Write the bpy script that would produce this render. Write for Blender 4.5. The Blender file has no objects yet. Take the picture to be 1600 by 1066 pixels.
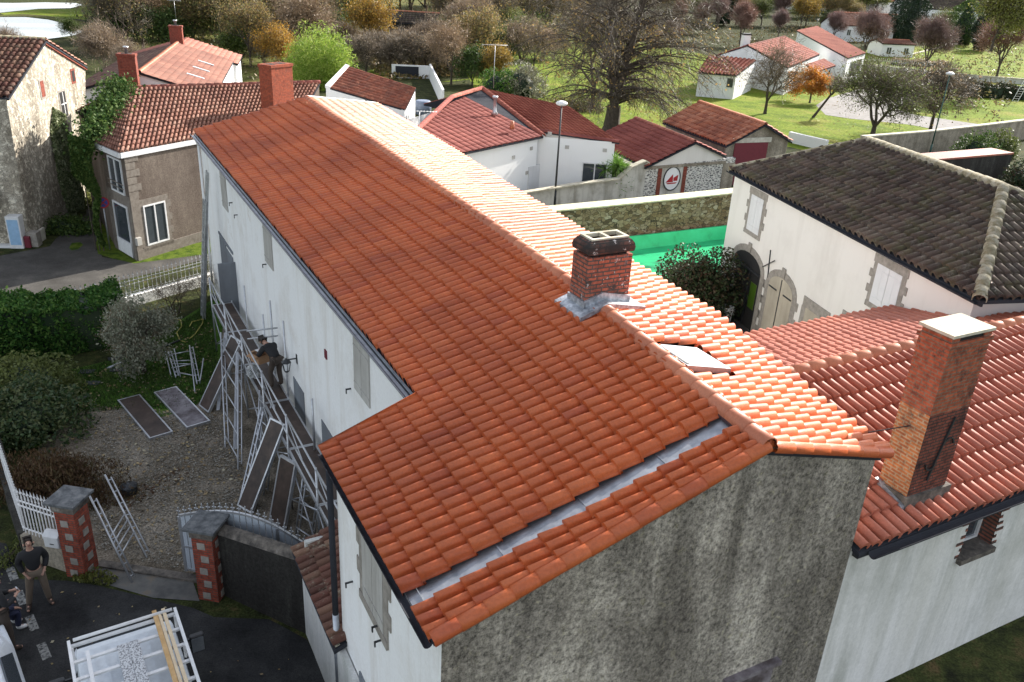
import bpy, math, random
import numpy as np
from mathutils import Vector, Matrix
random.seed(7); rng = np.random.default_rng(7)
sc = bpy.context.scene
C = sc.collection
# ------------------------------------------------------------------ camera
H = 13.3
FOC, TH, RO = 1300.0, math.radians(24.2), math.radians(-3.2)
Fv = np.array([0, math.cos(TH), -math.sin(TH)]); Rv = np.array([1.0, 0, 0]); Dv = np.cross(Fv, Rv)
R2 = Rv*math.cos(RO) + Dv*math.sin(RO); D2 = -Rv*math.sin(RO) + Dv*math.cos(RO)
cd = bpy.data.cameras.new('camera'); cam = bpy.data.objects.new('camera', cd); C.objects.link(cam)
cd.sensor_width = 36; cd.lens = FOC*36/1600; cd.clip_start = .1; cd.clip_end = 3000
cam.matrix_world = Matrix(((R2[0], -D2[0], -Fv[0], 0), (R2[1], -D2[1], -Fv[1], 0), (R2[2], -D2[2], -Fv[2], H), (0, 0, 0, 1)))
sc.camera = cam
# ------------------------------------------------------------------ light
SUN_AZ, SUN_EL = 42.0, 30.5
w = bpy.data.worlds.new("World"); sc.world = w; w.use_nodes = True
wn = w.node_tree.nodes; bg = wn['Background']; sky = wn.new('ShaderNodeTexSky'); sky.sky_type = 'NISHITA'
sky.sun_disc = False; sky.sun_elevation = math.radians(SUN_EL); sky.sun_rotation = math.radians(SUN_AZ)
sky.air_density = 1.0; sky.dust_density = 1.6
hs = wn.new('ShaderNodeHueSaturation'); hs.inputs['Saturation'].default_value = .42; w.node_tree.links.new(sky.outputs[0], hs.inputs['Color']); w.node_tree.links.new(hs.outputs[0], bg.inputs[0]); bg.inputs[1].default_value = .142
sd = bpy.data.lights.new('sun', 'SUN'); sun = bpy.data.objects.new('sun', sd); C.objects.link(sun)
sd.energy = 4.5; sd.angle = math.radians(.5); sd.color = (1, .94, .86)
sv = Vector((math.sin(math.radians(SUN_AZ))*math.cos(math.radians(SUN_EL)), math.cos(math.radians(SUN_AZ))*math.cos(math.radians(SUN_EL)), math.sin(math.radians(SUN_EL))))
sun.rotation_euler = sv.to_track_quat('Z', 'Y').to_euler(); sun.location = (40, 40, 60)
sc.view_settings.view_transform = 'Standard'; sc.view_settings.look = 'None'; sc.view_settings.exposure = 1.27
sc.render.engine = 'CYCLES'
# ------------------------------------------------------------------ survey helpers (site axes: n across the long house, m along it)
NA = np.array([.8771, .4802]); MA = np.array([.4802, -.8771])
def B(n, m, z=0.0): return np.array([n*NA[0]+m*MA[0], n*NA[1]+m*MA[1], z])
def ray(x, y):
    v = Fv*FOC + R2*(x-800) + D2*(y-533); return v/np.linalg.norm(v)
def G(x, y, z=0.0):
    v = ray(x, y); t = (H-z)/-v[2]; return np.array([v[0]*t, v[1]*t, z])
def sstep(a, b, x):
    t = np.clip((np.asarray(x, float)-a)/(b-a), 0, 1); return t*t*(3-2*t)
def terr(x, y):
    n = x*NA[0]+y*NA[1]
    z = 1.1*sstep(6.5, 10.5, n)*sstep(-40, -10, x) 
    z = z + 0.045*np.maximum(0, np.asarray(y, float)-165)*sstep(-20, 60, x)
    return z
def T(x, y):
    z = 0.
    for _ in range(25):
        p = G(x, y, min(z, H-.6)); z = .5*z+.5*float(terr(p[0], p[1]))
    p[2] = z; return p
def PL(px, nn, d):      # ray meets plane nn.(n,m,z)=d ; result in site coords
    r = ray(*px); rn = np.array([r[:2]@NA, r[:2]@MA, r[2]]); o = np.array([0, 0, H]); nn = np.array(nn, float)
    return o + rn*((d-nn@o)/(nn@rn))
def IV(px, A, Bq):      # ray meets the vertical plane over A-Bq ; world
    r = ray(*px); A = np.asarray(A)[:2]; d = np.asarray(Bq)[:2]-A
    t, s = np.linalg.solve(np.array([[r[0], -d[0]], [r[1], -d[1]]]), A); return np.array([r[0]*t, r[1]*t, H+r[2]*t])
# ------------------------------------------------------------------ objects
def tag(o, label=None, cat=None, group=None, kind=None):
    if label: o['label'] = label
    if cat: o['category'] = cat
    if group: o['group'] = group
    if kind: o['kind'] = kind
    return o
def thing(name, label, cat, loc=(0, 0, 0), group=None, rz=0):
    o = bpy.data.objects.new(name, None); C.objects.link(o); o.location = tuple(float(a) for a in loc); o.rotation_euler = (0, 0, rz)
    o.empty_display_size = .2
    return tag(o, label, cat, group)
def wloc(o):
    l = Vector((0, 0, 0))
    while o is not None: l = l + o.location; o = o.parent
    return np.array(l)
def mesh_np(name, V, Q, uv=None, smooth=False):
    me = bpy.data.meshes.new(name); V = np.asarray(V, np.float32); Q = np.asarray(Q, np.int32)
    k = Q.shape[1]; me.vertices.add(len(V)); me.vertices.foreach_set('co', V.ravel())
    me.loops.add(Q.size); me.loops.foreach_set('vertex_index', Q.ravel())
    me.polygons.add(len(Q)); me.polygons.foreach_set('loop_start', np.arange(len(Q), dtype=np.int32)*k)
    try: me.polygons.foreach_set('loop_total', np.full(len(Q), k, np.int32))
    except Exception: pass
    if uv is not None:
        l = me.uv_layers.new(name='UVMap'); l.data.foreach_set('uv', np.asarray(uv, np.float32).ravel())
    if smooth: me.polygons.foreach_set('use_smooth', np.ones(len(Q), bool))
    me.update(calc_edges=True); me.validate(); return me
def link(name, me, mat, parent=None, world=True):
    o = bpy.data.objects.new(name, me); C.objects.link(o)
    if parent is not None:
        if world:
            me.transform(Matrix.Translation(Vector(-wloc(parent))))
        o.parent = parent
    if mat is not None and not me.materials: me.materials.append(mat)
    return o
class MB:
    def __init__(s): s.V = []; s.F = []; s.S = []
    def v(s, p): s.V.append(tuple(float(a) for a in p)); return len(s.V)-1
    def poly(s, ps, smooth=False): s.F.append([s.v(p) for p in ps]); s.S.append(smooth); return s
    def box8(s, c):
        i = [s.v(p) for p in c]
        for f in ((0,3,2,1),(4,5,6,7),(0,1,5,4),(1,2,6,5),(2,3,7,6),(3,0,4,7)): s.F.append([i[k] for k in f]); s.S.append(False)
        return s
    def nm(s, n0, n1, m0, m1, z0, z1): # box in site axes
        return s.box8([B(n0,m0,z0),B(n0,m1,z0),B(n1,m1,z0),B(n1,m0,z0),B(n0,m0,z1),B(n0,m1,z1),B(n1,m1,z1),B(n1,m0,z1)])
    def box(s, x0, x1, y0, y1, z0, z1):
        return s.box8([(x0,y0,z0),(x1,y0,z0),(x1,y1,z0),(x0,y1,z0),(x0,y0,z1),(x1,y0,z1),(x1,y1,z1),(x0,y1,z1)])
    def bar(s, p, q, w, h, up=(0, 0, 1)):
        p = np.array(p, float); q = np.array(q, float); d = q-p; d /= np.linalg.norm(d); a = np.cross(d, up)
        if np.linalg.norm(a) < 1e-4: a = np.cross(d, (1, 0, 0))
        a = a/np.linalg.norm(a)*w/2; b = np.cross(a/np.linalg.norm(a), d)*h/2
        return s.box8([p-a-b, p+a-b, p+a+b, p-a+b, q-a-b, q+a-b, q+a+b, q-a+b])
    def tube(s, p, q, r, r2=None, k=8, cap=True, smooth=True):
        r2 = r if r2 is None else r2
        p = np.array(p, float); q = np.array(q, float); d = q-p; d /= max(1e-9, np.linalg.norm(d)); a = np.cross(d, (0, 0, 1))
        if np.linalg.norm(a) < 1e-3: a = np.cross(d, (1, 0, 0))
        a /= np.linalg.norm(a); b = np.cross(d, a); i = []
        for (c, rr) in ((p, r), (q, r2)):
            i.append([s.v(c+(a*math.cos(t)+b*math.sin(t))*rr) for t in [2*math.pi*j/k for j in range(k)]])
        for j in range(k): s.F.append([i[0][j], i[0][(j+1)%k], i[1][(j+1)%k], i[1][j]]); s.S.append(smooth)
        if cap: s.F.append(i[0][::-1]); s.F.append(i[1]); s.S += [False, False]
        return s
    def path(s, pts, r, k=8):
        for a, b in zip(pts[:-1], pts[1:]): s.tube(a, b, r, r, k)
        return s
    def lathe(s, c, prof, k=12, smooth=True):
        i = []
        for (r, z) in prof: i.append([s.v((c[0]+r*math.cos(2*math.pi*j/k), c[1]+r*math.sin(2*math.pi*j/k), c[2]+z)) for j in range(k)])
        for a, b in zip(i[:-1], i[1:]):
            for j in range(k): s.F.append([a[j], a[(j+1)%k], b[(j+1)%k], b[j]]); s.S.append(smooth)
        s.F.append(i[0][::-1]); s.F.append(i[-1]); s.S += [False, False]; return s
    def prism(s, pts, z0, z1):
        lo = [s.v((p[0], p[1], z0)) for p in pts]; hi = [s.v((p[0], p[1], z1)) for p in pts]; k = len(pts)
        s.F.append(lo[::-1]); s.F.append(hi); s.S += [False, False]
        for j in range(k): s.F.append([lo[j], lo[(j+1)%k], hi[(j+1)%k], hi[j]]); s.S.append(False)
        return s
    def build(s, name, mat, parent=None, world=True, bevel=0):
        me = bpy.data.meshes.new(name); me.from_pydata(s.V, [], s.F)
        V = np.array(s.V); uv = []
        for p in me.polygons:
            n = np.array(p.normal)
            if abs(n[2]) > .75:
                for vi in p.vertices: uv.append((V[vi][0], V[vi][1]))
            else:
                t = np.array([-n[1], n[0]]); t /= max(1e-6, np.linalg.norm(t))
                if t[0] < 0 or (abs(t[0]) < 1e-6 and t[1] < 0): t = -t
                for vi in p.vertices: uv.append((V[vi][:2]@t, V[vi][2]))
        l = me.uv_layers.new(name='UVMap'); l.data.foreach_set('uv', np.array(uv, np.float32).ravel())
        me.polygons.foreach_set('use_smooth', np.array(s.S, bool))
        o = link(name, me, mat, parent, world)
        if bevel:
            b = o.modifiers.new('bevel', 'BEVEL'); b.width = bevel; b.segments = 2; b.limit_method = 'ANGLE'
        return o
def structure(o): o['kind'] = 'structure'; return o
def dup(root, loc, rz=0, label=None, scale=1.0, group=None):
    r = root.copy(); C.objects.link(r); r.location = tuple(float(a) for a in loc); r.rotation_euler = (0, 0, rz)
    r.scale = (scale,)*3 if np.isscalar(scale) else scale
    if label: r['label'] = label
    if group: r['group'] = group
    for ch in list(root.children):
        c = ch.copy(); C.objects.link(c); c.parent = r
        for g in ch.children:
            d = g.copy(); C.objects.link(d); d.parent = c
    return r
# ------------------------------------------------------------------ materials
def newmat(name):
    m = bpy.data.materials.new(name); m.use_nodes = True; nt = m.node_tree; return m, nt, nt.nodes['Principled BSDF']
def ramp(nt, fac, stops):
    r = nt.nodes.new('ShaderNodeValToRGB'); e = r.color_ramp.elements
    while len(e) < len(stops): e.new(.5)
    for k, (p, c) in enumerate(stops): e[k].position = p; e[k].color = (*c, 1)
    nt.links.new(fac, r.inputs[0]); return r.outputs[0]
def tc(nt, kind='Object', scale=(1, 1, 1)):
    t = nt.nodes.new('ShaderNodeTexCoord'); mp = nt.nodes.new('ShaderNodeMapping'); mp.inputs['Scale'].default_value = scale
    nt.links.new(t.outputs[kind], mp.inputs[0]); return mp.outputs[0]
def noise(nt, vec, scale, detail=5, rough=.6, dist=0):
    n = nt.nodes.new('ShaderNodeTexNoise'); n.inputs['Scale'].default_value = scale; n.inputs['Detail'].default_value = detail
    n.inputs['Roughness'].default_value = rough; n.inputs['Distortion'].default_value = dist; nt.links.new(vec, n.inputs['Vector']); return n.outputs[0]
def mixc(nt, f, a, b, mode='MIX'):
    m = nt.nodes.new('ShaderNodeMix'); m.data_type = 'RGBA'; m.blend_type = mode
    if isinstance(f, (int, float)): m.inputs[0].default_value = f
    else: nt.links.new(f, m.inputs[0])
    for i, c in ((6, a), (7, b)):
        if isinstance(c, tuple): m.inputs[i].default_value = (*c, 1)
        else: nt.links.new(c, m.inputs[i])
    return m.outputs[2]
def mr(nt, f, a, b, c=0, d=1):
    m = nt.nodes.new('ShaderNodeMapRange'); nt.links.new(f, m.inputs[0])
    for i, x in enumerate((a, b, c, d)): m.inputs[i+1].default_value = x
    return m.outputs[0]
def bump(nt, b, h, strength=.5, dist=.02):
    n = nt.nodes.new('ShaderNodeBump'); n.inputs['Strength'].default_value = strength; n.inputs['Distance'].default_value = dist
    nt.links.new(h, n.inputs['Height']); nt.links.new(n.outputs[0], b.inputs['Normal'])
def m_noise(name, stops, scale=2, rough=.85, bs=0, bscale=20, bd=.02, vec='Object', vs=(1, 1, 1), metal=0, spec=.3, detail=7, fine=None):
    m, nt, b = newmat(name); v = tc(nt, vec, vs); f = noise(nt, v, scale, detail, .65)
    col = ramp(nt, f, stops)
    if fine:   # (scale, darkest, lightest)
        f2 = noise(nt, tc(nt, vec), fine[0], 3, .6); col = mixc(nt, 1.0, col, ramp(nt, f2, [(.3, (fine[1],)*3), (.7, (fine[2],)*3)]), 'MULTIPLY')
    nt.links.new(col, b.inputs['Base Color'])
    b.inputs['Roughness'].default_value = rough; b.inputs['Metallic'].default_value = metal; b.inputs['Specular IOR Level'].default_value = spec
    if bs: bump(nt, b, noise(nt, tc(nt, vec), bscale, 4, .6), bs, bd)
    return m
def m_flat(name, c, rough=.5, metal=0, spec=.5):
    d = tuple(x*.8 for x in c)
    return m_noise(name, [(.3, d), (.7, c)], 6, rough, metal=metal, spec=spec)
def m_tile(name, cols, rough=.5, spec=.5, lichen=None, lich_amt=(.55, .7), stain=None, tint=None):
    m, nt, b = newmat(name)
    t = nt.nodes.new('ShaderNodeTexCoord'); wn_ = nt.nodes.new('ShaderNodeTexWhiteNoise'); wn_.noise_dimensions = '2D'
    fl = nt.nodes.new('ShaderNodeVectorMath'); fl.operation = 'FLOOR'; nt.links.new(t.outputs['UV'], fl.inputs[0]); nt.links.new(fl.outputs[0], wn_.inputs[0])
    k = len(cols); col = ramp(nt, wn_.outputs[0], [(i/(k-1) if k > 1 else 0, c) for i, c in enumerate(cols)])
    o = tc(nt, 'Object'); big = noise(nt, o, .35, 4); col = mixc(nt, 1.0, col, ramp(nt, big, [(.35, (.76, .68, .68)), (.65, (1.12, 1.1, 1.05))]), 'MULTIPLY')
    fine = noise(nt, o, 25, 4, .7); col = mixc(nt, 1.0, col, ramp(nt, fine, [(.3, (.82, .8, .8)), (.65, (1.08, 1.06, 1.04))]), 'MULTIPLY')
    if stain: col = mixc(nt, mr(nt, noise(nt, o, 1.3, 8, .75), .48, .62, 0, stain[1]), col, stain[0])
    if lichen:
        l = noise(nt, o, 2.2, 9, .8); l2 = noise(nt, o, 14, 4, .7)
        mm = nt.nodes.new('ShaderNodeMath'); mm.operation = 'MULTIPLY'; nt.links.new(mr(nt, l, lich_amt[0], lich_amt[1]), mm.inputs[0]); nt.links.new(mr(nt, l2, .45, .6), mm.inputs[1])
        col = mixc(nt, mm.outputs[0], col, lichen)
    nt.links.new(col, b.inputs['Base Color']); b.inputs['Roughness'].default_value = rough; b.inputs['Specular IOR Level'].default_value = spec
    bump(nt, b, fine, .08, .01); return m
def m_brick(name, c1, c2, mortar, scale=1.0, bw=.22, bh=.065, stain=None, msize=.011, rough=.85):
    m, nt, b = newmat(name); v = tc(nt, 'UV'); br = nt.nodes.new('ShaderNodeTexBrick'); nt.links.new(v, br.inputs['Vector'])
    br.inputs['Scale'].default_value = 1; br.inputs['Brick Width'].default_value = bw; br.inputs['Row Height'].default_value = bh; br.inputs['Mortar Size'].default_value = msize
    br.inputs['Color1'].default_value = (*c1, 1); br.inputs['Color2'].default_value = (*c2, 1); br.inputs['Mortar'].default_value = (*mortar, 1); br.inputs['Bias'].default_value = 0
    o = tc(nt, 'Object'); col = mixc(nt, 1.0, br.outputs[0], ramp(nt, noise(nt, o, 9, 6, .7), [(.3, (.55, .5, .5)), (.6, (1.1, 1.1, 1.1))]), 'MULTIPLY')
    for st in (stain or []): # (color, scale, lo, hi)
        col = mixc(nt, mr(nt, noise(nt, o, st[1], 7, .75), st[2], st[3]), col, st[0])
    nt.links.new(col, b.inputs['Base Color']); b.inputs['Roughness'].default_value = rough; b.inputs['Specular IOR Level'].default_value = .2
    bump(nt, b, br.outputs[1], -.5, .012); return m
def m_rubble(name, cols, mortar, scale=5, edge=.05, stretch=(1, 1, 1.9), rough=.9, stain=None, vec='Object'):
    m, nt, b = newmat(name); v = tc(nt, vec, stretch)
    wv = nt.nodes.new('ShaderNodeVectorMath'); wv.operation = 'ADD'; nz = nt.nodes.new('ShaderNodeTexNoise'); nz.inputs['Scale'].default_value = 3; nt.links.new(v, nz.inputs['Vector'])
    sc_ = nt.nodes.new('ShaderNodeVectorMath'); sc_.operation = 'SCALE'; sc_.inputs['Scale'].default_value = .25; nt.links.new(nz.outputs['Color'], sc_.inputs[0])
    nt.links.new(v, wv.inputs[0]); nt.links.new(sc_.outputs[0], wv.inputs[1])
    vo = nt.nodes.new('ShaderNodeTexVoronoi'); vo.inputs['Scale'].default_value = scale; nt.links.new(wv.outputs[0], vo.inputs['Vector'])
    ve = nt.nodes.new('ShaderNodeTexVoronoi'); ve.feature = 'DISTANCE_TO_EDGE'; ve.inputs['Scale'].default_value = scale; nt.links.new(wv.outputs[0], ve.inputs['Vector'])
    sp = nt.nodes.new('ShaderNodeSeparateColor'); nt.links.new(vo.outputs['Color'], sp.inputs[0])
    col = ramp(nt, sp.outputs[0], [(i/(len(cols)-1), c) for i, c in enumerate(cols)])
    o = tc(nt, 'Object'); col = mixc(nt, 1.0, col, ramp(nt, noise(nt, o, 12, 6, .7), [(.3, (.6, .6, .6)), (.65, (1.1, 1.1, 1.1))]), 'MULTIPLY')
    e = mr(nt, ve.outputs['Distance'], edge*.4, edge); col = mixc(nt, e, mortar, col)
    if stain: col = mixc(nt, mr(nt, noise(nt, tc(nt, 'Object', (1, 1, .5)), stain[1], 7, .75), stain[2], stain[3]), col, stain[0])
    nt.links.new(col, b.inputs['Base Color']); b.inputs['Roughness'].default_value = rough; b.inputs['Specular IOR Level'].default_value = .15
    bump(nt, b, e, .6, .03); return m
def m_render(name, base, dirty, streak=.35, rough=.9, fine=.0, dscale=.5, lo=.5, hi=.8, bs=.15, bscale=40, spots=None):
    m, nt, b = newmat(name); o = tc(nt, 'Object'); s = tc(nt, 'Object', (1.3, 1.3, .16))
    f = noise(nt, s, 1.0, 8, .7); col = mixc(nt, mr(nt, f, lo, hi, 0, streak), base, dirty)
    g = noise(nt, o, dscale, 8, .7); col = mixc(nt, mr(nt, g, lo, hi, 0, streak*.8), col, dirty)
    if spots: col = mixc(nt, mr(nt, noise(nt, o, spots[1], 6, .7), spots[2], spots[3]), col, spots[0])
    if fine: col = mixc(nt, 1.0, col, ramp(nt, noise(nt, o, 14, 6, .85), [(.36, (1-fine,)*3), (.62, (1+fine*1.2,)*3)]), 'MULTIPLY')
    nt.links.new(col, b.inputs['Base Color']); b.inputs['Roughness'].default_value = rough; b.inputs['Specular IOR Level'].default_value = .2
    bump(nt, b, noise(nt, o, bscale, 5, .7), bs, .02); return m
def big_blotch(m, lo, hi, scale=.45, st=(1, 1, .6)):
    nt = m.node_tree; b = nt.nodes['Principled BSDF']; l = b.inputs['Base Color'].links[0].from_socket
    c = mixc(nt, 1.0, l, ramp(nt, noise(nt, tc(nt, 'Object', st), scale, 6, .65), [(.35, lo), (.65, hi)]), 'MULTIPLY'); nt.links.new(c, b.inputs['Base Color'])
def m_leaf(name, cols, trans=.35, rough=.55, spec=.3):
    m, nt, b = newmat(name); t = nt.nodes.new('ShaderNodeTexCoord'); sx = nt.nodes.new('ShaderNodeSeparateXYZ'); nt.links.new(t.outputs['UV'], sx.inputs[0])
    k = len(cols); col = ramp(nt, sx.outputs[0], [(i/(k-1), c) for i, c in enumerate(cols)])
    oi = nt.nodes.new('ShaderNodeObjectInfo'); col = mixc(nt, 1.0, col, ramp(nt, oi.outputs['Random'], [(0, (.78, .82, .8)), (.5, (1, 1, 1)), (1, (1.15, 1.02, .85))]), 'MULTIPLY')
    nt.links.new(col, b.inputs['Base Color']); b.inputs['Roughness'].default_value = rough; b.inputs['Specular IOR Level'].default_value = spec
    tr = nt.nodes.new('ShaderNodeBsdfTranslucent'); nt.links.new(col, tr.inputs[0]); mx = nt.nodes.new('ShaderNodeMixShader'); mx.inputs[0].default_value = trans
    out = nt.nodes['Material Output']; nt.links.new(b.outputs[0], mx.inputs[1]); nt.links.new(tr.outputs[0], mx.inputs[2]); nt.links.new(mx.outputs[0], out.inputs[0]); return m

MT = {}
MT['tile_new'] = m_tile('tile_new', [(.46,.105,.03), (.52,.125,.036), (.48,.112,.032), (.54,.14,.043), (.42,.092,.033)], .52, .42)
MT['tile_wing'] = m_tile('tile_wing', [(.36,.105,.06), (.41,.135,.085), (.38,.115,.068)], .6, .4)
MT['tile_ridge'] = m_tile('tile_ridge', [(.5,.19,.1), (.56,.22,.12), (.48,.17,.09)], .5, .4)
MT['tile_old'] = m_tile('tile_old', [(.19,.09,.065), (.29,.15,.11), (.24,.12,.09), (.35,.21,.16)], .8, .2, lichen=(.42,.36,.26), stain=((.12,.06,.045), .6))
MT['tile_moss'] = m_tile('tile_moss', [(.055,.045,.04), (.085,.068,.058), (.12,.094,.078), (.065,.053,.046)], .85, .2, lichen=(.2,.19,.15), lich_amt=(.5, .68), stain=((.1,.11,.03), .3))
MT['tile_red'] = m_tile('tile_red', [(.21,.07,.06), (.25,.085,.072), (.23,.077,.066)], .8, .1)
MT['tile_pink'] = m_tile('tile_pink', [(.36,.12,.08), (.3,.1,.075), (.42,.17,.11)], .7, .3, stain=((.16,.1,.08), .5))
MT['tile_house'] = m_tile('tile_house', [(.34,.12,.09), (.38,.145,.105), (.31,.105,.08)], .8, .12)
MT['tile_flat'] = m_tile('tile_flat', [(.24,.075,.045), (.29,.1,.06), (.21,.07,.045), (.33,.13,.08)], .85, .15, stain=((.14,.08,.06), .55))
MT['moss_ridge'] = m_noise('moss_ridge', [(.3, (.13,.11,.07)), (.45, (.21,.18,.11)), (.6, (.33,.3,.23)), (.75, (.17,.16,.08))], 5, .9, .5, 30)
MT['zinc'] = m_noise('zinc', [(.3, (.24,.26,.29)), (.7, (.44,.46,.49))], 5, .42, metal=.75, spec=.5)
MT['steel'] = m_noise('galvanised', [(.3, (.36,.37,.39)), (.7, (.55,.56,.58))], 5, .42, metal=.7, spec=.5)
MT['iron'] = m_flat('dark_iron', (.025, .027, .03), .5)
MT['white_metal'] = m_flat('white_metal', (.72, .72, .72), .45)
MT['gutter_dark'] = m_flat('gutter_dark', (.04, .042, .05), .9, spec=.1)
MT['render_main'] = m_render('render_main', (.8,.8,.785), (.46,.4,.31), .5, lo=.5, hi=.78, dscale=.7, spots=((.5,.43,.34), .9, .64, .78), fine=.04)
MT['render_white'] = m_render('render_white', (.74,.73,.7), (.5,.46,.4), .35, lo=.55, hi=.85)
MT['render_house'] = m_render('render_house', (.8,.8,.79), (.66,.64,.6), .3, lo=.55, hi=.85)
MT['render_wing'] = m_render('render_wing', (.68,.67,.65), (.33,.34,.3), .8, dscale=.4, lo=.47, hi=.72, fine=.08)
MT['render_barn'] = m_render('render_barn', (.72,.69,.64), (.5,.46,.41), .45, dscale=.8, lo=.5, hi=.8)
MT['gable_grey'] = m_render('gable_grey', (.46,.43,.375), (.11,.1,.088), .85, fine=.75, dscale=.7, lo=.36, hi=.66, bs=1.0, bscale=16, spots=((.3,.28,.2), 8, .57, .7))
MT['dark_wall'] = m_render('dark_wall', (.1,.098,.085), (.022,.02,.018), .95, fine=.4, dscale=1.2, lo=.32, hi=.58, bs=.6, bscale=16)
MT['brown_wall'] = m_render('brown_wall', (.17,.14,.115), (.07,.052,.042), .85, fine=.3, dscale=1.0, lo=.35, hi=.7, bs=.5, bscale=14)
MT['stone_render'] = m_render('stone_render', (.33,.3,.245), (.17,.15,.12), .7, fine=.5, dscale=3.0, lo=.42, hi=.62, bs=.8, bscale=9, spots=((.56,.52,.43), 4.5, .52, .6))
MT['garden_wall'] = m_render('garden_wall', (.6,.58,.52), (.2,.18,.13), .8, dscale=1.2, lo=.45, hi=.7)
MT['boundary'] = m_render('boundary', (.34,.3,.24), (.13,.11,.08), .8, fine=.3, dscale=2, lo=.42, hi=.66, bs=.5, bscale=10)
MT['granite'] = m_noise('granite', [(.3, (.2,.18,.155)), (.7, (.36,.33,.29))], 6, .85, .4, 30)
MT['slab'] = m_noise('slate_cap', [(.35, (.05,.055,.06)), (.55, (.12,.125,.13)), (.8, (.22,.22,.21))], 6, .7, .4, 20)
MT['concrete'] = m_noise('concrete', [(.3, (.4,.37,.31)), (.7, (.62,.6,.52))], 4, .85, .3, 30)
MT['brick_new'] = m_brick('brick_orange', (.42,.085,.035), (.3,.06,.03), (.18,.08,.055), stain=[((.1,.05,.04), 3, .55, .75)])
MT['brick_pil'] = m_brick('brick_pillar', (.34,.07,.04), (.24,.05,.03), (.12,.07,.055), bh=.062)
MT['brick_ch1'] = m_brick('brick_weathered', (.46,.13,.075), (.3,.1,.065), (.1,.08,.07), bw=.24, bh=.075, msize=.014, stain=[((.06,.05,.045), 2.6, .54, .64), ((.6,.57,.54), 7, .6, .64), ((.2,.19,.19), 2.7, .62, .7)])
MT['brick_ch2'] = m_brick('brick_tall', (.4,.1,.045), (.26,.07,.035), (.2,.13,.09), stain=[((.03,.02,.02), 1.4, .53, .66), ((.5,.46,.42), 9, .67, .7)])
MT['brick_ch2b'] = m_brick('brick_ochre', (.48,.17,.055), (.32,.1,.04), (.36,.26,.16), stain=[((.05,.035,.03), 1.8, .55, .68)], msize=.014)
MT['brick_ch2d'] = m_brick('brick_dark', (.24,.07,.045), (.16,.05,.035), (.05,.04,.035), stain=[((.015,.012,.012), 1.4, .5, .66), ((.55,.5,.48), 9, .66, .69)])  # darker brick for the lower stack apart from its left face
MT['cement_dark'] = m_noise('cement_dark', [(.35, (.05,.045,.04)), (.6, (.15,.13,.11)), (.75, (.3,.28,.25))], 5, .9, .6, 20)
MT['hood'] = m_brick('hood_brick', (.17,.07,.05), (.09,.05,.04), (.05,.045,.04), bw=.24, bh=.075, stain=[((.035,.03,.028), 2.2, .45, .6), ((.55,.52,.5), 6, .6, .64)])
MT['cement_pale'] = m_noise('cement_pale', [(.3, (.34,.3,.22)), (.7, (.62,.58,.46))], 4, .9, .3, 25)
MT['tile_darkold'] = m_tile('tile_darkold', [(.09,.045,.035), (.14,.065,.05), (.11,.06,.045), (.2,.12,.085)], .8, .2, lichen=(.3,.27,.2), lich_amt=(.52, .68))
MT['hollow'] = m_flat('hollow_dark', (.012, .011, .01), .95)  # near-black paints the unlit inside of flues and openings; also planter soil
MT['rubble_brown'] = m_rubble('rubble_brown', [(.1,.075,.045), (.24,.17,.09), (.34,.27,.17), (.2,.13,.07), (.42,.36,.26)], (.05,.042,.03), 3.4, .05, stain=((.035,.03,.022), .7, .5, .72))
MT['rubble_white'] = m_rubble('rubble_white', [(.12,.12,.12), (.3,.29,.27), (.2,.19,.18), (.1,.1,.1)], (.68,.66,.6), 4.2, .2, (1, 1, 2.3))
MT['pool'] = m_noise('pool_green', [(.3, (.02,.36,.14)), (.45, (.03,.5,.2)), (.7, (.04,.58,.25))], 1.2, .5)
MT['pool_wet'] = m_noise('pool_wet', [(.33, (.01,.12,.06)), (.45, (.02,.36,.15)), (.75, (.03,.48,.2))], .7, .35, vs=(.5, 1.5, 1))
MT['water'] = m_noise('pond_water', [(.3, (.3,.33,.35)), (.7, (.38,.4,.42))], .1, .18, bs=.1, bscale=2, spec=.9)
MT['asphalt'] = m_noise('asphalt', [(.3, (.02,.02,.021)), (.55, (.04,.04,.04)), (.75, (.065,.063,.06))], .9, .9, .5, 60, .01, fine=(30, .75, 1.3), spec=.06)
MT['asphalt_old'] = m_noise('asphalt_old', [(.3, (.05,.047,.043)), (.55, (.08,.076,.07)), (.75, (.13,.12,.105))], .8, .9, .4, 50, .01, fine=(18, .8, 1.2), spec=.06)
MT['concrete_path'] = m_noise('driveway', [(.3, (.2,.19,.18)), (.7, (.3,.285,.27))], 2, .9, spec=.06)
MT['apron'] = m_noise('apron', [(.3, (.07,.07,.068)), (.55, (.13,.125,.115)), (.8, (.2,.14,.08))], 1.8, .9, .4, 30)
MT['gravel'] = m_noise('gravel', [(.3, (.12,.1,.075)), (.5, (.21,.18,.14)), (.7, (.32,.275,.22))], 1.2, .95, .9, 30, .03, fine=(22, .4, 1.5), spec=.06)
MT['lawn'] = m_noise('lawn', [(.3, (.035,.075,.012)), (.5, (.06,.13,.02)), (.72, (.12,.14,.04))], 1.3, .95, .8, 30, .03, fine=(16, .55, 1.4), spec=.06)
MT['meadow'] = m_noise('meadow', [(.3, (.07,.11,.012)), (.5, (.14,.19,.018)), (.68, (.22,.2,.05))], .3, .95, .8, 12, .05, fine=(3.5, .6, 1.35), spec=.06)
MT['woodfloor'] = m_noise('woodfloor', [(.3, (.07,.06,.025)), (.5, (.1,.11,.03)), (.7, (.18,.13,.05))], .12, .95, .8, 6, .05, fine=(2, .6, 1.3), spec=.06)
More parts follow.
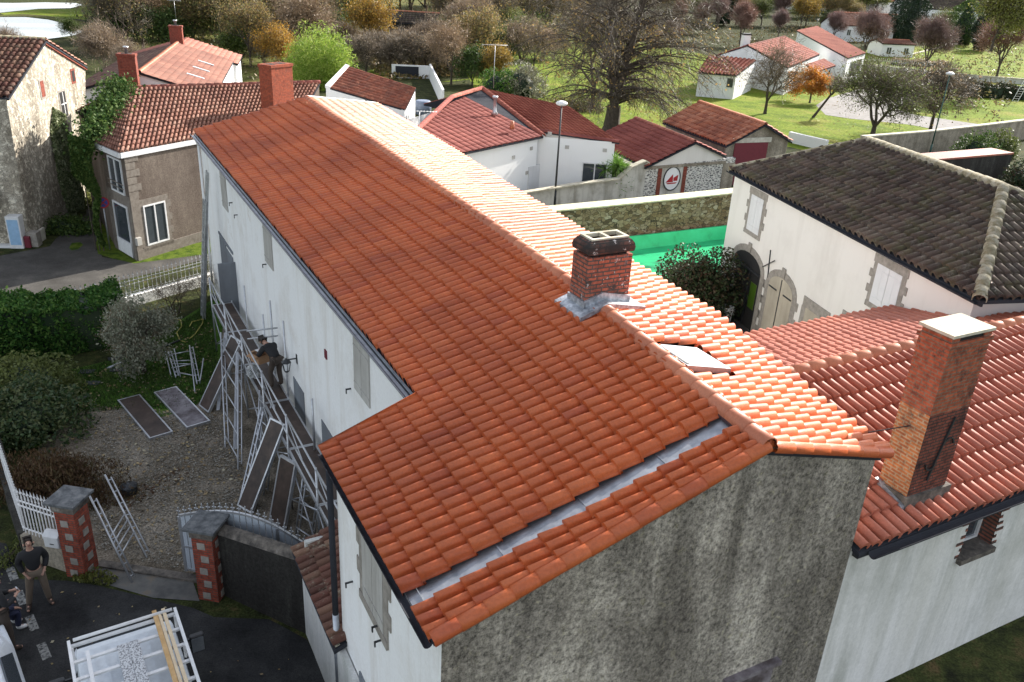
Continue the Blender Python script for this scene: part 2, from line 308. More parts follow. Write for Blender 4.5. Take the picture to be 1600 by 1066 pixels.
MT['moss'] = m_noise('moss', [(.35, (.03,.055,.01)), (.55, (.09,.13,.015)), (.75, (.1,.09,.05))], 2.5, .95, .8, 20, .03, spec=.06)
MT['verge'] = m_noise('verge_ground', [(.35, (.02,.022,.012)), (.55, (.05,.06,.02)), (.75, (.12,.08,.04))], 2.2, .95, .8, 20, .03, fine=(20, .5, 1.4), spec=.06)
MT['bark'] = m_noise('bark', [(.3, (.045,.035,.028)), (.7, (.11,.09,.07))], 4, .95, .5, 12)
MT['bark_pale'] = m_noise('bark_pale', [(.3, (.14,.11,.085)), (.7, (.26,.21,.16))], 4, .95)
MT['twig_pink'] = m_noise('twig_russet', [(.3, (.13,.08,.07)), (.7, (.24,.15,.13))], 1, .95)
MT['glass'] = m_flat('glass', (.05, .06, .07), .08, spec=.8)
MT['glass_sky'] = m_flat('glass_painted_sky', (.8, .82, .84), .2, spec=1)  # pale base colour paints the sky's reflection onto the panes
MT['shutter'] = m_render('shutter_grey', (.5,.49,.46), (.26,.24,.21), .7, lo=.4, hi=.7)
MT['shutter_w'] = m_render('shutter_white', (.66,.66,.66), (.4,.38,.36), .4, lo=.5, hi=.75)
MT['door_grey'] = m_render('door_bluegrey', (.2,.22,.24), (.12,.12,.13), .7, lo=.4, hi=.7)
MT['wood_pale'] = m_render('wood_weathered', (.48,.43,.34), (.25,.22,.17), .7, lo=.4, hi=.7)
MT['maroon'] = m_flat('maroon_paint', (.16, .015, .03), .5)
MT['ply'] = m_noise('brown_ply', [(.35, (.028,.018,.014)), (.55, (.055,.035,.026)), (.75, (.1,.07,.055))], 2.5, .55, spec=.4)
MT['ply_dusty'] = m_noise('dusty_ply', [(.38, (.07,.055,.055)), (.5, (.15,.13,.14)), (.62, (.24,.22,.23))], 2.2, .6)
MT['wood'] = m_noise('timber', [(.3, (.42,.25,.1)), (.7, (.6,.4,.2))], 6, .7, vs=(1, 1, .2))
MT['wood_light'] = m_noise('timber_light', [(.3, (.55,.42,.28)), (.7, (.7,.58,.4))], 6, .7)
MT['card'] = m_flat('cardboard', (.38, .22, .12), .8)
MT['van_white'] = m_flat('van_white', (.66, .7, .74), .3)
MT['black_plastic'] = m_flat('black_plastic', (.02, .02, .022), .5)
MT['skin'] = m_flat('skin', (.45, .26, .19), .6)
MT['hair'] = m_flat('hair_dark', (.02, .014, .01), .7)
MT['cloth_black'] = m_flat('cloth_black', (.014, .014, .016), .85)
MT['cloth_khaki'] = m_flat('cloth_khaki', (.17, .13, .095), .9)
MT['cloth_brown'] = m_flat('cloth_brown', (.06, .045, .035), .9)
MT['cloth_navy'] = m_flat('cloth_navy', (.02, .025, .06), .85)
MT['boot'] = m_flat('boot_leather', (.05, .03, .02), .7)
MT['yellow'] = m_flat('hose_yellow', (.45, .4, .08), .5)
MT['blue_sign'] = m_flat('sign_blue', (.03, .06, .35), .4)
MT['red_sign'] = m_flat('sign_red', (.45, .02, .03), .4)
MT['skyblue'] = m_flat('pale_blue', (.3, .48, .68), .5)
MT['l_laurel'] = m_leaf('leaf_laurel', [(.02,.06,.012), (.04,.11,.02), (.07,.16,.03), (.14,.22,.05)], .25, .65, .15)
MT['l_olive'] = m_leaf('leaf_olive', [(.13,.15,.11), (.2,.22,.17), (.28,.3,.25), (.16,.19,.13)], .2)
MT['l_shrub'] = m_leaf('leaf_shrub', [(.025,.05,.018), (.05,.09,.03), (.12,.13,.05), (.07,.11,.06)], .25)
MT['l_brown'] = m_leaf('leaf_brown', [(.07,.035,.02), (.12,.065,.035), (.16,.1,.05), (.08,.07,.03)], .25)
MT['l_ivy'] = m_leaf('leaf_ivy', [(.02,.05,.012), (.04,.09,.02), (.1,.15,.04), (.06,.1,.03)], .25, .65, .15)
MT['l_ivy_pale'] = m_leaf('leaf_ivy_pale', [(.05,.08,.03), (.16,.22,.11), (.34,.38,.28)], .2)
MT['l_bamboo'] = m_leaf('leaf_bamboo', [(.1,.2,.02), (.22,.34,.04), (.34,.44,.08), (.4,.46,.12)], .45)
MT['l_yellow'] = m_leaf('leaf_yellow', [(.34,.2,.03), (.42,.28,.06), (.3,.16,.04), (.25,.22,.05)], .4)
MT['l_orange'] = m_leaf('leaf_orange', [(.45,.16,.02), (.5,.22,.03), (.38,.12,.03), (.52,.3,.06)], .4)
MT['l_ochre'] = m_leaf('leaf_ochre', [(.27,.18,.07), (.38,.26,.1), (.22,.19,.07), (.17,.18,.06)], .4)
MT['l_green'] = m_leaf('leaf_green', [(.03,.06,.015), (.06,.11,.025), (.12,.17,.04)], .3)
MT['l_olivegreen'] = m_leaf('leaf_mid', [(.08,.1,.03), (.13,.16,.045), (.2,.22,.07)], .35)
MT['l_dark'] = m_leaf('leaf_conifer', [(.01,.025,.012), (.02,.04,.018), (.035,.055,.03)], .15)
MT['l_grey'] = m_leaf('leaf_twighaze', [(.19,.15,.1), (.27,.21,.15), (.33,.26,.18), (.23,.19,.1)], .3)
MT['l_russet'] = m_leaf('leaf_russet', [(.17,.1,.085), (.24,.15,.13), (.3,.2,.17), (.36,.2,.1)], .3)
MT['l_red'] = m_leaf('leaf_darkred', [(.025,.045,.018), (.04,.07,.025), (.07,.035,.025), (.035,.06,.02)], .2)
MT['l_yucca'] = m_leaf('leaf_yucca', [(.06,.13,.02), (.13,.26,.04), (.24,.36,.08)], .35)
MT['twigs'] = m_leaf('twigs', [(.09,.07,.05), (.15,.12,.085), (.21,.165,.12)], .1)
MT['twigs_pale'] = m_leaf('twigs_pale', [(.16,.12,.09), (.24,.18,.13), (.32,.25,.18)], .15)
MT['twigs_pink'] = m_leaf('twigs_pink', [(.14,.085,.08), (.22,.14,.13), (.28,.19,.17)], .15)
MT['pebble'] = m_leaf('pebble', [(.1,.09,.07), (.2,.18,.15), (.34,.31,.27), (.15,.13,.11)], 0, .9)
MT['skypanel'] = m_render('gate_paint', (.46,.5,.54), (.25,.28,.32), .7, lo=.4, hi=.7)
MT['tile_old2'] = m_tile('tile_garage', [(.36,.13,.07), (.46,.19,.11), (.28,.1,.06), (.5,.24,.15)], .75, .3, stain=((.12,.06,.045), .45))
MT['cloth_tank'] = m_flat('tank_blue', (.16, .2, .28), .6)
MT['moss_ridge_pale'] = m_noise('coping_moss', [(.3, (.42,.4,.22)), (.6, (.6,.58,.42))], 3, .9, .3, 25)
MT['l_thicket'] = m_leaf('leaf_thicket', [(.07,.06,.03), (.12,.1,.05), (.17,.15,.06), (.2,.13,.06), (.09,.11,.035)], .25)
MT['bag'] = m_leaf('bag_white', [(.6,.6,.6), (.75,.75,.75)], .3)
big_blotch(MT['gable_grey'], (.66,.64,.62), (1.25,1.24,1.22)); big_blotch(MT['gable_grey'], (.7,.69,.67), (1.18,1.17,1.16), 1.6, (1.2, 1.2, .09)); big_blotch(MT['render_wing'], (.86,.86,.83), (1.04,1.04,1.05), 1.2, (1, 1, .12)); big_blotch(MT['stone_render'], (.75,.72,.68), (1.2,1.2,1.2), .8); big_blotch(MT['gravel'], (.7,.68,.66), (1.2,1.2,1.2), .5); big_blotch(MT['asphalt'], (.75,.75,.75), (1.3,1.3,1.3), .4)
MT['tile_faded'] = m_tile('tile_faded', [(.22,.11,.085), (.26,.135,.105), (.19,.095,.075)], .85, .15, stain=((.16,.1,.08), .5))
MT['comb'] = m_flat('comb', (.07, .035, .04), .7)
MT['lead'] = m_noise('lead', [(.35, (.2,.21,.23)), (.5, (.36,.38,.41)), (.65, (.6,.62,.65))], 7, .5, .5, 14, metal=.5)
MT['brick_jamb'] = m_brick('brick_jamb', (.26,.09,.06), (.2,.08,.055), (.06,.05,.045), bw=.5, bh=.08, msize=.02)
MT['granite_dark'] = m_noise('granite_dark', [(.3, (.12,.1,.085)), (.7, (.22,.195,.165))], 6, .85, .4, 30)
MT['chaff'] = m_leaf('fallen_leaf', [(.3,.22,.1), (.4,.3,.15), (.2,.12,.05), (.45,.4,.28)], .1)

# ------------------------------------------------------------------ roof tiles
def tiles(name, mapf, u0, u1, v0, v1, mat, parent, pitch=.245, course=.36, rad=.11, vmax=None, vmin=None, keep=None, npr=12, lift=.058, pan=.27, seed=0, flip=False):
    """real barrel-and-pan tiles; mapf(u,v)->(N,3), v runs up the slope from the eave"""
    r = np.random.default_rng(seed)
    nj = int(round((u1-u0)/pitch)); pitch = (u1-u0)/nj; nk = int(math.ceil((v1-v0)/course))
    J, K = np.meshgrid(np.arange(nj), np.arange(nk), indexing='ij'); J = J.ravel(); K = K.ravel()
    uc = u0+(J+.5)*pitch; vl = v0+K*course
    mx = vmax(uc) if vmax else np.full(len(uc), v1); mn = vmin(uc) if vmin else np.full(len(uc), v0)
    ok = (vl < mx-.04) & (vl+course > mn+.04)
    if keep is not None: ok &= keep(uc, vl+course*.5)
    J = J[ok]; K = K[ok]; N = len(J)
    bw = 1-pan; nb = npr-2; ph = np.linspace(0, np.pi, nb)
    a = np.concatenate([bw*(.5-.5*np.cos(ph)), [bw+pan*.5, 1.0]]); prof = np.concatenate([rad*np.sin(ph)**.9, [-.03, 0]])
    jv = r.normal(0, .009, N); jh = r.normal(0, .005, N); sk = r.normal(0, .006, N)
    U = (u0+(J[:, None]+(1-a if flip else a)[None])*pitch)
    vlow = v0+K*course+jv; vhi = vlow+course+.03
    if vmax: cm = vmax(U)
    else: cm = np.full(U.shape, v1)
    cn = vmin(U) if vmin else np.full(U.shape, v0-.2)
    rows = []
    for (vv, hh, sgn) in ((vlow, lift, 1), (vhi, 0., -1)):
        Vv = np.clip(vv[:, None]+0*U, cn, cm); P = mapf((U+sgn*sk[:, None]).ravel(), Vv.ravel()).reshape(N, npr, 3); rows.append((P, (prof[None]*(1.03 if sgn > 0 else .94)+hh+jh[:, None])))
    cu = np.array([(u0+u1)/2]); cv = np.array([(v0+v1)/2]); e = .05
    du = mapf(cu+e, cv)-mapf(cu-e, cv); dv = mapf(cu, cv+e)-mapf(cu, cv-e); nrm = np.cross(du[0], dv[0]); nrm /= np.linalg.norm(nrm)
    if nrm[2] < 0: nrm = -nrm
    L = rows[0][0]+rows[0][1][..., None]*nrm; U_ = rows[1][0]+rows[1][1][..., None]*nrm; L0 = rows[0][0]+(prof[None]-.014)[..., None]*nrm
    V = np.concatenate([L, U_, L0], 1).reshape(-1, 3)
    base = (np.arange(N)*3*npr)[:, None]; i = np.arange(npr-1)[None]
    q1 = np.stack([base+i, base+i+1, base+npr+i+1, base+npr+i], -1).reshape(-1, 4)
    q2 = np.stack([base+2*npr+i, base+2*npr+i+1, base+i+1, base+i], -1).reshape(-1, 4)
    Q = np.concatenate([q1, q2]); uvt = np.stack([J+.5, K+.5], 1)
    uv = np.concatenate([np.repeat(uvt, (npr-1)*4, 0)]*2)
    me = mesh_np(name, V, Q, uv, smooth=False)
    # smooth only the barrels
    sm = np.zeros(len(Q), bool); sm[:len(q1)] = True; me.polygons.foreach_set('use_smooth', sm)
    return link(name, me, mat, parent)
def quadmap(A, Bp, Cp, D):
    """A,Bp eave left/right; Cp,D top right/left -> mapping in metres"""
    A, Bp, Cp, D = [np.array(p, float) for p in (A, Bp, Cp, D)]
    Lu = np.linalg.norm(Bp-A); Lv = .5*(np.linalg.norm(D-A)+np.linalg.norm(Cp-Bp))
    def f(u, v):
        s = (np.asarray(u)/Lu)[:, None]; t = (np.asarray(v)/Lv)[:, None]
        return (A*(1-s)+Bp*s)*(1-t)+(D*(1-s)+Cp*s)*t
    return f, Lu, Lv
def roofquad(name, A, Bp, Cp, D, mat, parent, under=True, **k):
    f, Lu, Lv = quadmap(A, Bp, Cp, D); o = tiles(name, f, 0, Lu, 0, Lv, mat, parent, **k)
    if under:
        mb = MB(); b = np.array([0, 0, .14]); t = np.array([0, 0, .05]); nn = 6
        for i in range(nn):
            for j in range(nn):
                P = f([Lu*i/nn, Lu*(i+1)/nn, Lu*(i+1)/nn, Lu*i/nn], [Lv*j/nn, Lv*j/nn, Lv*(j+1)/nn, Lv*(j+1)/nn]); mb.box8([p-b for p in P]+[p-t for p in P])
        mb.build('roof_deck', MT['gutter_dark'], parent)
    return o
def ridge_run(name, pts, mat, parent, r=.12, seg=.4, k=8, lift=.0, arc=(-.1, 1.1), closed_end=True):
    pts = [np.array(p, float) for p in pts]; V = []; Q = []; UV = []; idx = 0
    d = [0]
    for a, b in zip(pts[:-1], pts[1:]): d.append(d[-1]+np.linalg.norm(b-a))
    P = np.array(pts); n = max(1, int(round(d[-1]/seg))); X = lambda t: np.array([np.interp(t, d, P[:, c]) for c in range(3)])
    for i in range(n):
        a = X(d[-1]*i/n); b = X(min(d[-1], d[-1]*(i+1)/n+.04)); ax = b-a; ax /= np.linalg.norm(ax); s = np.cross(ax, (0, 0, 1)); s /= np.linalg.norm(s); up = np.cross(s, ax)
        rj = random.gauss(0, .003)
        for (c, rr, l) in ((a, r*1.03, .008), (b, r*.97, 0)):
            for q in range(k+1):
                t = math.pi*(arc[0]+(arc[1]-arc[0])*q/k); V.append(c+s*math.cos(t)*rr+up*(math.sin(t)*rr*.9+l+lift+rj))
        for q in range(k): Q.append([idx+q, idx+q+1, idx+k+2+q, idx+k+1+q]); UV += [(i+.5, 40.5)]*4
        # end lip
        for q in range(k+1):
            t = math.pi*(arc[0]+(arc[1]-arc[0])*q/k); V.append(a+s*math.cos(t)*rr*.92+up*(math.sin(t)*r*.84+lift))
        for q in range(k): Q.append([idx+2*k+2+q, idx+2*k+3+q, idx+q+1, idx+q]); UV += [(i+.5, 40.5)]*4
        idx += 3*(k+1)
    me = mesh_np(name, V, Q, UV, True); return link(name, me, mat, parent)
def gutter(name, p, q, mat, parent, r=.07, k=6):
    p = np.array(p, float); q = np.array(q, float); ax = (q-p)/np.linalg.norm(q-p); s = np.cross(ax, (0, 0, 1)); s /= np.linalg.norm(s); mb = MB()
    for j in range(k):
        t0 = math.pi*(1+j/k); t1 = math.pi*(1+(j+1)/k); f = lambda c, t, rr: c+s*math.cos(t)*rr+np.array([0, 0, 1])*math.sin(t)*rr
        mb.box8([f(p, t0, r), f(p, t1, r), f(q, t1, r), f(q, t0, r), f(p, t0, r-.008), f(p, t1, r-.008), f(q, t1, r-.008), f(q, t0, r-.008)])
    return mb.build(name, mat, parent)
def wallpoly(mb, tops, zb, closed=True):
    """vertical wall faces under a loop of top points, down to zb"""
    k = len(tops); rng_ = range(k if closed else k-1)
    for i in rng_:
        a = tops[i]; b = tops[(i+1)%k]; mb.poly([(a[0], a[1], zb), (b[0], b[1], zb), b, a])
    return mb
def onwall(mb, A, Bq, s0, s1, z0, z1, d0, d1):
    """box standing on the wall plane A-Bq: s along wall (m), d outward toward viewer side"""
    A = np.array([A[0], A[1]]); t = np.array([Bq[0], Bq[1]])-A; t /= np.linalg.norm(t); n = np.array([t[1], -t[0]])
    c = [A+t*s+n*d for (s, d) in ((s0, d0), (s1, d0), (s1, d1), (s0, d1))]
    return mb.box8([(*p, z0) for p in c]+[(*p, z1) for p in c])
def wallsz(px, A, Bq):
    p = IV(px, A, Bq); t = np.array(Bq[:2])-np.array(A[:2]); return float((p[:2]-np.array(A[:2]))@t/np.linalg.norm(t)), float(p[2])
def window(parent, A, Bq, s0, s1, z0, z1, frame='white_metal', leaves=2, glass='glass', surround=None, sill=True, name='window', proud=.0):
    mb = MB(); w_ = .07; d = .06+proud
    onwall(mb, A, Bq, s0, s1, z0, z0+w_, proud, d); onwall(mb, A, Bq, s0, s1, z1-w_, z1, proud, d)
    for i in range(leaves+1):
        c = s0+(s1-s0)*i/leaves; a = max(s0, c-w_/2 if 0 < i < leaves else (s0 if i == 0 else s1-w_)); b = min(s1, a+w_)
        onwall(mb, A, Bq, a, b, z0+w_, z1-w_, proud, d)
    o = mb.build(name, MT[frame], parent)
    g = MB(); onwall(g, A, Bq, s0+w_, s1-w_, z0+w_, z1-w_, proud+.003, proud+.02)
    g.build('pane', MT[glass], o)
    if surround:
        q = MB(); e = .2
        onwall(q, A, Bq, s0-e, s1+e, z1, z1+.28, 0, .025+proud); onwall(q, A, Bq, s0-e-.05, s1+e+.05, z0-.22, z0, 0, .05+proud)
        k = max(2, int((z1-z0)/.3))
        for i in range(k):
            ex = e+(.14 if i % 2 else 0); za = z0+(z1-z0)*i/k; zb = z0+(z1-z0)*(i+1)/k
            onwall(q, A, Bq, s0-ex, s0, za, zb, 0, .025+proud); onwall(q, A, Bq, s1, s1+ex, za, zb, 0, .025+proud)
        q.build('surround', MT[surround], parent)
    return o
def shutters(parent, A, Bq, s0, s1, z0, z1, mat='shutter', proud=.03, boards=3, surround=None):
    mid = (s0+s1)/2
    for (a, b) in ((s0, mid-.006), (mid+.006, s1)):
        mb = MB()
        for i in range(boards):
            x0 = a+(b-a)*i/boards; x1 = a+(b-a)*(i+1)/boards; onwall(mb, A, Bq, x0+.003, x1-.003, z0, z1, .0, proud)
        for f in (.15, .85): zc = z0+(z1-z0)*f; onwall(mb, A, Bq, a+.02, b-.02, zc-.02, zc+.02, proud, proud+.012)
        mb.build('shutter', MT[mat], parent)
    if surround:
        q = MB(); e = .17
        onwall(q, A, Bq, s0-e-.05, s1+e+.05, z1, z1+.25, 0, .02); onwall(q, A, Bq, s0-e, s1+e, z0-.16, z0, 0, .04)
        k = 5
        for i in range(k):
            ex = e+(.13 if i % 2 else 0); za = z0+(z1-z0)*i/k; zb = z0+(z1-z0)*(i+1)/k
            onwall(q, A, Bq, s0-ex, s0, za, zb, 0, .02); onwall(q, A, Bq, s1, s1+ex, za, zb, 0, .02)
        q.build('surround', MT[surround], parent)
#@@PART2
# ================================================================== GROUND
def terrain():
    xs = np.concatenate([np.arange(-420, -60, 12), np.arange(-60, 90, 1.5), np.arange(90, 640, 12)])
    ys = np.concatenate([np.arange(-30, 120, 1.5), np.arange(120, 900, 10)])
    X, Y = np.meshgrid(xs, ys); Z = terr(X, Y); V = np.stack([X.ravel(), Y.ravel(), Z.ravel()], 1)
    nx = len(xs); i = np.arange(len(ys)-1)[:, None]*nx+np.arange(nx-1)[None]; i = i.ravel()
    Q = np.stack([i, i+1, i+nx+1, i+nx], 1); me = mesh_np('ground', V, Q, None, True); structure(link('ground', me, MT['verge']))
terrain()
def patch(name, mat, pts, dz, px=True, kind='structure'):
    P = [T(*p) if px else np.array([p[0], p[1], float(terr(p[0], p[1]))]) for p in pts]
    mb = MB(); mb.poly([(p[0], p[1], p[2]+dz) for p in P]); o = mb.build(name, MT[mat]); o['kind'] = kind
    if o.data.polygons[0].normal.z < 0: o.data.flip_normals()
    return o
patch('street', 'asphalt', [(-60,835), (10,850), (30,905), (105,908), (150,915), (300,950), (335,965), (420,968), (480,1000), (530,1100), (700,1500), (-500,1500), (-400,900)], .008)
patch('upper_road', 'asphalt_old', [(-200,520), (0,482), (225,430), (350,398), (350,383), (215,412), (160,402), (152,385), (158,345), (165,322), (146,318), (110,345), (78,385), (0,400), (-200,425)], .008)
patch('moss_verge', 'moss', [(150,380), (153,397), (178,405), (210,412), (335,396), (345,385), (345,375), (215,392), (160,350)], .012)
patch('moss_patch', 'moss', [(108,388), (112,380), (126,379), (130,383), (122,390), (112,392)], .012)
patch('house_verge', 'verge', [(-60,392), (10,385), (60,388), (90,372), (120,345), (135,335), (135,315), (60,340), (-60,370)], .012)
patch('grey_gravel_yard', 'gravel', [(60,640), (205,600), (345,470), (420,470), (600,720), (600,900), (420,860), (290,900), (150,890), (60,860)], .008)
patch('lawn', 'lawn', [(-60,600), (60,590), (190,560), (330,470), (352,470), (340,600), (300,640), (240,655), (205,640), (160,635), (118,645), (60,700), (-60,700)], .016)
patch('gate_apron', 'apron', [(140,875), (300,905), (312,940), (240,935), (170,915), (130,905)], .014)
for i, (x, y, s) in enumerate([(74,888,1), (33,934,1), (50,972,.9), (69,1018,1)]): pass
# road dashes: faded white paint
def dash(name, c, d, L, W, z=.013):
    c = np.array(c[:2]); d = np.array(d[:2]); d = d/np.linalg.norm(d); n = np.array([-d[1], d[0]])
    p = [c-d*L/2-n*W/2, c+d*L/2-n*W/2, c+d*L/2+n*W/2, c-d*L/2+n*W/2]; mb = MB(); mb.poly([(*q, z) for q in p])
    o = mb.build(name, MT['dash']); o['kind'] = 'structure'; return o
MT['dash'] = m_noise('worn_paint', [(.42, (.05,.05,.05)), (.5, (.2,.2,.19)), (.66, (.32,.32,.3))], 14, .9)
dd = G(69,1018)-G(19,897)
for c in [(19,897), (33,935), (50,974), (69,1018)]: dash('road_dash', G(*c), dd, .52, .17)

# courtyard with green basin behind the long house
patch('courtyard', 'asphalt_old', [(880,400), (1000,383), (1130,368), (1300,430), (1300,600), (1100,600)], .008)
patch('meadow', 'meadow', [(640,165), (600,100), (720,88), (860,40), (1100,85), (1130,95), (1330,80), (1620,60), (1900,100), (1900,260), (1600,185), (1300,245), (1100,200), (1000,215), (900,215), (760,160)], .01)
patch('driveway', 'concrete_path', [(1290,155), (1275,165), (1290,180), (1330,186), (1420,195), (1480,206), (1560,200), (1540,196), (1430,180), (1400,170), (1425,150), (1520,140), (1700,135), (1700,120), (1420,130), (1340,140)], .022)
patch('orchard_grass', 'meadow', [(560,118), (600,100), (760,100), (780,120), (700,128), (600,128)], .014)
# ponds, on the left beyond the stone house
patch('lower_pond', 'water', [(-60,28), (-20,27), (40,27), (75,31), (105,38), (130,49), (118,55), (70,62), (60,68), (20,70), (-60,74)], .02)
patch('upper_pond', 'water', [(-60,4), (20,5), (70,4), (118,5), (130,8), (110,13), (60,14), (0,20), (-60,24)], .02)
patch('pond_bank', 'meadow', [(0,21), (50,15), (110,14), (150,10), (190,14), (180,38), (140,32), (100,28), (60,26), (10,25)], .022)
patch('pond_reeds', 'woodfloor', [(-60,26.5), (0,24), (30,22), (70,24), (100,29), (140,36), (180,44), (170,52), (140,56), (132,48), (105,37), (75,30), (40,26), (-20,27)], .03)
patch('woodland_floor', 'woodfloor', [(150,60), (250,140), (500,130), (620,125), (700,95), (860,40), (900,10), (1330,40), (1330,12), (500,-25), (150,-40)], .006)
patch('wing_verge', 'verge', [(1362,1068), (1620,955), (1800,900), (1900,1400), (1200,1400)], .02)

# ================================================================== LONG HOUSE
main = thing('long_house', 'long white rendered house under a new orange tile roof, scaffolding along its side', 'house', B(7, -15))
mm_r = np.array([-34.9,-30.6,-28.8,-25.7,-22.5,-19,-15.2,-12.7,-11.2,-9,-7.0]); hump = np.array([0,.04,.1,.18,.2,.25,.29,.27,.23,.1,0])*.93
def eL(m): t = (np.asarray(m)+11.55)/-23.35; return 4.63-.175*t, 6.56+.2*t
def rg(m): t = (np.asarray(m)+7.16)/-27.74; return 7.87+1.06*t, 7.506+.428*t+np.interp(m, mm_r, hump)
mr_ = [-34.8,-30.7,-25.4,-21,-17,-14.4,-11.3,-10.5,-9.0,-8.35,-7.0]; zr_ = [7.6,7.56,7.5,7.385,7.34,7.27,7.24,7.12,6.96,6.85,6.76]
def eR(m): t = (np.asarray(m)+7.07)/-27.7; return 10.5+1.4*t, np.interp(m, mr_, zr_)
def BV(n, m, z): return np.stack([n*NA[0]+m*MA[0], n*NA[1]+m*MA[1], z], -1)
def slopef(eave):
    def f(u, v):
        u = np.asarray(u, float); v = np.asarray(v, float); n0, z0 = eave(u); n1, z1 = rg(u); L = np.hypot(n1-n0, z1-z0)
        return BV(n0+(n1-n0)/L*v, u, z0+(z1-z0)/L*v)
    def L(u): n0, z0 = eave(np.asarray(u)); n1, z1 = rg(np.asarray(u)); return np.hypot(n1-n0, z1-z0)
    return f, L
fL, LL = slopef(eL); fR, LR = slopef(eR)
def surf(px, z=7.5):
    for _ in range(20):
        p = G(*px, z); n_, m_ = p[:2]@NA, p[:2]@MA; a_, b_ = rg(m_); c_, d_ = (eL(m_) if n_ < a_ else eR(m_)); z = .5*z+.5*float(np.interp(n_, sorted([float(a_), float(c_)]), [x for _, x in sorted([(float(a_), float(b_)), (float(c_), float(d_))])]))
    return n_, m_, z
_s = [surf(q_, 7.3) for q_ in ((1022,540), (1078,576), (1136,591), (1100,556))]
SKYW = (float(min(_s[0][0], _s[1][0])), float((_s[2][0]+_s[3][0])/2), float((_s[0][1]+_s[3][1])/2), float((_s[1][1]+_s[2][1])/2))
M0, M1 = -34.9, -6.93
tiles('roof_tiles', fL, -7.5, M1, -1.9, 5.2, MT['tile_new'], main, vmax=lambda u: LL(u)-.02, vmin=lambda u: u*0-1.83, seed=71, pitch=.19, rad=.095, course=.38)
tiles('roof_tiles', fL, M0, -7.8, -1.9, 5.2, MT['tile_new'], main, vmax=lambda u: LL(u)-.02, vmin=lambda u: np.where(u > -11.56, -1.83, -.03),
      seed=1, pitch=.226, course=.38)
SKV = lambda u, n: (eR(u)[0]-n)/.957
SKW = SKYW
tiles('roof_tiles', fR, M0, M1, 0, 4.2, MT['tile_new'], main, vmax=lambda u: LR(u)-.02, seed=2, flip=True, keep=lambda u, v: ~((u > SKW[2]-.1) & (u < SKW[3]+.1) & (v > SKV(u, SKW[1])) & (v < SKV(u, SKW[0]))), pitch=.226, course=.38)
# roof decks closing the underside
mb = MB()
for a, b in zip(np.linspace(M0, -11.55, 20)[:-1], np.linspace(M0, -11.55, 20)[1:]):
    p = [fL([a], [0])[0], fL([b], [0])[0], fL([b], LL([b]))[0], fL([a], LL([a]))[0]]; mb.box8([q-(0,0,.16) for q in p]+[q-(0,0,.07) for q in p])
    p = [fR([a], [.05])[0], fR([b], [.05])[0], fR([b], LR([b]))[0], fR([a], LR([a]))[0]]; mb.box8([q-(0,0,.16) for q in p]+[q-(0,0,.07) for q in p])
for a, b in zip(np.linspace(-11.55, -6.98, 6)[:-1], np.linspace(-11.55, -6.98, 6)[1:]):
    p = [fL([a], [-1.75])[0], fL([b], [-1.75])[0], fL([b], LL([b]))[0], fL([a], LL([a]))[0]]; mb.box8([q-(0,0,.16) for q in p]+[q-(0,0,.07) for q in p])
    p = [fR([a], [.05])[0], fR([b], [.05])[0], fR([b], LR([b]))[0], fR([a], LR([a]))[0]]; mb.box8([q-(0,0,.16) for q in p]+[q-(0,0,.07) for q in p])
mb.build('roof_deck', MT['gutter_dark'], main)
# zinc channel
p = [fL([-7.98], [-1.78])[0], fL([-7.28], [-1.78])[0], fL([-7.28], LL([-7.28]))[0], fL([-7.98], LL([-7.98]))[0]]
mb = MB(); mb.box8([q+(0,0,-.055) for q in p]+[q+(0,0,-.03) for q in p])
for k in (1, 2, 3):
    v = -1.78+k*1.3; q = [fL([a], [b])[0] for a, b in ((-7.98, v), (-7.28, v), (-7.28, v+.02), (-7.98, v+.02))]; mb.box8([x+(0,0,-.03) for x in q]+[x+(0,0,-.02) for x in q])
mb.build('zinc_channel', MT['zinc'], main)
_, mn0, _ = surf((912,494))
rm = np.concatenate([np.linspace(-6.9, mn0+.02, 9), np.linspace(mn0-.5, -34.95, 34)]); rn_, rz_ = rg(rm)
rpts = [B(a, b, c+.035) for a, b, c in zip(rn_, rm, rz_)]
ridge_run('ridge_tiles', rpts[:9], MT['tile_ridge'], main, r=.135, seg=.42)
ridge_run('ridge_tiles', rpts[9:], MT['tile_ridge'], main, r=.135, seg=.42)
# dark ventilation comb under the ridge
mb = MB(); 
for a, b in zip(rpts[:-1], rpts[1:]):
    for s in (-1,): o_ = NA*s*.1; mb.bar(a+np.array([*o_, -.06]), b+np.array([*o_, -.06]), .05, .05)
mb.build('ridge_comb', MT['comb'], main)
# verges at the near gable and the far gable
pv = [fL([-6.93], [v])[0] for v in np.linspace(-1.8, float(LL([-6.93])[0]), 6)]; ridge_run('verge_tiles', [q+(0,0,.02) for q in pv], MT['tile_new'], main, r=.105, seg=.36, arc=(-.45, 1.25))
pv = [fR([-6.93], [v])[0] for v in np.linspace(-.02, float(LR([-6.93])[0])-.1, 6)]; ridge_run('verge_tiles', [q+(0,0,.01) for q in pv], MT['tile_new'], main, r=.1, seg=.36, arc=(-.45, 1.25))
pv = [fR([-34.95], [v])[0] for v in np.linspace(0, float(LR([-34.95])[0]), 5)]; mb = MB()
for a, b in zip(pv[:-1], pv[1:]): mb.bar(a+(0,0,.06), b+(0,0,.06), .32, .14)
mb.build('far_coping', MT['render_white'], main)
pv = [fL([-34.93], [v])[0] for v in np.linspace(0, float(LL([-34.95])[0]), 5)]; ridge_run('verge_tiles', pv, MT['tile_red'], main, r=.12, seg=.4)
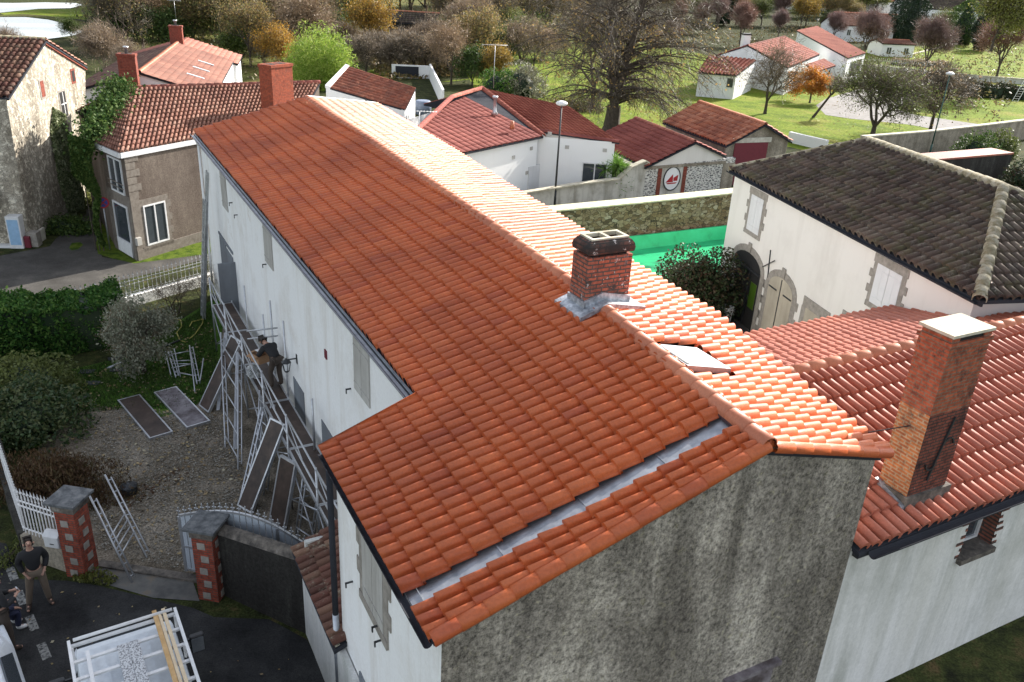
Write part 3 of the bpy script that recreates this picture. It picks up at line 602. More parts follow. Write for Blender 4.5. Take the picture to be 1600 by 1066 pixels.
# walls
wl = lambda n, m, z: B(n, m, z)
ml = np.linspace(-34.8, -11.5, 8)
tops = [wl(4.6+.13*(1-(m+34.8)/-23.3*-1) if False else eL(m)[0]+.14, m, eL(m)[1]-.03) for m in ml]
mb = MB(); 
for a, b in zip(tops[:-1], tops[1:]): mb.poly([(a[0], a[1], -.1), (b[0], b[1], -.1), b, a])
e0 = wl(3.1, -11.42, 6.03); e1 = wl(3.1, -7.0, 6.03); t0 = tops[-1]; mb.poly([(t0[0], t0[1], -.1), (e0[0], e0[1], -.1), e0, (t0[0], t0[1], t0[2])])
mb.poly([(e0[0], e0[1], -.1), (e1[0], e1[1], -.1), e1, e0])
mrr = np.linspace(-34.8, -7.0, 10); tr = [wl(eR(m)[0]-.16, m, eR(m)[1]-.03) for m in mrr]
for a, b in zip(tr[:-1], tr[1:]): mb.poly([(b[0], b[1], -.1), (a[0], a[1], -.1), a, b])
rr = wl(rg(-34.8)[0], -34.8, rg(-34.8)[1]-.05); mb.poly([(tops[0][0], tops[0][1], -.1), tops[0], rr, tr[0], (tr[0][0], tr[0][1], -.1)])
mb.build('rendered_wall', MT['render_main'], main)
mb = MB(); g0 = wl(3.1, -7.0, 6.04); g1 = wl(rg(-7.0)[0], -7.0, rg(-7.0)[1]-.04); g2 = wl(10.34, -7.0, 6.76)
mb.poly([wl(3.1, -7.0, -.1), wl(10.34, -7.0, -.1), g2, g1, g0]); mb.build('gable_wall', MT['gable_grey'], main)
# eaves: gutters, fascia
a = wl(eL(-34.9)[0]-.1, -34.9, eL(-34.9)[1]-.03); b = wl(eL(-11.6)[0]-.1, -11.6, eL(-11.6)[1]-.03)
gutter('gutter', a, b, MT['zinc'], main, r=.1)
mb = MB(); mb.bar(a+np.array([*NA*.1, -.1]), b+np.array([*NA*.1, -.1]), .1, .1); 
a2 = wl(2.97, -11.5, 5.98); b2 = wl(2.97, -6.95, 5.98); mb.bar(a2+np.array([*NA*.1, -.05]), b2+np.array([*NA*.1, -.05]), .08, .07); mb.build('fascia', MT['iron'], main)
gutter('gutter', wl(2.88, -11.5, 5.99), wl(2.88, -6.9, 5.99), MT['gutter_dark'], main, r=.06)
gutter('gutter', wl(eR(-34)[0]+.09, -34, 7.5), wl(eR(-12)[0]+.09, -12, 7.18), MT['zinc'], main, r=.08)
mb = MB(); mb.path([wl(2.9, -11.45, 5.92), wl(3.0, -11.47, 5.7), wl(3.0, -11.47, 2.6)], .055); mb.build('downpipe', MT['gutter_dark'], main)
mb = MB(); mb.path([wl(3.0, -11.47, 2.6), wl(3.0, -11.47, 0)], .06); mb.build('downpipe', MT['zinc'], main)
mb = MB(); mb.path([wl(4.42, -34.6, 6.6), wl(4.5, -34.6, 6.3), wl(4.5, -34.6, 0)], .05); mb.build('downpipe', MT['render_house'], main)
# openings, long side (A far, Bn near)
A_ = wl(tops[0][:2]@NA, -34.8, 0); Bn = wl(tops[-1][:2]@NA, -11.5, 0)
def on(px): return wallsz(px, A_, Bn)
def rect(p, q, f=on): (s0, z1), (s1, z0) = f(p), f(q); return s0, s1, z0, z1
s0, s1, z0, z1 = rect((553,523), (577,632)); shutters(main, A_, Bn, s0, s0+1.0, z0-.05, z1)
s0, s1, z0, z1 = rect((411,345), (429,425)); shutters(main, A_, Bn, s0, s0+1.0, z0, z1)
s0, s1, z0, z1 = rect((344,268), (352,325)); shutters(main, A_, Bn, s0, s0+1.0, z0, z1)
s0, z1 = on((343,362)); mb = MB(); onwall(mb, A_, Bn, s0, s0+1.25, 0, z1-.1, .0, .03); onwall(mb, A_, Bn, s0+1.3, s0+2.5, 0, z1-.25, .0, .03)
onwall(mb, A_, Bn, s0+2.8, s0+2.86, 0, z1-.3, 0, .6); onwall(mb, A_, Bn, s0-.1, s0+2.6, z1-.1, z1, 0, .04)
mb.build('double_door', MT['door_grey'], main)
s0, z1 = on((459,588)); mb = MB(); onwall(mb, A_, Bn, s0, s0+1.1, .1, z1, 0, .02); mb.build('door', MT['door_grey'], main)
s0, z1 = on((503,655)); mb = MB(); onwall(mb, A_, Bn, s0, s0+1.1, .1, z1, 0, .02); mb.build('door', MT['door_grey'], main)
s0, z1 = on((508,545)); mb = MB(); onwall(mb, A_, Bn, s0, s0+.16, z1-.22, z1, 0, .03); mb.build('wall_plaque', MT['maroon'], main)
# small hooks and cracks on the wall
for px in [(363,316), (371,335), (548,606), (416,412)]:
    s0, z0 = on(px); mb = MB(); onwall(mb, A_, Bn, s0, s0+.03, z0-.03, z0, 0, .12); onwall(mb, A_, Bn, s0, s0+.03, z0-.12, z0, .1, .12); mb.build('shutter_stop', MT['iron'], main)
# lantern
s0, z0 = on((464,560)); c = A_[:2]+(Bn-A_)[:2]/np.linalg.norm((Bn-A_)[:2])*s0; c = np.array([*c, z0]); od = np.array([*(-NA), 0])
lan = MB(); lan.bar(c+od*.02, c+od*.26, .03, .03); lan.box8([c+od*d+np.array([*MA*s, z]) for z in (-.16, .12) for d, s in ((0, -.05), (0, .05), (.02, .05), (.02, -.05))])
lc = c+od*.3; lan.lathe(lc, [(.02, .06), (.03, .02), (.14, -.06), (.13, -.08), (.02, -.07)], 6, False); lan.lathe(lc, [(.06, -.36), (.07, -.33), (.07, -.31), (.02, -.4)][:3], 6, False)
for k in range(6):
    t = 2*math.pi*k/6; a = lc+np.array([.12*math.cos(t), .12*math.sin(t), -.08]); b = lc+np.array([.07*math.cos(t), .07*math.sin(t), -.33]); lan.bar(a, b, .015, .015)
lo = lan.build('wall_lantern', MT['iron'], main)
g = MB(); g.lathe(lc, [(.06, -.32), (.11, -.09)], 6, False); g.build('lantern_glass', MT['glass_sky'], lo)
# extension openings
E0 = wl(3.1, -11.42, 0); E1 = wl(3.1, -7.0, 0); one = lambda px: wallsz(px, E0, E1)
s0, z1 = one((563,800)); s1, z0 = one((598,1000)); shutters(main, E0, E1, s0+.1, s0+1.05, z0+.2, z1-.1, mat='shutter', surround='granite')
s0, z1 = one((560,1028)); mb = MB(); onwall(mb, E0, E1, s0+.1, s0+1.2, 0, z1-.2, 0, .03); mb.build('lower_door', MT['door_grey'], main)
for px in [(551,907), (593,975), (597,998)]:
    s0, z0 = one(px); mb = MB(); onwall(mb, E0, E1, s0, s0+.03, z0-.02, z0, 0, .13); onwall(mb, E0, E1, s0, s0+.03, z0-.1, z0, .11, .13); mb.build('shutter_stop', MT['iron'], main)
# gable hatch (bottom right)
Ga, Gb = wl(3.1, -7.0, 0), wl(10.34, -7.0, 0); (s0, z1), (s1, zz) = wallsz((1130,1062), Ga, Gb), wallsz((1215,1022), Ga, Gb)
mb = MB(); onwall(mb, Ga, Gb, s0, s1, z1-.06, z1+.02, 0, .12); onwall(mb, Ga, Gb, s0+.05, s1-.05, .4, z1-.06, 0, .02); mb.build('gable_hatch', MT['ply_dusty'], main)
# chimney straddling the ridge
ch = bpy.data.objects.new('chimney', None); C.objects.link(ch); ch.parent = main
nl, mn, _z = surf((912,494)); nr = float(PL((979,480), (0,1,0), mn)[0]); mf = mn-.52; ztp = float(PL((922,396), (0,1,0), mn)[2])
mb = MB(); mb.nm(nl, nr, mf, mn, 6.2, ztp-.1); mb.build('chimney_stack', MT['brick_ch1'], ch)
mb = MB(); cx, cy = (nl+nr)/2, (mn+mf)/2; prof = [(.005, -.05), (.022, -.03), (.03, .03), (.015, .1), (-.03, .16), (-.07, .19), (-.09, .2)]
rings = [[B(cx+sx*((nr-nl)/2+e), cy+sy*((mn-mf)/2+e*.8), ztp+z) for sx, sy in ((-1, 1), (1, 1), (1, -1), (-1, -1))] for e, z in prof]
for r0, r1 in zip(rings[:-1], rings[1:]):
    for j in range(4): mb.poly([r0[j], r0[(j+1)%4], r1[(j+1)%4], r1[j]])
mb.build('chimney_hood', MT['hood'], ch)
mb = MB(); zt_ = ztp+.2; hx = (nr-nl)/2-.07; hy = (mn-mf)/2-.06; fr = .06
mb.nm(cx-hx, cx+hx, cy-hy, cy-hy+fr, zt_-.05, zt_+.02); mb.nm(cx-hx, cx+hx, cy+hy-fr, cy+hy, zt_-.05, zt_+.02)
for q in (-hx, -.03, hx-.06): mb.nm(cx+q, cx+q+.06, cy-hy+fr, cy+hy-fr, zt_-.05, zt_+.02)
mb.build('chimney_rim', MT['cement_pale'], ch)
mb = MB(); mb.nm(cx-hx+.01, cx+hx-.01, cy-hy+.01, cy+hy-.01, zt_-.3, zt_-.16); mb.build('flue', MT['hollow'], ch)
mb = MB() # stepped lead and zinc flashing following the slopes
zs = lambda n: float(np.interp(n, [4.6, rg(mn)[0], 10.7], [6.56, rg(mn)[1], eR(mn)[1]]))+.08
rn0 = float(rg(-12)[0])
for (n0, n1) in ((nl-.22, nl), (nl, rn0), (rn0, nr), (nr, nr+.25)):
    for (m0, m1) in (((mf-.15, mn+.24),) if n1 <= nl or n0 >= nr else ((mn, mn+.24), (mf-.15, mf))):
        c = [B(n0, m0, zs(n0)+.07), B(n1, m0, zs(n1)+.07), B(n1, m1, zs(n1)+.07), B(n0, m1, zs(n0)+.07)]; mb.box8([q-(0,0,.06) for q in c]+[q+(0,0,.02) for q in c])
for (n0, n1) in ((nl-.03, rn0), (rn0, nr+.03)):
    c = [B(n0, mn, zs(n0)+.05), B(n1, mn, zs(n1)+.05), B(n1, mn+.035, zs(n1)+.05), B(n0, mn+.035, zs(n0)+.05)]; mb.box8([q for q in c]+[q+(0,0,.17) for q in c])
c0 = zs(nl-.03); mb.nm(nl-.035, nl, mf-.03, mn+.035, c0+.05, c0+.2)
mb.build('chimney_flashing', MT['lead'], ch)
# roof window on the far slope
sky_ = MB(); MS = (SKYW[2]+SKYW[3])/2; zr0 = lambda n: float(np.interp(n, [float(rg(MS)[0]), float(eR(MS)[0])], [float(rg(MS)[1]), float(eR(MS)[1])]))
def sl(n0, n1, m0, m1, lo, hi, mb): c = [B(n0, m0, zr0(n0)), B(n1, m0, zr0(n1)), B(n1, m1, zr0(n1)), B(n0, m1, zr0(n0))]; mb.box8([q+(0,0,lo) for q in c]+[q+(0,0,hi) for q in c])
(qa, ma_, _), (qb, mb_, _), (qc, mc_, _), (qd, md_, _) = surf((1022,540), 7.3), surf((1078,576), 7.3), surf((1136,591), 7.3), surf((1100,556), 7.3)
sn0, sn1, sm0, sm1 = float(min(qa, qb)), float((qc+qd)/2), float((ma_+md_)/2), float((mb_+mc_)/2)
for (n0, n1, m0, m1) in ((sn0, sn1, sm0-.06, sm0), (sn0, sn1, sm1, sm1+.05), (sn0-.05, sn0, sm0-.06, sm1+.05), (sn1, sn1+.05, sm0-.06, sm1+.05)): sl(n0, n1, m0, m1, 0, .1, sky_)
so = sky_.build('roof_window', MT['zinc'], main); g = MB(); sl(sn0, sn1, sm0, sm1, .02, .095, g); g.build('roof_window_glass', MT['glass_sky'], so)
g = MB(); sl(sn0-.02, sn0+.04, sm0, sm1, .095, .11, g); g.build('roof_window_dark_edge', MT['iron'], so)  # thin dark strip along the ridge-side edge of the glass

# ================================================================== WING
wing = thing('side_wing', 'low white wing with brown red tiles joined to the right of the grey gable', 'house', B(16, -10, 1.1))
WE, WR, WK = -6.85, -10.57, -14.3
ZE, ZR = 4.99, 6.107
roofquad('roof_tiles', B(10.36, WE, ZE), B(26, WE, ZE), B(26, WR, ZR), B(10.36, WR, ZR), MT['tile_wing'], wing, seed=3, rad=.1, course=.5)
roofquad('roof_tiles', B(9.9, WK, ZE), B(26, WK, ZE), B(26, WR, ZR), B(9.9, WR, ZR), MT['tile_wing'], wing, seed=4, rad=.085, course=.45)
ridge_run('ridge_tiles', [B(10.0, WR, ZR+.04), B(26, WR, ZR+.04)], MT['tile_ridge'], wing, r=.15, seg=.45)
mb = MB(); W0, W1 = B(10.34, -7.003, 0), B(26, -7.003, 0)
(sa, za), (sb, zb_) = wallsz((1508,855), W0, W1), wallsz((1552,800), W0, W1); sL, sR, zt0 = sa-.12, sb+.3, za-.22; zo = ZE-.22
for (a_, b_, c_, d_) in ((10.34, 10.34+sL, .5, ZE-.05), (10.34+sR, 26, .5, ZE-.05), (10.34+sL, 10.34+sR, .5, zt0), (10.34+sL, 10.34+sR, zo, ZE-.05)): mb.poly([B(a_,-7.003,c_), B(b_,-7.003,c_), B(b_,-7.003,d_), B(a_,-7.003,d_)])
mb.poly([B(26,-14.15,.5), B(9.9,-14.15,.5), B(9.9,-14.15,ZE-.05), B(26,-14.15,ZE-.05)])
mb.poly([B(26,-7.003,.5), B(26,-14.15,.5), B(26,-14.15,ZE), B(26,WR,ZR-.1), B(26,-7.003,ZE)]); mb.build('rendered_wall', MT['render_wing'], wing)
gutter('gutter', B(10.55, WE+.1, ZE-.05), B(26, WE+.1, ZE+.0), MT['gutter_dark'], wing, r=.085)
mb = MB(); mb.nm(10.4, 26, WE-.2, WE-.04, ZE-.2, ZE-.09); mb.build('fascia', MT['iron'], wing)
q = MB(); q2 = MB(); D0 = -.34
onwall(q, W0, W1, sR, sR+.06, zt0, zo, D0, -.002); onwall(q2, W0, W1, sL-.06, sL, zt0, zo, D0, -.002)
for k in range(24):
    z = zt0-.05+k*.075; e = .02+.07*((k*7)%3)
    if z < zo-.04 and k % 2: onwall(q, W0, W1, sR, sR+.05+e, z, z+.065, -.01, .012); onwall(q2, W0, W1, sL-.03-e, sL, z, z+.065, -.01, .012)
q.build('brick_jamb', MT['brick_jamb'], wing); q2.build('brick_jamb', MT['brick_jamb'], wing)
window(wing, W0, W1, sL, sR, zt0, zo, leaves=1, proud=D0)
q = MB(); onwall(q, W0, W1, sL-.03, sR+.03, zt0-.1, zt0+.012, D0, .1); q.build('window_sill', MT['cement_dark'], wing)
# tall chimney with slab
ch = bpy.data.objects.new('tall_chimney', None); C.objects.link(ch); ch.parent = wing
n0, n1, m0, m1 = 11.86, 12.86, -7.86, -7.28
zt_ = float(PL((1498,523), (0,1,0), m1)[2])
zc = lambda m: ZE+.3*(-m-6.85)
nt_ = 11.9
mb = MB(); mb.nm(n0-.05, n1+.1, m0-.05, m1+.06, 4.8, 5.36); mb.build('chimney_base', MT['cement_dark'], ch)
def ring(z): return [B(n0,m1,z), B(n1,m1,z), B(n1,m0,z), B(n0,m0,z)]
zm = 5.36+(zt_-5.36)*.52
mb = MB(); mb.nm(n0, n1, m0, m1, zm, zt_-.22); mb.nm(n0-.03, n1+.03, m0-.03, m1+.03, zt_-.22, zt_-.14); mb.nm(n0, n0+.2, m0+.03, m1, zt_-.14, zt_-.05); mb.nm(n1-.2, n1, m0, m1, zt_-.14, zt_-.05); mb.build('chimney_stack', MT['brick_ch2'], ch)
mb = MB(); mb.nm(n0+.004, n1, m0, m1, 5.36, zm); mb.build('chimney_stack', MT['brick_ch2d'], ch)
mb = MB(); mb.poly([B(n0, m0, 5.36), B(n0, m1, 5.36), B(n0, m1, zm), B(n0, m0, zm)]); mb.build('chimney_left_face', MT['brick_ch2b'], ch)
mb = MB(); mb.nm(n0+.15, n1-.15, m0+.1, m1-.02, zt_-.14, zt_-.06); mb.build('flue', MT['hollow'], ch)
mb = MB(); mb.nm(n0-.02, n1+.02, m0-.04, m1+.03, zt_-.05, zt_); mb.build('chimney_slab', MT['cement_pale'], ch)
mb = MB(); cxx = (n0+n1)/2+.05
mb.bar(B(cxx-.15, m1+.02, 5.6), B(cxx+.12, m1+.02, 6.8), .03, .03)
for k in range(10):
    t0 = math.pi*(.1+.9*k/10); t1 = math.pi*(.1+.9*(k+1)/10)
    mb.bar(B(cxx+.13-.13*math.cos(t0)+.02, m1+.02, 6.25+.13*math.sin(t0)), B(cxx+.13-.13*math.cos(t1)+.02, m1+.02, 6.25+.13*math.sin(t1)), .025, .025)
    mb.bar(B(cxx-.17+.13*math.cos(t0), m1+.02, 5.95-.13*math.sin(t0)), B(cxx-.17+.13*math.cos(t1), m1+.02, 5.95-.13*math.sin(t1)), .025, .025)
mb.build('wall_anchor', MT['iron'], ch)
mb = MB(); c = [B(n0-.14, m0-.02, zc(m0-.02)+.09), B(n0-.0, m0-.02, zc(m0-.02)+.09), B(n0, m1+.05, zc(m1+.05)+.09), B(n0-.14, m1+.05, zc(m1+.05)+.09)]; mb.box8([q_-(0,0,.05) for q_ in c]+[q_+(0,0,.02) for q_ in c]); mb.build('chimney_flashing', MT['lead'], ch)
mb = MB(); mb.path([B(10.9, -8.9, 5.75), B(n0, m1-.3, 6.6)], .01, 5); mb.build('stay_wire', MT['iron'], ch)
#@@PART3
# ================================================================== YARD
def obox(mb, c, ax, hx, hy, z0, z1):
    c = np.array(c[:2], float); a = np.array(ax[:2], float); a /= np.linalg.norm(a); b = np.array([-a[1], a[0]])
    P = [c+a*sx*hx+b*sy*hy for sx, sy in ((-1,-1),(1,-1),(1,1),(-1,1))]
    return mb.box8([(*p, z0) for p in P]+[(*p, z1) for p in P])
g1 = (G(103,900)+G(157,886))/2; g2 = (G(318,942)+G(372,935))/2; g2 = G(335,928)
gx = (g2-g1)[:2]; gx /= np.linalg.norm(gx); gy = np.array([-gx[1], gx[0]])
def pillar(c, label, zt):
    t = thing('gate_pillar', label, 'pillar', c, 'brick pillars of the gateway')
    s = .24
    mb = MB(); obox(mb, c, gx, s, s, 0, zt-.28); mb.build('brick_shaft', MT['brick_pil'], t)
    mb = MB(); obox(mb, c, gx, s+.03, s+.03, zt-.28, zt-.07); mb.build('neck_stone', MT['cement_dark'], t)
    mb = MB(); obox(mb, c, gx, s+.13, s+.13, zt-.07, zt); mb.build('cap_slab', MT['slab'], t, bevel=.01)
    for k in range(5):
        z = .06+k*.34
        for (o, hx, hy) in ((-gy*(s), .09, .012), (gx*(s), .012, .09), (-gx*s, .012, .09)):
            mb = MB(); obox(mb, c[:2]+o+(gx if abs(hx-.09) < .01 else gy)*(.03 if k % 2 else -.03), gx, hx, hy, z, z+.17); mb.build('stone_block', MT['granite'], t)
    return t
pillar(g1, 'red brick gate pillar on the left of the driveway, white railing beside it', 2.1)
pillar(g2, 'red brick gate pillar beside the black stained wall', 2.0)
# stained wall right of the gateway, then the low white wall with the small lean-to roof
wA = g2[:2]+gx*.24; wB = B(3.0, -13.9, 0)[:2]
t = thing('stained_wall', 'low black stained garden wall right of the second gate pillar', 'wall', (*wA, 0))
d = (wB-wA)/np.linalg.norm(wB-wA); nrm_ = np.array([-d[1], d[0]]); mb = MB()
mb.box8([(*(wA), 0), (*wB, 0), (*(wB+nrm_*.3), 0), (*(wA+nrm_*.3), 0), (*wA, 1.72), (*wB, 1.95), (*(wB+nrm_*.3), 1.95), (*(wA+nrm_*.3), 1.72)]); mb.build('wall_body', MT['dark_wall'], t)
mb = MB(); mb.box8([(*(wA-nrm_*.03), 1.72), (*(wB-nrm_*.03), 1.95), (*(wB+nrm_*.33), 1.95), (*(wA+nrm_*.33), 1.72), (*(wA+nrm_*.1), 1.86), (*(wB+nrm_*.1), 2.09), (*(wB+nrm_*.2), 2.09), (*(wA+nrm_*.2), 1.86)]); mb.build('coping', MT['cement_dark'], t)
t = thing('lean_to_wall', 'narrow white lean-to with an old brown tile roof beside the downpipe', 'lean-to', B(3.2, -13, 0))
mb = MB(); mb.nm(2.98, 3.08, -14.0, -5, 0, 2.0); mb.nm(3.08, 4.3, -14.0, -13.9, 0, 2.4); mb.build('rendered_wall', MT['render_wing'], t)
roofquad('roof_tiles', B(2.86, -14.15, 2.12), B(2.86, -11.15, 2.12), B(4.1, -11.15, 2.62), B(4.1, -14.15, 2.62), MT['tile_darkold'], t, pitch=.2, course=.33, rad=.06, seed=9)
mb = MB(); mb.nm(2.9, 3.0, -14.1, -11.2, 1.98, 2.12); mb.build('eaves_brick', MT['cement_pale'], t)
# metal gate leaf folded open behind the wall
gA = B(.98, -16.95, 0); gB = B(3.75, -14.45, 0); gd = (gB-gA)[:2]; GL = np.linalg.norm(gd); gd /= GL
t = thing('metal_gate', 'pale grey sheet metal gate leaf with arched top and cross finials', 'gate', gA)
topz = lambda s: 1.62+.0*s+.42*math.sin(math.pi*min(1, max(0, (s/GL)*1.15-.0)))**1 - .35*max(0, s/GL-.6)
NS = 24; mb = MB()
for i in range(NS):
    s0, s1 = GL*i/NS, GL*(i+1)/NS; a = gA[:2]+gd*(s0+.012); b = gA[:2]+gd*(s1-.012); n = np.array([-gd[1], gd[0]])*.012
    mb.box8([(*(a-n), .15), (*(b-n), .15), (*(b+n), .15), (*(a+n), .15), (*(a-n), topz(s0)), (*(b-n), topz(s1)), (*(b+n), topz(s1)), (*(a+n), topz(s0))])
mb.build('sheet_panel', MT['skypanel'] if 'skypanel' in MT else MT['zinc_pale'] if 'zinc_pale' in MT else MT['white_metal'], t)
mb = MB(); p = [np.array([*(gA[:2]+gd*GL*i/16), topz(GL*i/16)+.02]) for i in range(17)]
for a, b in zip(p[:-1], p[1:]): mb.bar(a, b, .05, .05)
for s in (0, .33, .66, 1): q = gA[:2]+gd*GL*s; mb.bar((*q, .08), (*q, topz(GL*s)), .06, .06)
for z in (.15, .8): mb.bar((*gA[:2], z), (*gB[:2], z), .05, .05)
mb.build('gate_frame', MT['steel'], t)
fin = None
for i in range(25):
    q = np.array([*(gA[:2]+gd*GL*i/24), topz(GL*i/24)+.04])
    if fin is None:
        f = MB(); f.bar((0, 0, 0), (0, 0, .17), .018, .018); f.bar((gd[0]*-.05, gd[1]*-.05, .1), (gd[0]*.05, gd[1]*.05, .1), .018, .018, up=(0, 0, 1)); f.lathe((0, 0, .16), [(.005, 0), (.02, .02), (.002, .06)], 5)
        fin = f.build('finial', MT['steel'], t, world=False); fin.location = Vector(q-wloc(t))
    else:
        c = fin.copy(); C.objects.link(c); c.parent = t; c.location = Vector(q-wloc(t))
# concrete threshold
mb = MB(); a = g1[:2]+gx*.2+gy*.3; b = g2[:2]+gx*.1+gy*.35; mb.bar((*a, .03), (*b, .03), .22, .06); structure(mb.build('kerb', MT['cement_dark']))

def railing(name, label, pts, z0, z1, mat, sp=.12, group=None, base=None, finial='spear', rail=(.12, .3)):
    P = [np.array(p[:2], float) for p in pts]; t = thing(name, label, 'railing', (*P[0], 0), group)
    rb = MB()
    for a, b in zip(P[:-1], P[1:]):
        for z in (z0+rail[0], z1-rail[1], z1-rail[1]-.14): rb.bar((*a, z), (*b, z), .035, .02)
    rb.build('rails', MT[mat], t)
    if base:
        bb = MB()
        for a, b in zip(P[:-1], P[1:]): bb.bar((*a, (z0+base[1])/2), (*b, (z0+base[1])/2), .26, z0-base[1])
        bb.build('base_wall', MT[base[0]], t)
    f = MB(); h = z1-z0; f.bar((0, 0, 0), (0, 0, h-.1), .022, .022); f.lathe((0, 0, h-.1), [(.012, 0), (.04, .03), (.02, .06), (.003, .16)], 4, False); f.lathe((0, 0, h-.22), [(.012, 0), (.028, .02), (.012, .04)], 4, False)
    pk = None
    for a, b in zip(P[:-1], P[1:]):
        L = np.linalg.norm(b-a); n = int(L/sp)
        for i in range(n):
            q = np.array([*(a+(b-a)*(i+.5)/n), z0])
            if pk is None: pk = f.build('picket', MT[mat], t, world=False); pk.location = Vector(q-wloc(t))
            else: c = pk.copy(); C.objects.link(c); c.parent = t; c.location = Vector(q-wloc(t))
    return t
F0 = g1[:2]-gx*.24; F1 = G(24,770,1.75)[:2]; F2 = G(-3,690,1.75)[:2]; F3 = G(-60,500,1.75)[:2]
railing('white_railing', 'white spear topped railing on a mossy low wall left of the gate pillar', [F0, F1], .65, 1.85, 'white_metal', .1, base=('boundary', 0))
railing('side_railing', 'thin pale railing running along the left edge of the garden shrubs', [F1, F2, F3], .65, 1.85, 'white_metal', .13, base=('dark_wall', 0))
mbx = G(88,842,.9); t = thing('letter_box', 'white letter box hung on the railing beside the gate pillar', 'letter box', mbx)
m_ = MB(); obox(m_, F0-gx*.22-gy*.12, gx, .18, .14, .78, 1.08); m_.build('box_body', MT['white_metal'], t, bevel=.02)
m_ = MB(); m_.box8([np.array([*(F0-gx*.22-gy*.12+gx*sx*.19+gy*sy*.15), 1.08]) for sx, sy in ((-1,-1),(1,-1),(1,1),(-1,1))]+[np.array([*(F0-gx*.22-gy*.12+gx*sx*.19+gy*sy*.03), 1.17]) for sx, sy in ((-1,-1),(1,-1),(1,1),(-1,1))]); m_.build('box_lid', MT['white_metal'], t)
m_ = MB(); obox(m_, F0-gx*.2-gy*.263, gx, .05, .004, .88, .9); m_.build('slot', MT['iron'], t)
# far railing along the upper road
R0 = G(-60,500,1.25)[:2]; R1 = G(232,424,1.25)[:2]; R2_ = G(339,396,1.25)[:2]
railing('street_railing', 'grey iron railing on a white base wall between garden and upper road', [R0, R1, R2_], .45, 1.35, 'steel', .19, base=('render_white', 0))
# ---- scaffold against the long wall
ZD = 1.8
sc_ = thing('scaffold', 'galvanised tube scaffold with brown decks along the white side wall', 'scaffold', B(4, -21, 0))
ms = np.linspace(-29.0, -13.2, 7)
nin = lambda m: 4.36+.2*(m+29)/15.8; nou = lambda m: nin(m)-.68
def part_tube(nm_, pts, r, mat='steel', par=sc_): mb = MB(); mb.path(pts, r, 6); return mb.build(nm_, MT[mat], par)
for i, m in enumerate(ms):
    part_tube('upright', [B(nou(m), m, 0), B(nou(m), m, ZD+1.05)], .026)
    part_tube('upright', [B(nin(m), m, 0), B(nin(m), m, ZD+(1.6 if i in (1, 2, 5) else .1))], .026)
    part_tube('transom', [B(nou(m), m, ZD-.05), B(nin(m), m, ZD-.05)], .026)
    part_tube('transom', [B(nou(m), m, .3), B(nin(m), m, .3)], .022)
for a, b in zip(ms[:-1], ms[1:]):
    part_tube('guard_rail', [B(nou(a), a, ZD+1.0), B(nou(b), b, ZD+1.0)], .024)
    part_tube('guard_rail', [B(nou(a), a, ZD+.5), B(nou(b), b, ZD+.5)], .024)
    part_tube('guard_brace', [B(nou(a), a, ZD+1.0), B(nou(b), (a+b)/2, ZD+.5)], .014); 
    part_tube('brace', [B(nou(a), a, .3), B(nou(b), b, ZD-.1)], .02); part_tube('brace', [B(nou(a), a, ZD-.1), B(nou(b), b, .3)], .02)
    part_tube('brace', [B(nin(a), a, .3), B(nin(b), b, ZD-.1)], .02)
    mb = MB(); e = .03; mb.box8([B(nou(a)+.03, a+e, ZD), B(nin(a), a+e, ZD), B(nin(b), b-e, ZD), B(nou(b)+.03, b-e, ZD), B(nou(a)+.03, a+e, ZD+.03), B(nin(a), a+e, ZD+.03), B(nin(b), b-e, ZD+.03), B(nou(b)+.03, b-e, ZD+.03)])
    dk = mb.build('deck', MT['ply'], sc_)
    mb = MB()
    for (p, q) in ((B(nou(a)+.02, a+e, ZD), B(nou(b)+.02, b-e, ZD)), (B(nin(a)+.01, a+e, ZD), B(nin(b)+.01, b-e, ZD)), (B(nou(a), a+e, ZD), B(nin(a), a+e, ZD)), (B(nou(b), b-e, ZD), B(nin(b), b-e, ZD))): mb.bar(p+(0,0,-.01), q+(0,0,-.01), .04, .1)
    mb.build('deck_frame', MT['steel'], dk)
# tall inner posts and cross rails behind the worker
for m in (-21.3, -22.9): part_tube('tall_post', [B(4.5, m, .3), B(4.5, m, ZD+2.35)], .028)
part_tube('cross_rail', [B(3.78, -22.9, ZD+1.5), B(4.6, -22.6, ZD+1.6)], .024); part_tube('cross_rail', [B(3.78, -22.9, ZD+1.25), B(4.6, -22.6, ZD+1.35)], .024)
part_tube('tall_post', [B(4.42, -18.2, ZD), B(4.42, -18.2, ZD+1.5)], .03); part_tube('tall_post', [B(4.5, -18.5, ZD), B(4.5, -18.5, ZD+1.2)], .02)

def board(p0, p1, p2, label, group, thick=.09, mat='ply', fr=.045):
    """p0,p1 lower corners, p2 above p0"""
    p0, p1, p2 = [np.array(p, float) for p in (p0, p1, p2)]; a = p1-p0; b = p2-p0; b = b-a*(a@b)/(a@a); n = np.cross(a, b); n /= np.linalg.norm(n)
    if n[2] < 0: n = -n
    t = thing('deck_board', label, 'scaffold board', p0, group); c = [p0, p0+a, p0+a+b, p0+b]
    ia = a/np.linalg.norm(a)*fr; ib = b/np.linalg.norm(b)*fr; c2 = [p0+ia+ib, p0+a-ia+ib, p0+a+b-ia-ib, p0+b+ia-ib]
    mb = MB(); mb.box8([q+n*(thick-.025) for q in c2]+[q+n*(thick-.006) for q in c2]); mb.build('panel', MT[mat], t)
    mb = MB()
    for i in range(4):
        o, o2, r, r2 = c[i], c[(i+1)%4], c2[i], c2[(i+1)%4]; mb.box8([o, o2, r2, r, o+n*thick, o2+n*thick, r2+n*thick, r+n*thick])
    mb.build('edge_frame', MT['steel'], t)
    return t
gr = 'brown scaffold boards with metal edges'
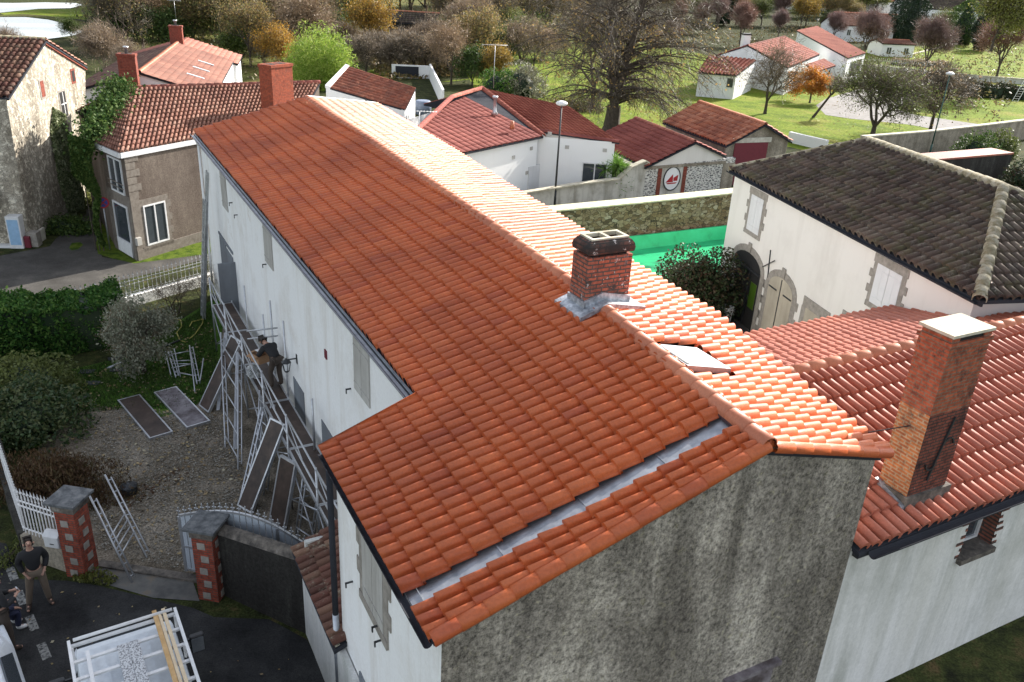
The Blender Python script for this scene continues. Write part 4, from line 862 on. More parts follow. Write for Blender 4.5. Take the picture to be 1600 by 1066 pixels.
board(G(234,689), G(271,678), G(206,623), 'dark brown scaffold board lying flat on gravel, left of the pair', gr)
board(G(292,672), G(329,661), G(254,613), 'dusty grey brown scaffold board lying flat, right of the pair', gr, mat='ply_dusty')
board(G(314,634), G(329,646), G(327,500,2.1), 'brown scaffold board leaning upright at the far end of the scaffold', gr)
board(G(374,790), G(396,803), G(424,652,2.1), 'brown scaffold board leaning on the scaffold rail, left of the near pair', gr)
board(G(424,812), G(448,828), G(450,715,1.75), 'brown scaffold board leaning on the scaffold rail behind the gate top', gr)
def plank(px0, px1, z1, w_, label, d=.05):
    p = G(*px0); q = G(*px1, z1); t = thing('aluminium_plank', label, 'plank', p, 'aluminium planks leaning on the scaffold'); mb = MB(); mb.bar(p, q, w_, d, up=(*NA, 0)); mb.bar(p+np.array([*MA*w_*.45, 0]), q+np.array([*MA*w_*.45, 0]), .03, d*2, up=(*NA, 0)); mb.build('plank_body', MT['steel'], t); return t
plank((366,700), (370,552), 2.1, .24, 'wide aluminium plank leaning upright on the middle of the scaffold')
plank((402,700), (412,604), 1.9, .2, 'aluminium plank leaning beside the narrow ladder')
plank((340,640), (352,520), 2.0, .14, 'narrow aluminium plank leaning near the far scaffold board')
def ladder(p0, p1, w_, wd, label, n=None, group=None, name='ladder', mat='steel'):
    p0 = np.array(p0, float); p1 = np.array(p1, float); wd = np.array(wd, float); wd /= np.linalg.norm(wd); t = thing(name, label, 'ladder', p0, group)
    L = np.linalg.norm(p1-p0); n = n or int(L/.28)
    for s in (-1, 1): mb = MB(); mb.bar(p0+wd*s*w_/2, p1+wd*s*w_/2, .03, .07); mb.build('stile', MT[mat], t)
    for i in range(n):
        q = p0+(p1-p0)*(i+.5)/n; mb = MB(); mb.bar(q-wd*w_/2, q+wd*w_/2, .028, .028); mb.build('rung', MT[mat], t)
    return t
lb = G(319,497); lt = np.array([*B(*PL((324,268), (1,0,0), 4.3)[:2])[:2], PL((324,268), (1,0,0), 4.3)[2]])
ladder(lb, lt, .38, (*MA, 0), 'tall aluminium extension ladder at the far corner of the long house')
ladder(lb-np.array([*NA*.08, 0]), lb+(lt-lb)*.82-np.array([*NA*.08, 0]), .42, (*MA, 0), 'lower section of the tall ladder, slightly wider and shorter')
ladder(G(377,785), G(410,640,1.9), .28, (*MA, 0), 'narrow ladder leaning on the scaffold left of the near boards', mat='steel')
# folding scaffold frames
def frame(c4, label, rungs, group=None):
    a0, a1, b0, b1 = [np.array(p, float) for p in c4]; t = thing('steel_frame', label, 'scaffold frame', a0, group)
    for (p, q) in ((a0, a1), (b0, b1)):
        o = np.cross(q-p, (0, 0, 1)); o /= max(1e-6, np.linalg.norm(o)); mb = MB(); mb.tube(p, q, .024); mb.tube(p+o*.1+(q-p)*.05, q+o*.1-(q-p)*.05, .02); mb.build('rail_tube', MT['steel'], t)
        mb = MB()
        for k in range(7): c = p+(q-p)*(k+.5)/7; mb.bar(c, c+o*.1, .02, .02)
        mb.build('spacer', MT['steel'], t)
    for f in rungs: mb = MB(); mb.tube(a0+(a1-a0)*f, b0+(b1-b0)*f, .02); mb.build('cross_tube', MT['steel'], t)
    return t
frame((G(207,911), G(140,775,1.75), G(230,872), G(164,742,1.2)), 'galvanised scaffold frame leaning on the left gate pillar', (.3, .38, .45, .52), 'loose scaffold frames')
frame((G(352,700), G(345,520,2.0), G(372,735), G(372,560,2.0)), 'galvanised scaffold frame leaning among the boards at the middle of the scaffold', (.1, .3, .5, .7, .9), 'loose scaffold frames')
frame((G(398,760), G(406,610,2.0), G(412,775), G(424,625,2.0)), 'galvanised scaffold frame leaning just behind the narrow ladder', (.1, .3, .5, .7, .9), 'loose scaffold frames')
frame((G(462,835), G(476,725,1.8), G(485,850), G(500,745,1.8)), 'galvanised scaffold frame leaning nearest the downpipe corner', (.1, .3, .5, .7, .9), 'loose scaffold frames')
frame((G(275,590,.05), G(262,548,.35), G(308,600,.05), G(296,540,.35)), 'galvanised scaffold frame standing on the lawn near the hose', (.2, .5, .6), 'loose scaffold frames')
t = thing('trestle', 'small steel trestle on the grass beside the tall boards', 'trestle', G(290,580)); 
for i, (a, b, z) in enumerate([((268,590), (258,548), .5), ((282,590), (272,545), .5), ((305,615), (296,540), .7), ((312,600), (318,560), .6)]):
    mb = MB(); mb.tube(G(*a), G(*b, z), .022); mb.build('leg', MT['steel'], t)
for a, b, z in [((262,555), (300,548), .45), ((268,575), (305,568), .3)]: mb = MB(); mb.tube(G(*a, z), G(*b, z), .02); mb.build('cross_tube', MT['steel'], t)
# small things on the ground
def slate(px, r, label):
    c = G(*px); mb = MB(); obox(mb, c, (math.cos(r), math.sin(r)), .24, .14, .02, .045); o = mb.build('roof_slate', MT['slate']); tag(o, label, 'slate', 'dark slates lying on the lawn')
MT['slate'] = m_flat('slate_dark', (.035, .037, .042), .5)
slate((136,582), .2, 'dark slate on the lawn nearest the left hedge'); slate((144,600), .1, 'dark slate on the lawn close to the shrub'); slate((181,561), .6, 'dark slate behind the grey pipe'); slate((184,579), .3, 'dark slate in front of the grey pipe'); slate((122,623), .2, 'greyish slate at the edge of the gravel')
mb = MB(); mb.tube(G(168,576,.05), G(196,564,.05), .045); tag(mb.build('grey_pipe', MT['steel']), 'short grey pipe lying on the lawn between the slates', 'pipe')
mb = MB(); mb.tube(G(238,549,.06), G(283,531,.06), .04); tag(mb.build('black_pole', MT['iron']), 'long black pole lying in the grass under the olive tree', 'pole')
mb = MB(); pts = []
for (x, y) in [(264,508), (272,498), (282,500), (284,510), (276,520), (281,532), (290,535)]: pts.append(G(x, y, .05))
mb.path(pts, .022, 6); pts = [G(x, y, .05) for x, y in [(296,511), (300,503), (312,500), (318,498)]]+[G(316,506,.05), G(305,522,.05), G(296,530,.05)]; mb.path(pts, .022, 6)
tag(mb.build('yellow_hose', MT['yellow']), 'yellow garden hose coiled on the grass near the ladder foot', 'hose')
c = G(203,772); t = thing('iron_stove_top', 'small round black fire bowl on the gravel behind the gateway', 'fire bowl', c)
mb = MB(); mb.lathe(c, [(.16, 0), (.2, .05), (.21, .22), (.2, .25)], 14); mb.build('bowl', MT['iron'], t); mb = MB(); mb.lathe(c+np.array([0,0,.25]), [(.22, 0), (.22, .02), (.05, .05), (.03, .09)], 14); mb.build('lid', MT['slate'], t)
# fallen leaves and loose stones as stuff
def leafquads(P, size, r, asp=.6, flat=0.0, rnd=.5, up=None, uvr=None):
    """P (N,3) centres -> verts, quads, uv"""
    N = len(P); d = r.normal(size=(N, 3)); d[:, 2] *= (1-flat); d /= np.linalg.norm(d, axis=1)[:, None]
    if up is not None: d = d*.6+np.asarray(up)*.8; d /= np.linalg.norm(d, axis=1)[:, None]
    e = r.normal(size=(N, 3)); e[:, 2] *= (1-flat); e -= d*(e*d).sum(1)[:, None]; e /= np.linalg.norm(e, axis=1)[:, None]
    s = size*(1+rnd*(r.random(N)-.5)*2)[:, None]; a = d*s*.5; b = e*s*.5*asp
    V = np.stack([P-a, P+b, P+a, P-b], 1).reshape(-1, 3); Q = np.arange(4*N).reshape(-1, 4)
    u = r.random(N) if uvr is None else uvr; uv = np.repeat(np.stack([u, r.random(N)], 1), 4, 0); return V, Q, uv
def in_poly(x, y, P):
    ins = np.zeros(len(x), bool); j = len(P)-1
    for i in range(len(P)):
        xi, yi = P[i][:2]; xj, yj = P[j][:2]; c = ((yi > y) != (yj > y)) & (x < (xj-xi)*(y-yi)/(yj-yi+1e-12)+xi); ins ^= c; j = i
    return ins
def scatter(name, poly, n, size, mat, label=None, z=.03, seed=5, flat=.85, pwr=None, kind='stuff', asp=.7):
    r = np.random.default_rng(seed); P = np.array([T(*p) for p in poly]); lo = P.min(0); hi = P.max(0); x = r.uniform(lo[0], hi[0], n*4); y = r.uniform(lo[1], hi[1], n*4); k = in_poly(x, y, P)
    x = x[k][:n]; y = y[k][:n]; zz = terr(x, y)+z+r.random(len(x))*.02; V, Q, uv = leafquads(np.stack([x, y, zz], 1), size, r, asp, flat); o = link(name, mesh_np(name, V, Q, uv), MT[mat]); o['kind'] = kind
    if label: o['label'] = label; o['category'] = 'leaves'
    return o
scatter('fallen_leaves', [(60,600), (200,560), (330,500), (345,640), (420,800), (300,880), (160,840), (60,700)], 900, .1, 'chaff', 'dry fallen leaves scattered over lawn and gravel yard')
scatter('leaf_litter', [(185,800), (215,790), (300,745), (285,730), (250,745), (190,770)], 140, .1, 'l_brown', 'rusty leaf litter on the gravel behind the gateway')
scatter('street_litter', [(0,880), (300,960), (500,1050), (500,1200), (-100,1200)], 90, .06, 'chaff', 'small pale leaves scattered over the dark street')
scatter('loose_gravel', [(120,650), (200,640), (340,650), (420,800), (290,895), (150,860)], 9000, .05, 'pebble', 'loose grey gravel stones in the yard', seed=8) if 'pebble' in MT else None
# ================================================================== NEIGHBOURS
def onpoly(mb, A, Bq, pts, d0, d1):
    A = np.array([A[0], A[1]]); t = np.array([Bq[0], Bq[1]])-A; t /= np.linalg.norm(t); n = np.array([t[1], -t[0]])
    lo = [mb.v((*(A+t*s+n*d0), z)) for s, z in pts]; hi = [mb.v((*(A+t*s+n*d1), z)) for s, z in pts]; k = len(pts)
    mb.F.append(hi); mb.F.append(lo[::-1]); mb.S += [False, False]
    for j in range(k): mb.F.append([lo[j], lo[(j+1)%k], hi[(j+1)%k], hi[j]]); mb.S.append(False)
    return mb
def shell(parent, tops, mat, zb=-.3, name='rendered_wall'):
    mb = MB(); wallpoly(mb, tops, zb); return mb.build(name, MT[mat], parent)
def inset(P, c, d=.18):
    P = np.array(P, float); v = np.array(c[:2])-P[:2]; v /= np.linalg.norm(v); P[:2] += v*d; P[2] -= .06; return P
def stack(parent, c, ax, hx, hy, z0, z1, mat='brick_new', cap='brick_pil', pot=None, nflue=1):
    e = bpy.data.objects.new('chimney', None); C.objects.link(e); e.parent = parent
    mb = MB(); obox(mb, c, ax, hx, hy, z0, z1-.14); mb.build('chimney_stack', MT[mat], e)
    mb = MB(); obox(mb, c, ax, hx+.04, hy+.04, z1-.14, z1); mb.build('chimney_cap', MT[cap], e)
    a = np.array(ax[:2], float); a /= np.linalg.norm(a)
    for i in range(nflue):
        q = np.array(c[:2])+a*((i+.5)/nflue-.5)*hx*1.8; mb = MB(); obox(mb, q, ax, hx/nflue*.6, hy*.6, z1, z1+.01); mb.build('flue', MT['hollow'], e)
    if pot: mb = MB(); mb.lathe((c[0], c[1], z1), [(.1, 0), (.1, .3), (.16, .32), (.16, .42)], 8); mb.build('chimney_pot', MT[pot], e)
    return e
# ---- corner house
cA, cB_ = G(222,397), G(343,379); cL = G(174,394)
t = thing('corner_house', 'brown rendered corner house with white window frames and a brick chimney', 'house', cA)
E1 = G(187,240,5.0); E0_ = G(150,224,5.0); R1 = G(192,138,6.7); Rr = G(500,129,6.7); dr = (Rr-R1)/np.linalg.norm(Rr-R1)
E2 = G(306,218,5.0); de = (E2-E1)/np.linalg.norm(E2-E1); E3 = E1+de*(np.linalg.norm(Rr-R1)+1.0)
roofquad('roof_tiles', E1, E3, Rr, R1+dr*.6, MT['tile_old'], t, pitch=.26, course=.4, rad=.09, seed=11)
bk = np.array([-de[1], de[0], 0]); 
roofquad('roof_tiles', Rr+bk*4+(0,0,-1.6), R1+bk*4+(0,0,-1.6), R1, Rr, MT['tile_old'], t, pitch=.3, course=.45, rad=.08, seed=12, npr=6)
roofquad('roof_tiles', E0_, E1, R1+dr*.62, R1, MT['tile_old'], t, pitch=.26, course=.4, rad=.09, seed=13)
ridge_run('ridge_tiles', [R1, Rr], MT['tile_pink'], t, r=.15, seg=.45)
wE = E1+de*np.linalg.norm(E3-E1)
cen = (E1+Rr)/2; tp = [inset(E0_, cen), inset(E1, cen), inset(E3, cen), inset(Rr, cen, .1), inset(Rr+bk*4+(0,0,-1.6), cen), inset(R1+bk*4+(0,0,-1.6), cen)]
shell(t, tp, 'brown_wall')
Wa, Wb = tp[1], tp[2]; Wz, Wy = tp[0], tp[1]
mb = MB(); mb.bar(E0_+(0,0,-.1), E1+(0,0,-.1), .14, .22); mb.bar(E1+(0,0,-.1), E3+(0,0,-.1), .14, .22); mb.build('white_gutter', MT['white_metal'], t)
f = lambda px: wallsz(px, Wa, Wb); (s0, z1), (s1, z0) = f((222,322)), f((258,376)); window(t, Wa, Wb, s0, s0+1.25, z0, z1, surround='granite_dark')
mb = MB(); onwall(mb, Wa, Wb, .0, .45, 0, 2.9, 0, .04)
for k in range(6): onwall(mb, Wa, Wb, .0, .5+(.2 if k%2 else 0), 2.9+k*.33, 3.2+k*.33, 0, .03)
mb.build('corner_stones', MT['granite_dark'], t)
mb = MB(); onwall(mb, Wa, Wb, 0, 9, .0, .5, 0, .05); mb.build('plinth', MT['granite_dark'], t)
L0 = float(np.linalg.norm(tp[1][:2]-tp[0][:2])); window(t, Wz, Wy, L0*.28, L0*.85, 3.0, 4.6, leaves=2)
mb = MB(); onwall(mb, Wz, Wy, L0*.24, L0*.9, 3.3, 3.33, .1, .13); onwall(mb, Wz, Wy, L0*.24, L0*.9, 3.5, 3.53, .1, .13); onwall(mb, Wz, Wy, 0, L0, 0, 3.0, 0, .03); mb.build('window_bars', MT['granite_dark'], t)
o = window(t, Wz, Wy, L0*.25, L0*.88, .1, 2.5, leaves=1, name='door', proud=.03); mb = MB(); onwall(mb, Wz, Wy, L0*.25, L0*.88, .1, .75, .03, .1); mb.build('door_panel', MT['white_metal'], o)
s0, z0 = f((213,376)); mb = MB(); onwall(mb, Wa, Wb, s0-.1, s0+.15, z0-.2, z0+.15, .04, .2); mb.build('meter_box', MT['shutter'], t)
cc = G(434,158,6.25)
stack(t, cc, de, .78, .42, 4.8, float(IV((436,99), cc, cc+de)[2]), nflue=2, cap='brick_new')
# ---- stone house on the left
sA, sB = G(48,385), G(133,322)
t = thing('stone_house', 'tall weathered stone gable house at the left edge above the road', 'house', sA)
pk = IV((68,62), sA, sB); el = IV((9,152), sA, sB); er = IV((133,103), sA, sB)
q = G(0,66,pk[2]); dl = (q-pk)[:2]; dl /= np.linalg.norm(dl); sn = np.array([-(sB-sA)[1], (sB-sA)[0]]); sn /= np.linalg.norm(sn); dl = sn if sn@dl > 0 else -sn; D_ = np.array([*dl*14, 0])
ov = np.array([*(-dl*.12), 0])
roofquad('roof_tiles', el+D_, el+ov, pk+ov, pk+D_, MT['tile_darkold'], t, pitch=.27, course=.4, rad=.1, seed=14)
roofquad('roof_tiles', er+ov, er+D_, pk+D_, pk+ov, MT['tile_old'], t, pitch=.3, course=.45, rad=.09, seed=15, npr=6)
ridge_run('ridge_tiles', [pk+ov, pk+D_], MT['moss_ridge'], t, r=.14)
mb = MB(); mb.poly([(sA[0], sA[1], -.2), (sB[0], sB[1], -.2), er-(0,0,.1), pk-(0,0,.1), el-(0,0,.1)])
A2, B2 = sA+D_, sB+D_; mb.poly([(*A2[:2], -.2), (*sA[:2], -.2), el-(0,0,.1), el+D_-(0,0,.1)]); mb.poly([(*sB[:2], -.2), (*B2[:2], -.2), er+D_-(0,0,.1), er-(0,0,.1)]); mb.poly([(*B2[:2], -.2), (*A2[:2], -.2), el+D_, pk+D_, er+D_])
mb.build('stone_wall', MT['stone_render'], t)
mb = MB(); a, b = pk-(0,0,.16)-ov*.3, er-(0,0,.16)-ov*.3; mb.bar(a+ov*.6, b+ov*.6, .1, .14); mb.build('verge_bricks', MT['brick_pil'], t)
f = lambda px: wallsz(px, sA, sB)
for px, w_, h_, nm_ in [((114,119), .35, .55, 'vent_opening'), ((66,139), .4, .75, 'blocked_window'), ((99,163), .7, 1.25, 'arched_window'), ((143,272), .35, .9, 'low_window')]:
    s0, z0 = f(px); mb = MB(); onwall(mb, sA, sB, s0-w_/2-.12, s0+w_/2+.12, z0-h_/2-.1, z0+h_/2+.1, 0, .02); fr_ = mb.build(nm_, MT['granite'] if nm_ != 'vent_opening' else MT['brick_pil'], t)
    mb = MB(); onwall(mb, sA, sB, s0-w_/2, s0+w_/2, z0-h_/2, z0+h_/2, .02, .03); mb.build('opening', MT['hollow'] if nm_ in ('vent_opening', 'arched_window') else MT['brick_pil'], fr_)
s0, z0 = f((99,163)); mb = MB(); onwall(mb, sA, sB, s0-.03, s0+.03, z0-.6, z0+.6, .03, .05); onwall(mb, sA, sB, s0-.35, s0+.35, z0, z0+.05, .03, .05); mb.build('window_bars', MT['white_metal'], t)
Lb, La = sA, sA+D_
mb = MB(); n_ = np.array([dl[1], -dl[0]]); n_ = n_ if n_@(G(0,460)-sA)[:2] > 0 else -n_
a = sA+np.array([*dl*1.0, 0]); b = sA+np.array([*dl*3.2, 0])
mb.box8([(*a[:2], 2.6), (*b[:2], 2.6), (*(b[:2]+n_*1.0), 2.1), (*(a[:2]+n_*1.0), 2.1), (*a[:2], 2.66), (*b[:2], 2.66), (*(b[:2]+n_*1.0), 2.16), (*(a[:2]+n_*1.0), 2.16)]); mb.build('awning', MT['zinc'], t)
stack(t, G(-2,150,6.2)+np.array([0,0,0]), dl, .3, .3, 5.0, 6.9, cap='brick_pil')
def bx(name, label, cat, px, w_, d_, h_, mat, ax=(1, 0), extra=None):
    c = T(*px); t = thing(name, label, cat, c); mb = MB(); obox(mb, c, ax, w_/2, d_/2, c[2], c[2]+h_); mb.build('body', MT[mat], t, bevel=.02)
    mb = MB(); obox(mb, c, ax, w_/2-.06, d_/2+.01, c[2]+h_*.12, c[2]+h_*.9); mb.build('panel', MT[extra or mat], t); return t
bx('old_refrigerator', 'white old refrigerator with a pale blue side standing by the stone house', 'refrigerator', (31,386), .6, .55, 1.55, 'white_metal', dl, 'skyblue')
bx('red_crate', 'dark red crate beside the white refrigerator', 'crate', (44,386), .4, .35, .55, 'maroon', dl)
bx('pale_slab', 'white flat slab lying on the grass at the left edge', 'slab', (6,385), .9, .6, .12, 'white_metal', (1, .1))
bx('stone_trough', 'weathered stone block standing at the corner of the stone house', 'stone block', (55,384), .5, .5, .7, 'granite', dl); bx('leaning_slab', 'pale concrete panel leaning at the foot of the ivy', 'panel', (67,376), .55, .12, .6, 'concrete', (sB-sA)[:2])
# ---- pink tiled house
t = thing('pink_roof_house', 'white house with faded pink tiles and two brick chimneys behind the corner house', 'house', G(260,134,3))
a0, a1, r0, r1 = G(247,136,5.0), G(347,91,5.0), G(277,67,6.2), G(217,113,6.2); a0 = G(280,140,5.0)
dd_ = (r0-r1)/np.linalg.norm(r0-r1); pr = np.cross(dd_, (0,0,1)); e0_ = r1+pr*4.2+(0,0,-1.3); e1_ = r0+pr*4.2+(0,0,-1.3)
for sgn, mt in ((1, 'tile_faded'), (-1, 'tile_darkold')):
    ea, eb = r1+pr*4.3*sgn+np.array((0,0,-1.3)), r0+pr*4.3*sgn+np.array((0,0,-1.3))
    roofquad('roof_tiles', *( (ea, eb, r0, r1) if sgn > 0 else (eb, ea, r1, r0)), MT[mt], t, pitch=.3, course=.42, rad=.04, seed=16+sgn, npr=5, lift=.02)
ridge_run('ridge_tiles', [r1, r0], MT['tile_ridge'], t, r=.15)
cen = (r0+r1)/2; shell(t, [inset(r1+pr*4.3-(0,0,1.3), cen, .2), inset(r0+pr*4.3-(0,0,1.3), cen, .2), inset(r0, cen, .1), inset(r0-pr*4.3-(0,0,1.3), cen, .2), inset(r1-pr*4.3-(0,0,1.3), cen, .2), inset(r1, cen, .1)], 'render_house')
for px, tp_ in (((202,118), 84), ((277,68), 40)):
    c_ = G(*px, 6.1); stack(t, c_, pr, .5, .35, 4.6, float(IV((px[0], tp_), c_, c_+np.array([1,0,0]))[2]), pot='steel', mat='brick_pil')
for (fa, fb) in ((.25, .3), (.45, .6), (.65, .75)):
    c_ = r1+dd_*np.linalg.norm(r0-r1)*fa+pr*2.2; mb = MB(); mb.bar(c_+(0,0,-.6), c_+pr*1.1+(0,0,-.93), .25, .06); mb.build('roof_light', MT['white_metal'], t)
r2, r3 = G(301,58,6.0), G(350,80,6.0)
t = thing('rear_annex', 'white annex with a pale tile roof adjoining the pink roof house', 'house', G(340,110,3))
ra, rb_, rc, rd_ = G(306,136,4.3), G(366,92,4.3), G(301,58,6.0), G(262,88,6.0); dd2 = (rc-rd_)/np.linalg.norm(rc-rd_); 
q0, q1 = r0+dd_*.3+(0,0,-.2), r0+dd_*7+(0,0,-.2)
for sgn in (1, -1):
    ea, eb = q0+pr*4.6*sgn+np.array((0,0,-1.4)), q1+pr*4.6*sgn+np.array((0,0,-1.4)); roofquad('roof_tiles', *((ea, eb, q1, q0) if sgn > 0 else (eb, ea, q0, q1)), MT['tile_pink'], t, pitch=.3, course=.42, rad=.05, seed=19, npr=5)
cen = (q0+q1)/2; shell(t, [inset(q0+pr*4.6-(0,0,1.4), cen, .2), inset(q1+pr*4.6-(0,0,1.4), cen, .2), inset(q1, cen, .1), inset(q1-pr*4.6-(0,0,1.4), cen, .2), inset(q0-pr*4.6-(0,0,1.4), cen, .2), inset(q0, cen, .1)], 'render_house')
# ---- white outbuilding with mono pitch roof
t = thing('white_outbuilding', 'white outbuilding with a square patterned brown roof behind the long house', 'outbuilding', T(580,175))
a, b, c, d = G(508,135,3.5), G(633,171,3.5), G(650,137,4.6), G(540,102,4.6)
roofquad('roof_tiles', a+(b-a)*.07, b, c, d+(c-d)*.06, MT['tile_flat'], t, pitch=.5, course=.5, rad=.02, seed=20, npr=4, pan=.1, lift=.02)
mb = MB(); mb.box8([a-(0,0,.1), a+(b-a)*.07-(0,0,.1), d+(c-d)*.06-(0,0,.1), d-(0,0,.1), a+(0,0,.1), a+(b-a)*.07+(0,0,.1), d+(c-d)*.06+(0,0,.1), d+(0,0,.1)]); mb.build('parapet', MT['render_house'], t)
cen = (a+c)/2; tp = [inset(x, cen, .08) for x in (a, b, c, d)]; shell(t, tp, 'render_house')
s0, z0 = wallsz((572,158), a, b); mb = MB(); onwall(mb, a, b, s0-.15, s0+.15, z0-.15, z0+.15, .0, .04); mb.build('round_vent', MT['iron'], t)
mb = MB(); onwall(mb, b, c, .4, 1.2, 1.1, 3.0, 0, .03); mb.build('door', MT['white_metal'], t)
t = thing('terrace_wall', 'white terrace wall with a dark panel beside the white outbuilding', 'wall', T(670,150)); mb = MB()
p = [T(612,122), T(672,123), T(692,168)]; 
for x, y, z in ((p[0], p[1], 1.5), (p[1], p[2], 1.7)): mb.bar((*x[:2], 1.1+z/2-.1), (*y[:2], 1.1+z/2-.1), .2, z)
mb.build('wall_body', MT['render_house'], t); mb = MB(); x = p[0]+(p[1]-p[0])*.1; y = p[0]+(p[1]-p[0])*.7; mb.bar((*(x[:2]), 1.75), (*(y[:2]), 1.75), .26, 1.2); mb.build('dark_panel', MT['gutter_dark'], t)
t = thing('rain_tank', 'blue covered rain tank beside the white outbuilding', 'tank', T(661,175)); mb = MB(); c_ = T(661,178); mb.lathe(c_, [(.7, 0), (.75, 1.0), (.6, 1.15)], 12); mb.build('tank_body', MT['cloth_tank'] if 'cloth_tank' in MT else MT['door_grey'], t)
# ---- middle house with hipped red roof
def flat_roof(name, A, Bp, Cp, D, mat, parent, **k):   # true slope with hip cuts: rolls run straight up the slope
    A, Bp, Cp, D = [np.array(p, float) for p in (A, Bp, Cp, D)]; u = (Bp-A)/np.linalg.norm(Bp-A); L = np.linalg.norm(Bp-A); w_ = (D-A)-u*((D-A)@u); w2 = (Cp-A)-u*((Cp-A)@u); ww = w_ if np.linalg.norm(w_) > np.linalg.norm(w2) else w2; Lw = np.linalg.norm(ww); ww = ww/Lw
    da, db = (D-A)@u, (Cp-A)@u; ha, hb = (D-A)@ww, (Cp-A)@ww
    def vm(x): return np.interp(x, [min(0, da)-.01, da, db, max(L, db)+.01] if da > .05 else [-.01, 0, db, max(L, db)+.01], [0 if da > .05 else ha, ha, hb, 0 if db < L-.05 else hb])
    f = lambda x, y: A+np.asarray(x)[:, None]*u+np.asarray(y)[:, None]*ww
    tiles(name, f, 0, L, 0, Lw+.2, mat, parent, vmax=vm, **k)
    mb = MB(); b = np.array([0,0,.12]); s = np.array([0,0,.03]); P = (A, Bp, A+u*db+ww*hb, A+u*max(da, 0)+ww*ha); mb.box8([p-b for p in P]+[p-s for p in P]); mb.build('roof_deck', MT['gutter_dark'], parent)
    return A+u*db+ww*hb, A+u*da+ww*ha

t = thing('red_roof_house', 'white house with a dark red hipped tile roof behind the long house', 'house', T(820,290))
a, b = G(714,241,4.4), G(849,213,4.4); bdir = (b-a)/np.linalg.norm(b-a); c, d = G(753,138,6.1), G(706,152,6.1); back = np.array([-bdir[1], bdir[0], 0]); a0_ = a-bdir*6
flat_roof('roof_tiles', a0_, b, c, d, MT['tile_red'], t, pitch=.5, course=.5, rad=.04, pan=.12, seed=21, npr=7, lift=.015)
e_, f_, g_ = G(834,203,4.4), G(968,222,4.4), G(890,167,5.7)
roofquad('roof_tiles', e_, f_, g_, c, MT['tile_house'], t, pitch=.3, course=.42, rad=.05, seed=22, npr=7)
roofquad('roof_tiles', g_+back*5-(0,0,1.4), c+back*5-(0,0,1.6), c, g_, MT['tile_house'], t, pitch=.4, course=.5, rad=.05, seed=23, npr=6)
ridge_run('ridge_tiles', [b, c], MT['tile_house'], t, r=.17); ridge_run('ridge_tiles', [c, d], MT['tile_house'], t, r=.15); ridge_run('ridge_tiles', [d, a0_], MT['tile_red'], t, r=.15); ridge_run('verge_tiles', [e_, f_], MT['tile_red'], t, r=.12)
cen_ = (a0_+c)/2; p0, p1 = inset(a, cen_, .3), inset(b, cen_, .35); p2 = inset(f_, c, .3); p1b = p1+back*.6
mb = MB(); wallpoly(mb, [inset(a0_, cen_, .3), p0, p1, np.array([*p1b[:2], p1[2]]), p2, p2+back*5, inset(c+back*4, c, .3)-(0,0,1.8), inset(d+back*4, c, .3)-(0,0,1.8)], 0); mb.build('rendered_wall', MT['render_house'], t)
f = lambda px: wallsz(px, p1b, p2)
s0, z1 = f((910,253)); s1, z0 = f((922,285)); window(t, p1b, p2, s0, s0+1.5, z0-.3, z1, surround=None, leaves=2)
f = lambda px: wallsz(px, p0, p1); s0, z1 = f((845,256)); mb = MB(); s0, z1 = wallsz((846,256), p0, p1); onwall(mb, p0, p1, s0-1.3, s0-.2, z1-1.5, z1, 0, .04); mb.build('roller_shutter', MT['shutter_w'], t)
for px in [(830,232), (823,270), (802,246)]:
    s0, z0 = f(px); mb = MB(); onwall(mb, p0, p1, s0-.12, s0+.12, z0-.1, z0+.1, 0, .04); mb.build('wall_vent', MT['shutter'], t)
for px in [(859,209), (886,230), (945,235)]:
    s0, z0 = wallsz(px, p1b, p2); mb = MB(); onwall(mb, p1b, p2, s0-.12, s0+.12, z0-.1, z0+.1, 0, .04); mb.build('wall_vent', MT['shutter'], t)
c_ = G(773,176,5.4); mb = MB(); mb.lathe(c_, [(.22, -.1), (.1, .1), (.09, .8), (.16, .82), (.16, .95)], 8); mb.build('flue_pipe', MT['steel'], t)
c_ = G(800,199,5.0); mb = MB(); mb.lathe(c_, [(.14, -.1), (.1, .35)], 8); mb.build('roof_vent', MT['tile_ridge'], t)
def antenna(px, z0, h, ang, label, n=7, L=1.2):
    c = G(*px, z0); t = thing('tv_antenna', label, 'antenna', c, 'television antennas on the roofs'); mb = MB(); mb.tube(c, c+(0,0,h), .02, k=5); mb.build('mast', MT['steel'], t)
    mb = MB(); d = np.array([math.cos(ang), math.sin(ang), 0]); e = np.array([-d[1], d[0], 0]); o = c+(0,0,h); mb.tube(o-d*L/2, o+d*L/2, .015, k=5)
    for i in range(n): q = o+d*L*(i/(n-1)-.5); mb.tube(q-e*.22, q+e*.22, .008, k=4)
    mb.build('aerial', MT['white_metal'], t)
antenna((655,215), 5.8, 1.2, .1, 'white television antenna rising behind the far slope of the long house', 12, 1.6)
antenna((771,138), 6.2, 2.6, .3, 'tall television antenna on the red hipped roof', 6, 1.6)
antenna((275,30), 5, 2.2, .2, 'television antenna above the pink roof house', 8, 1.6)
antenna((1276,40), 5.6, 1.2, .5, 'television antenna on the white bungalow roof', 6, 1)
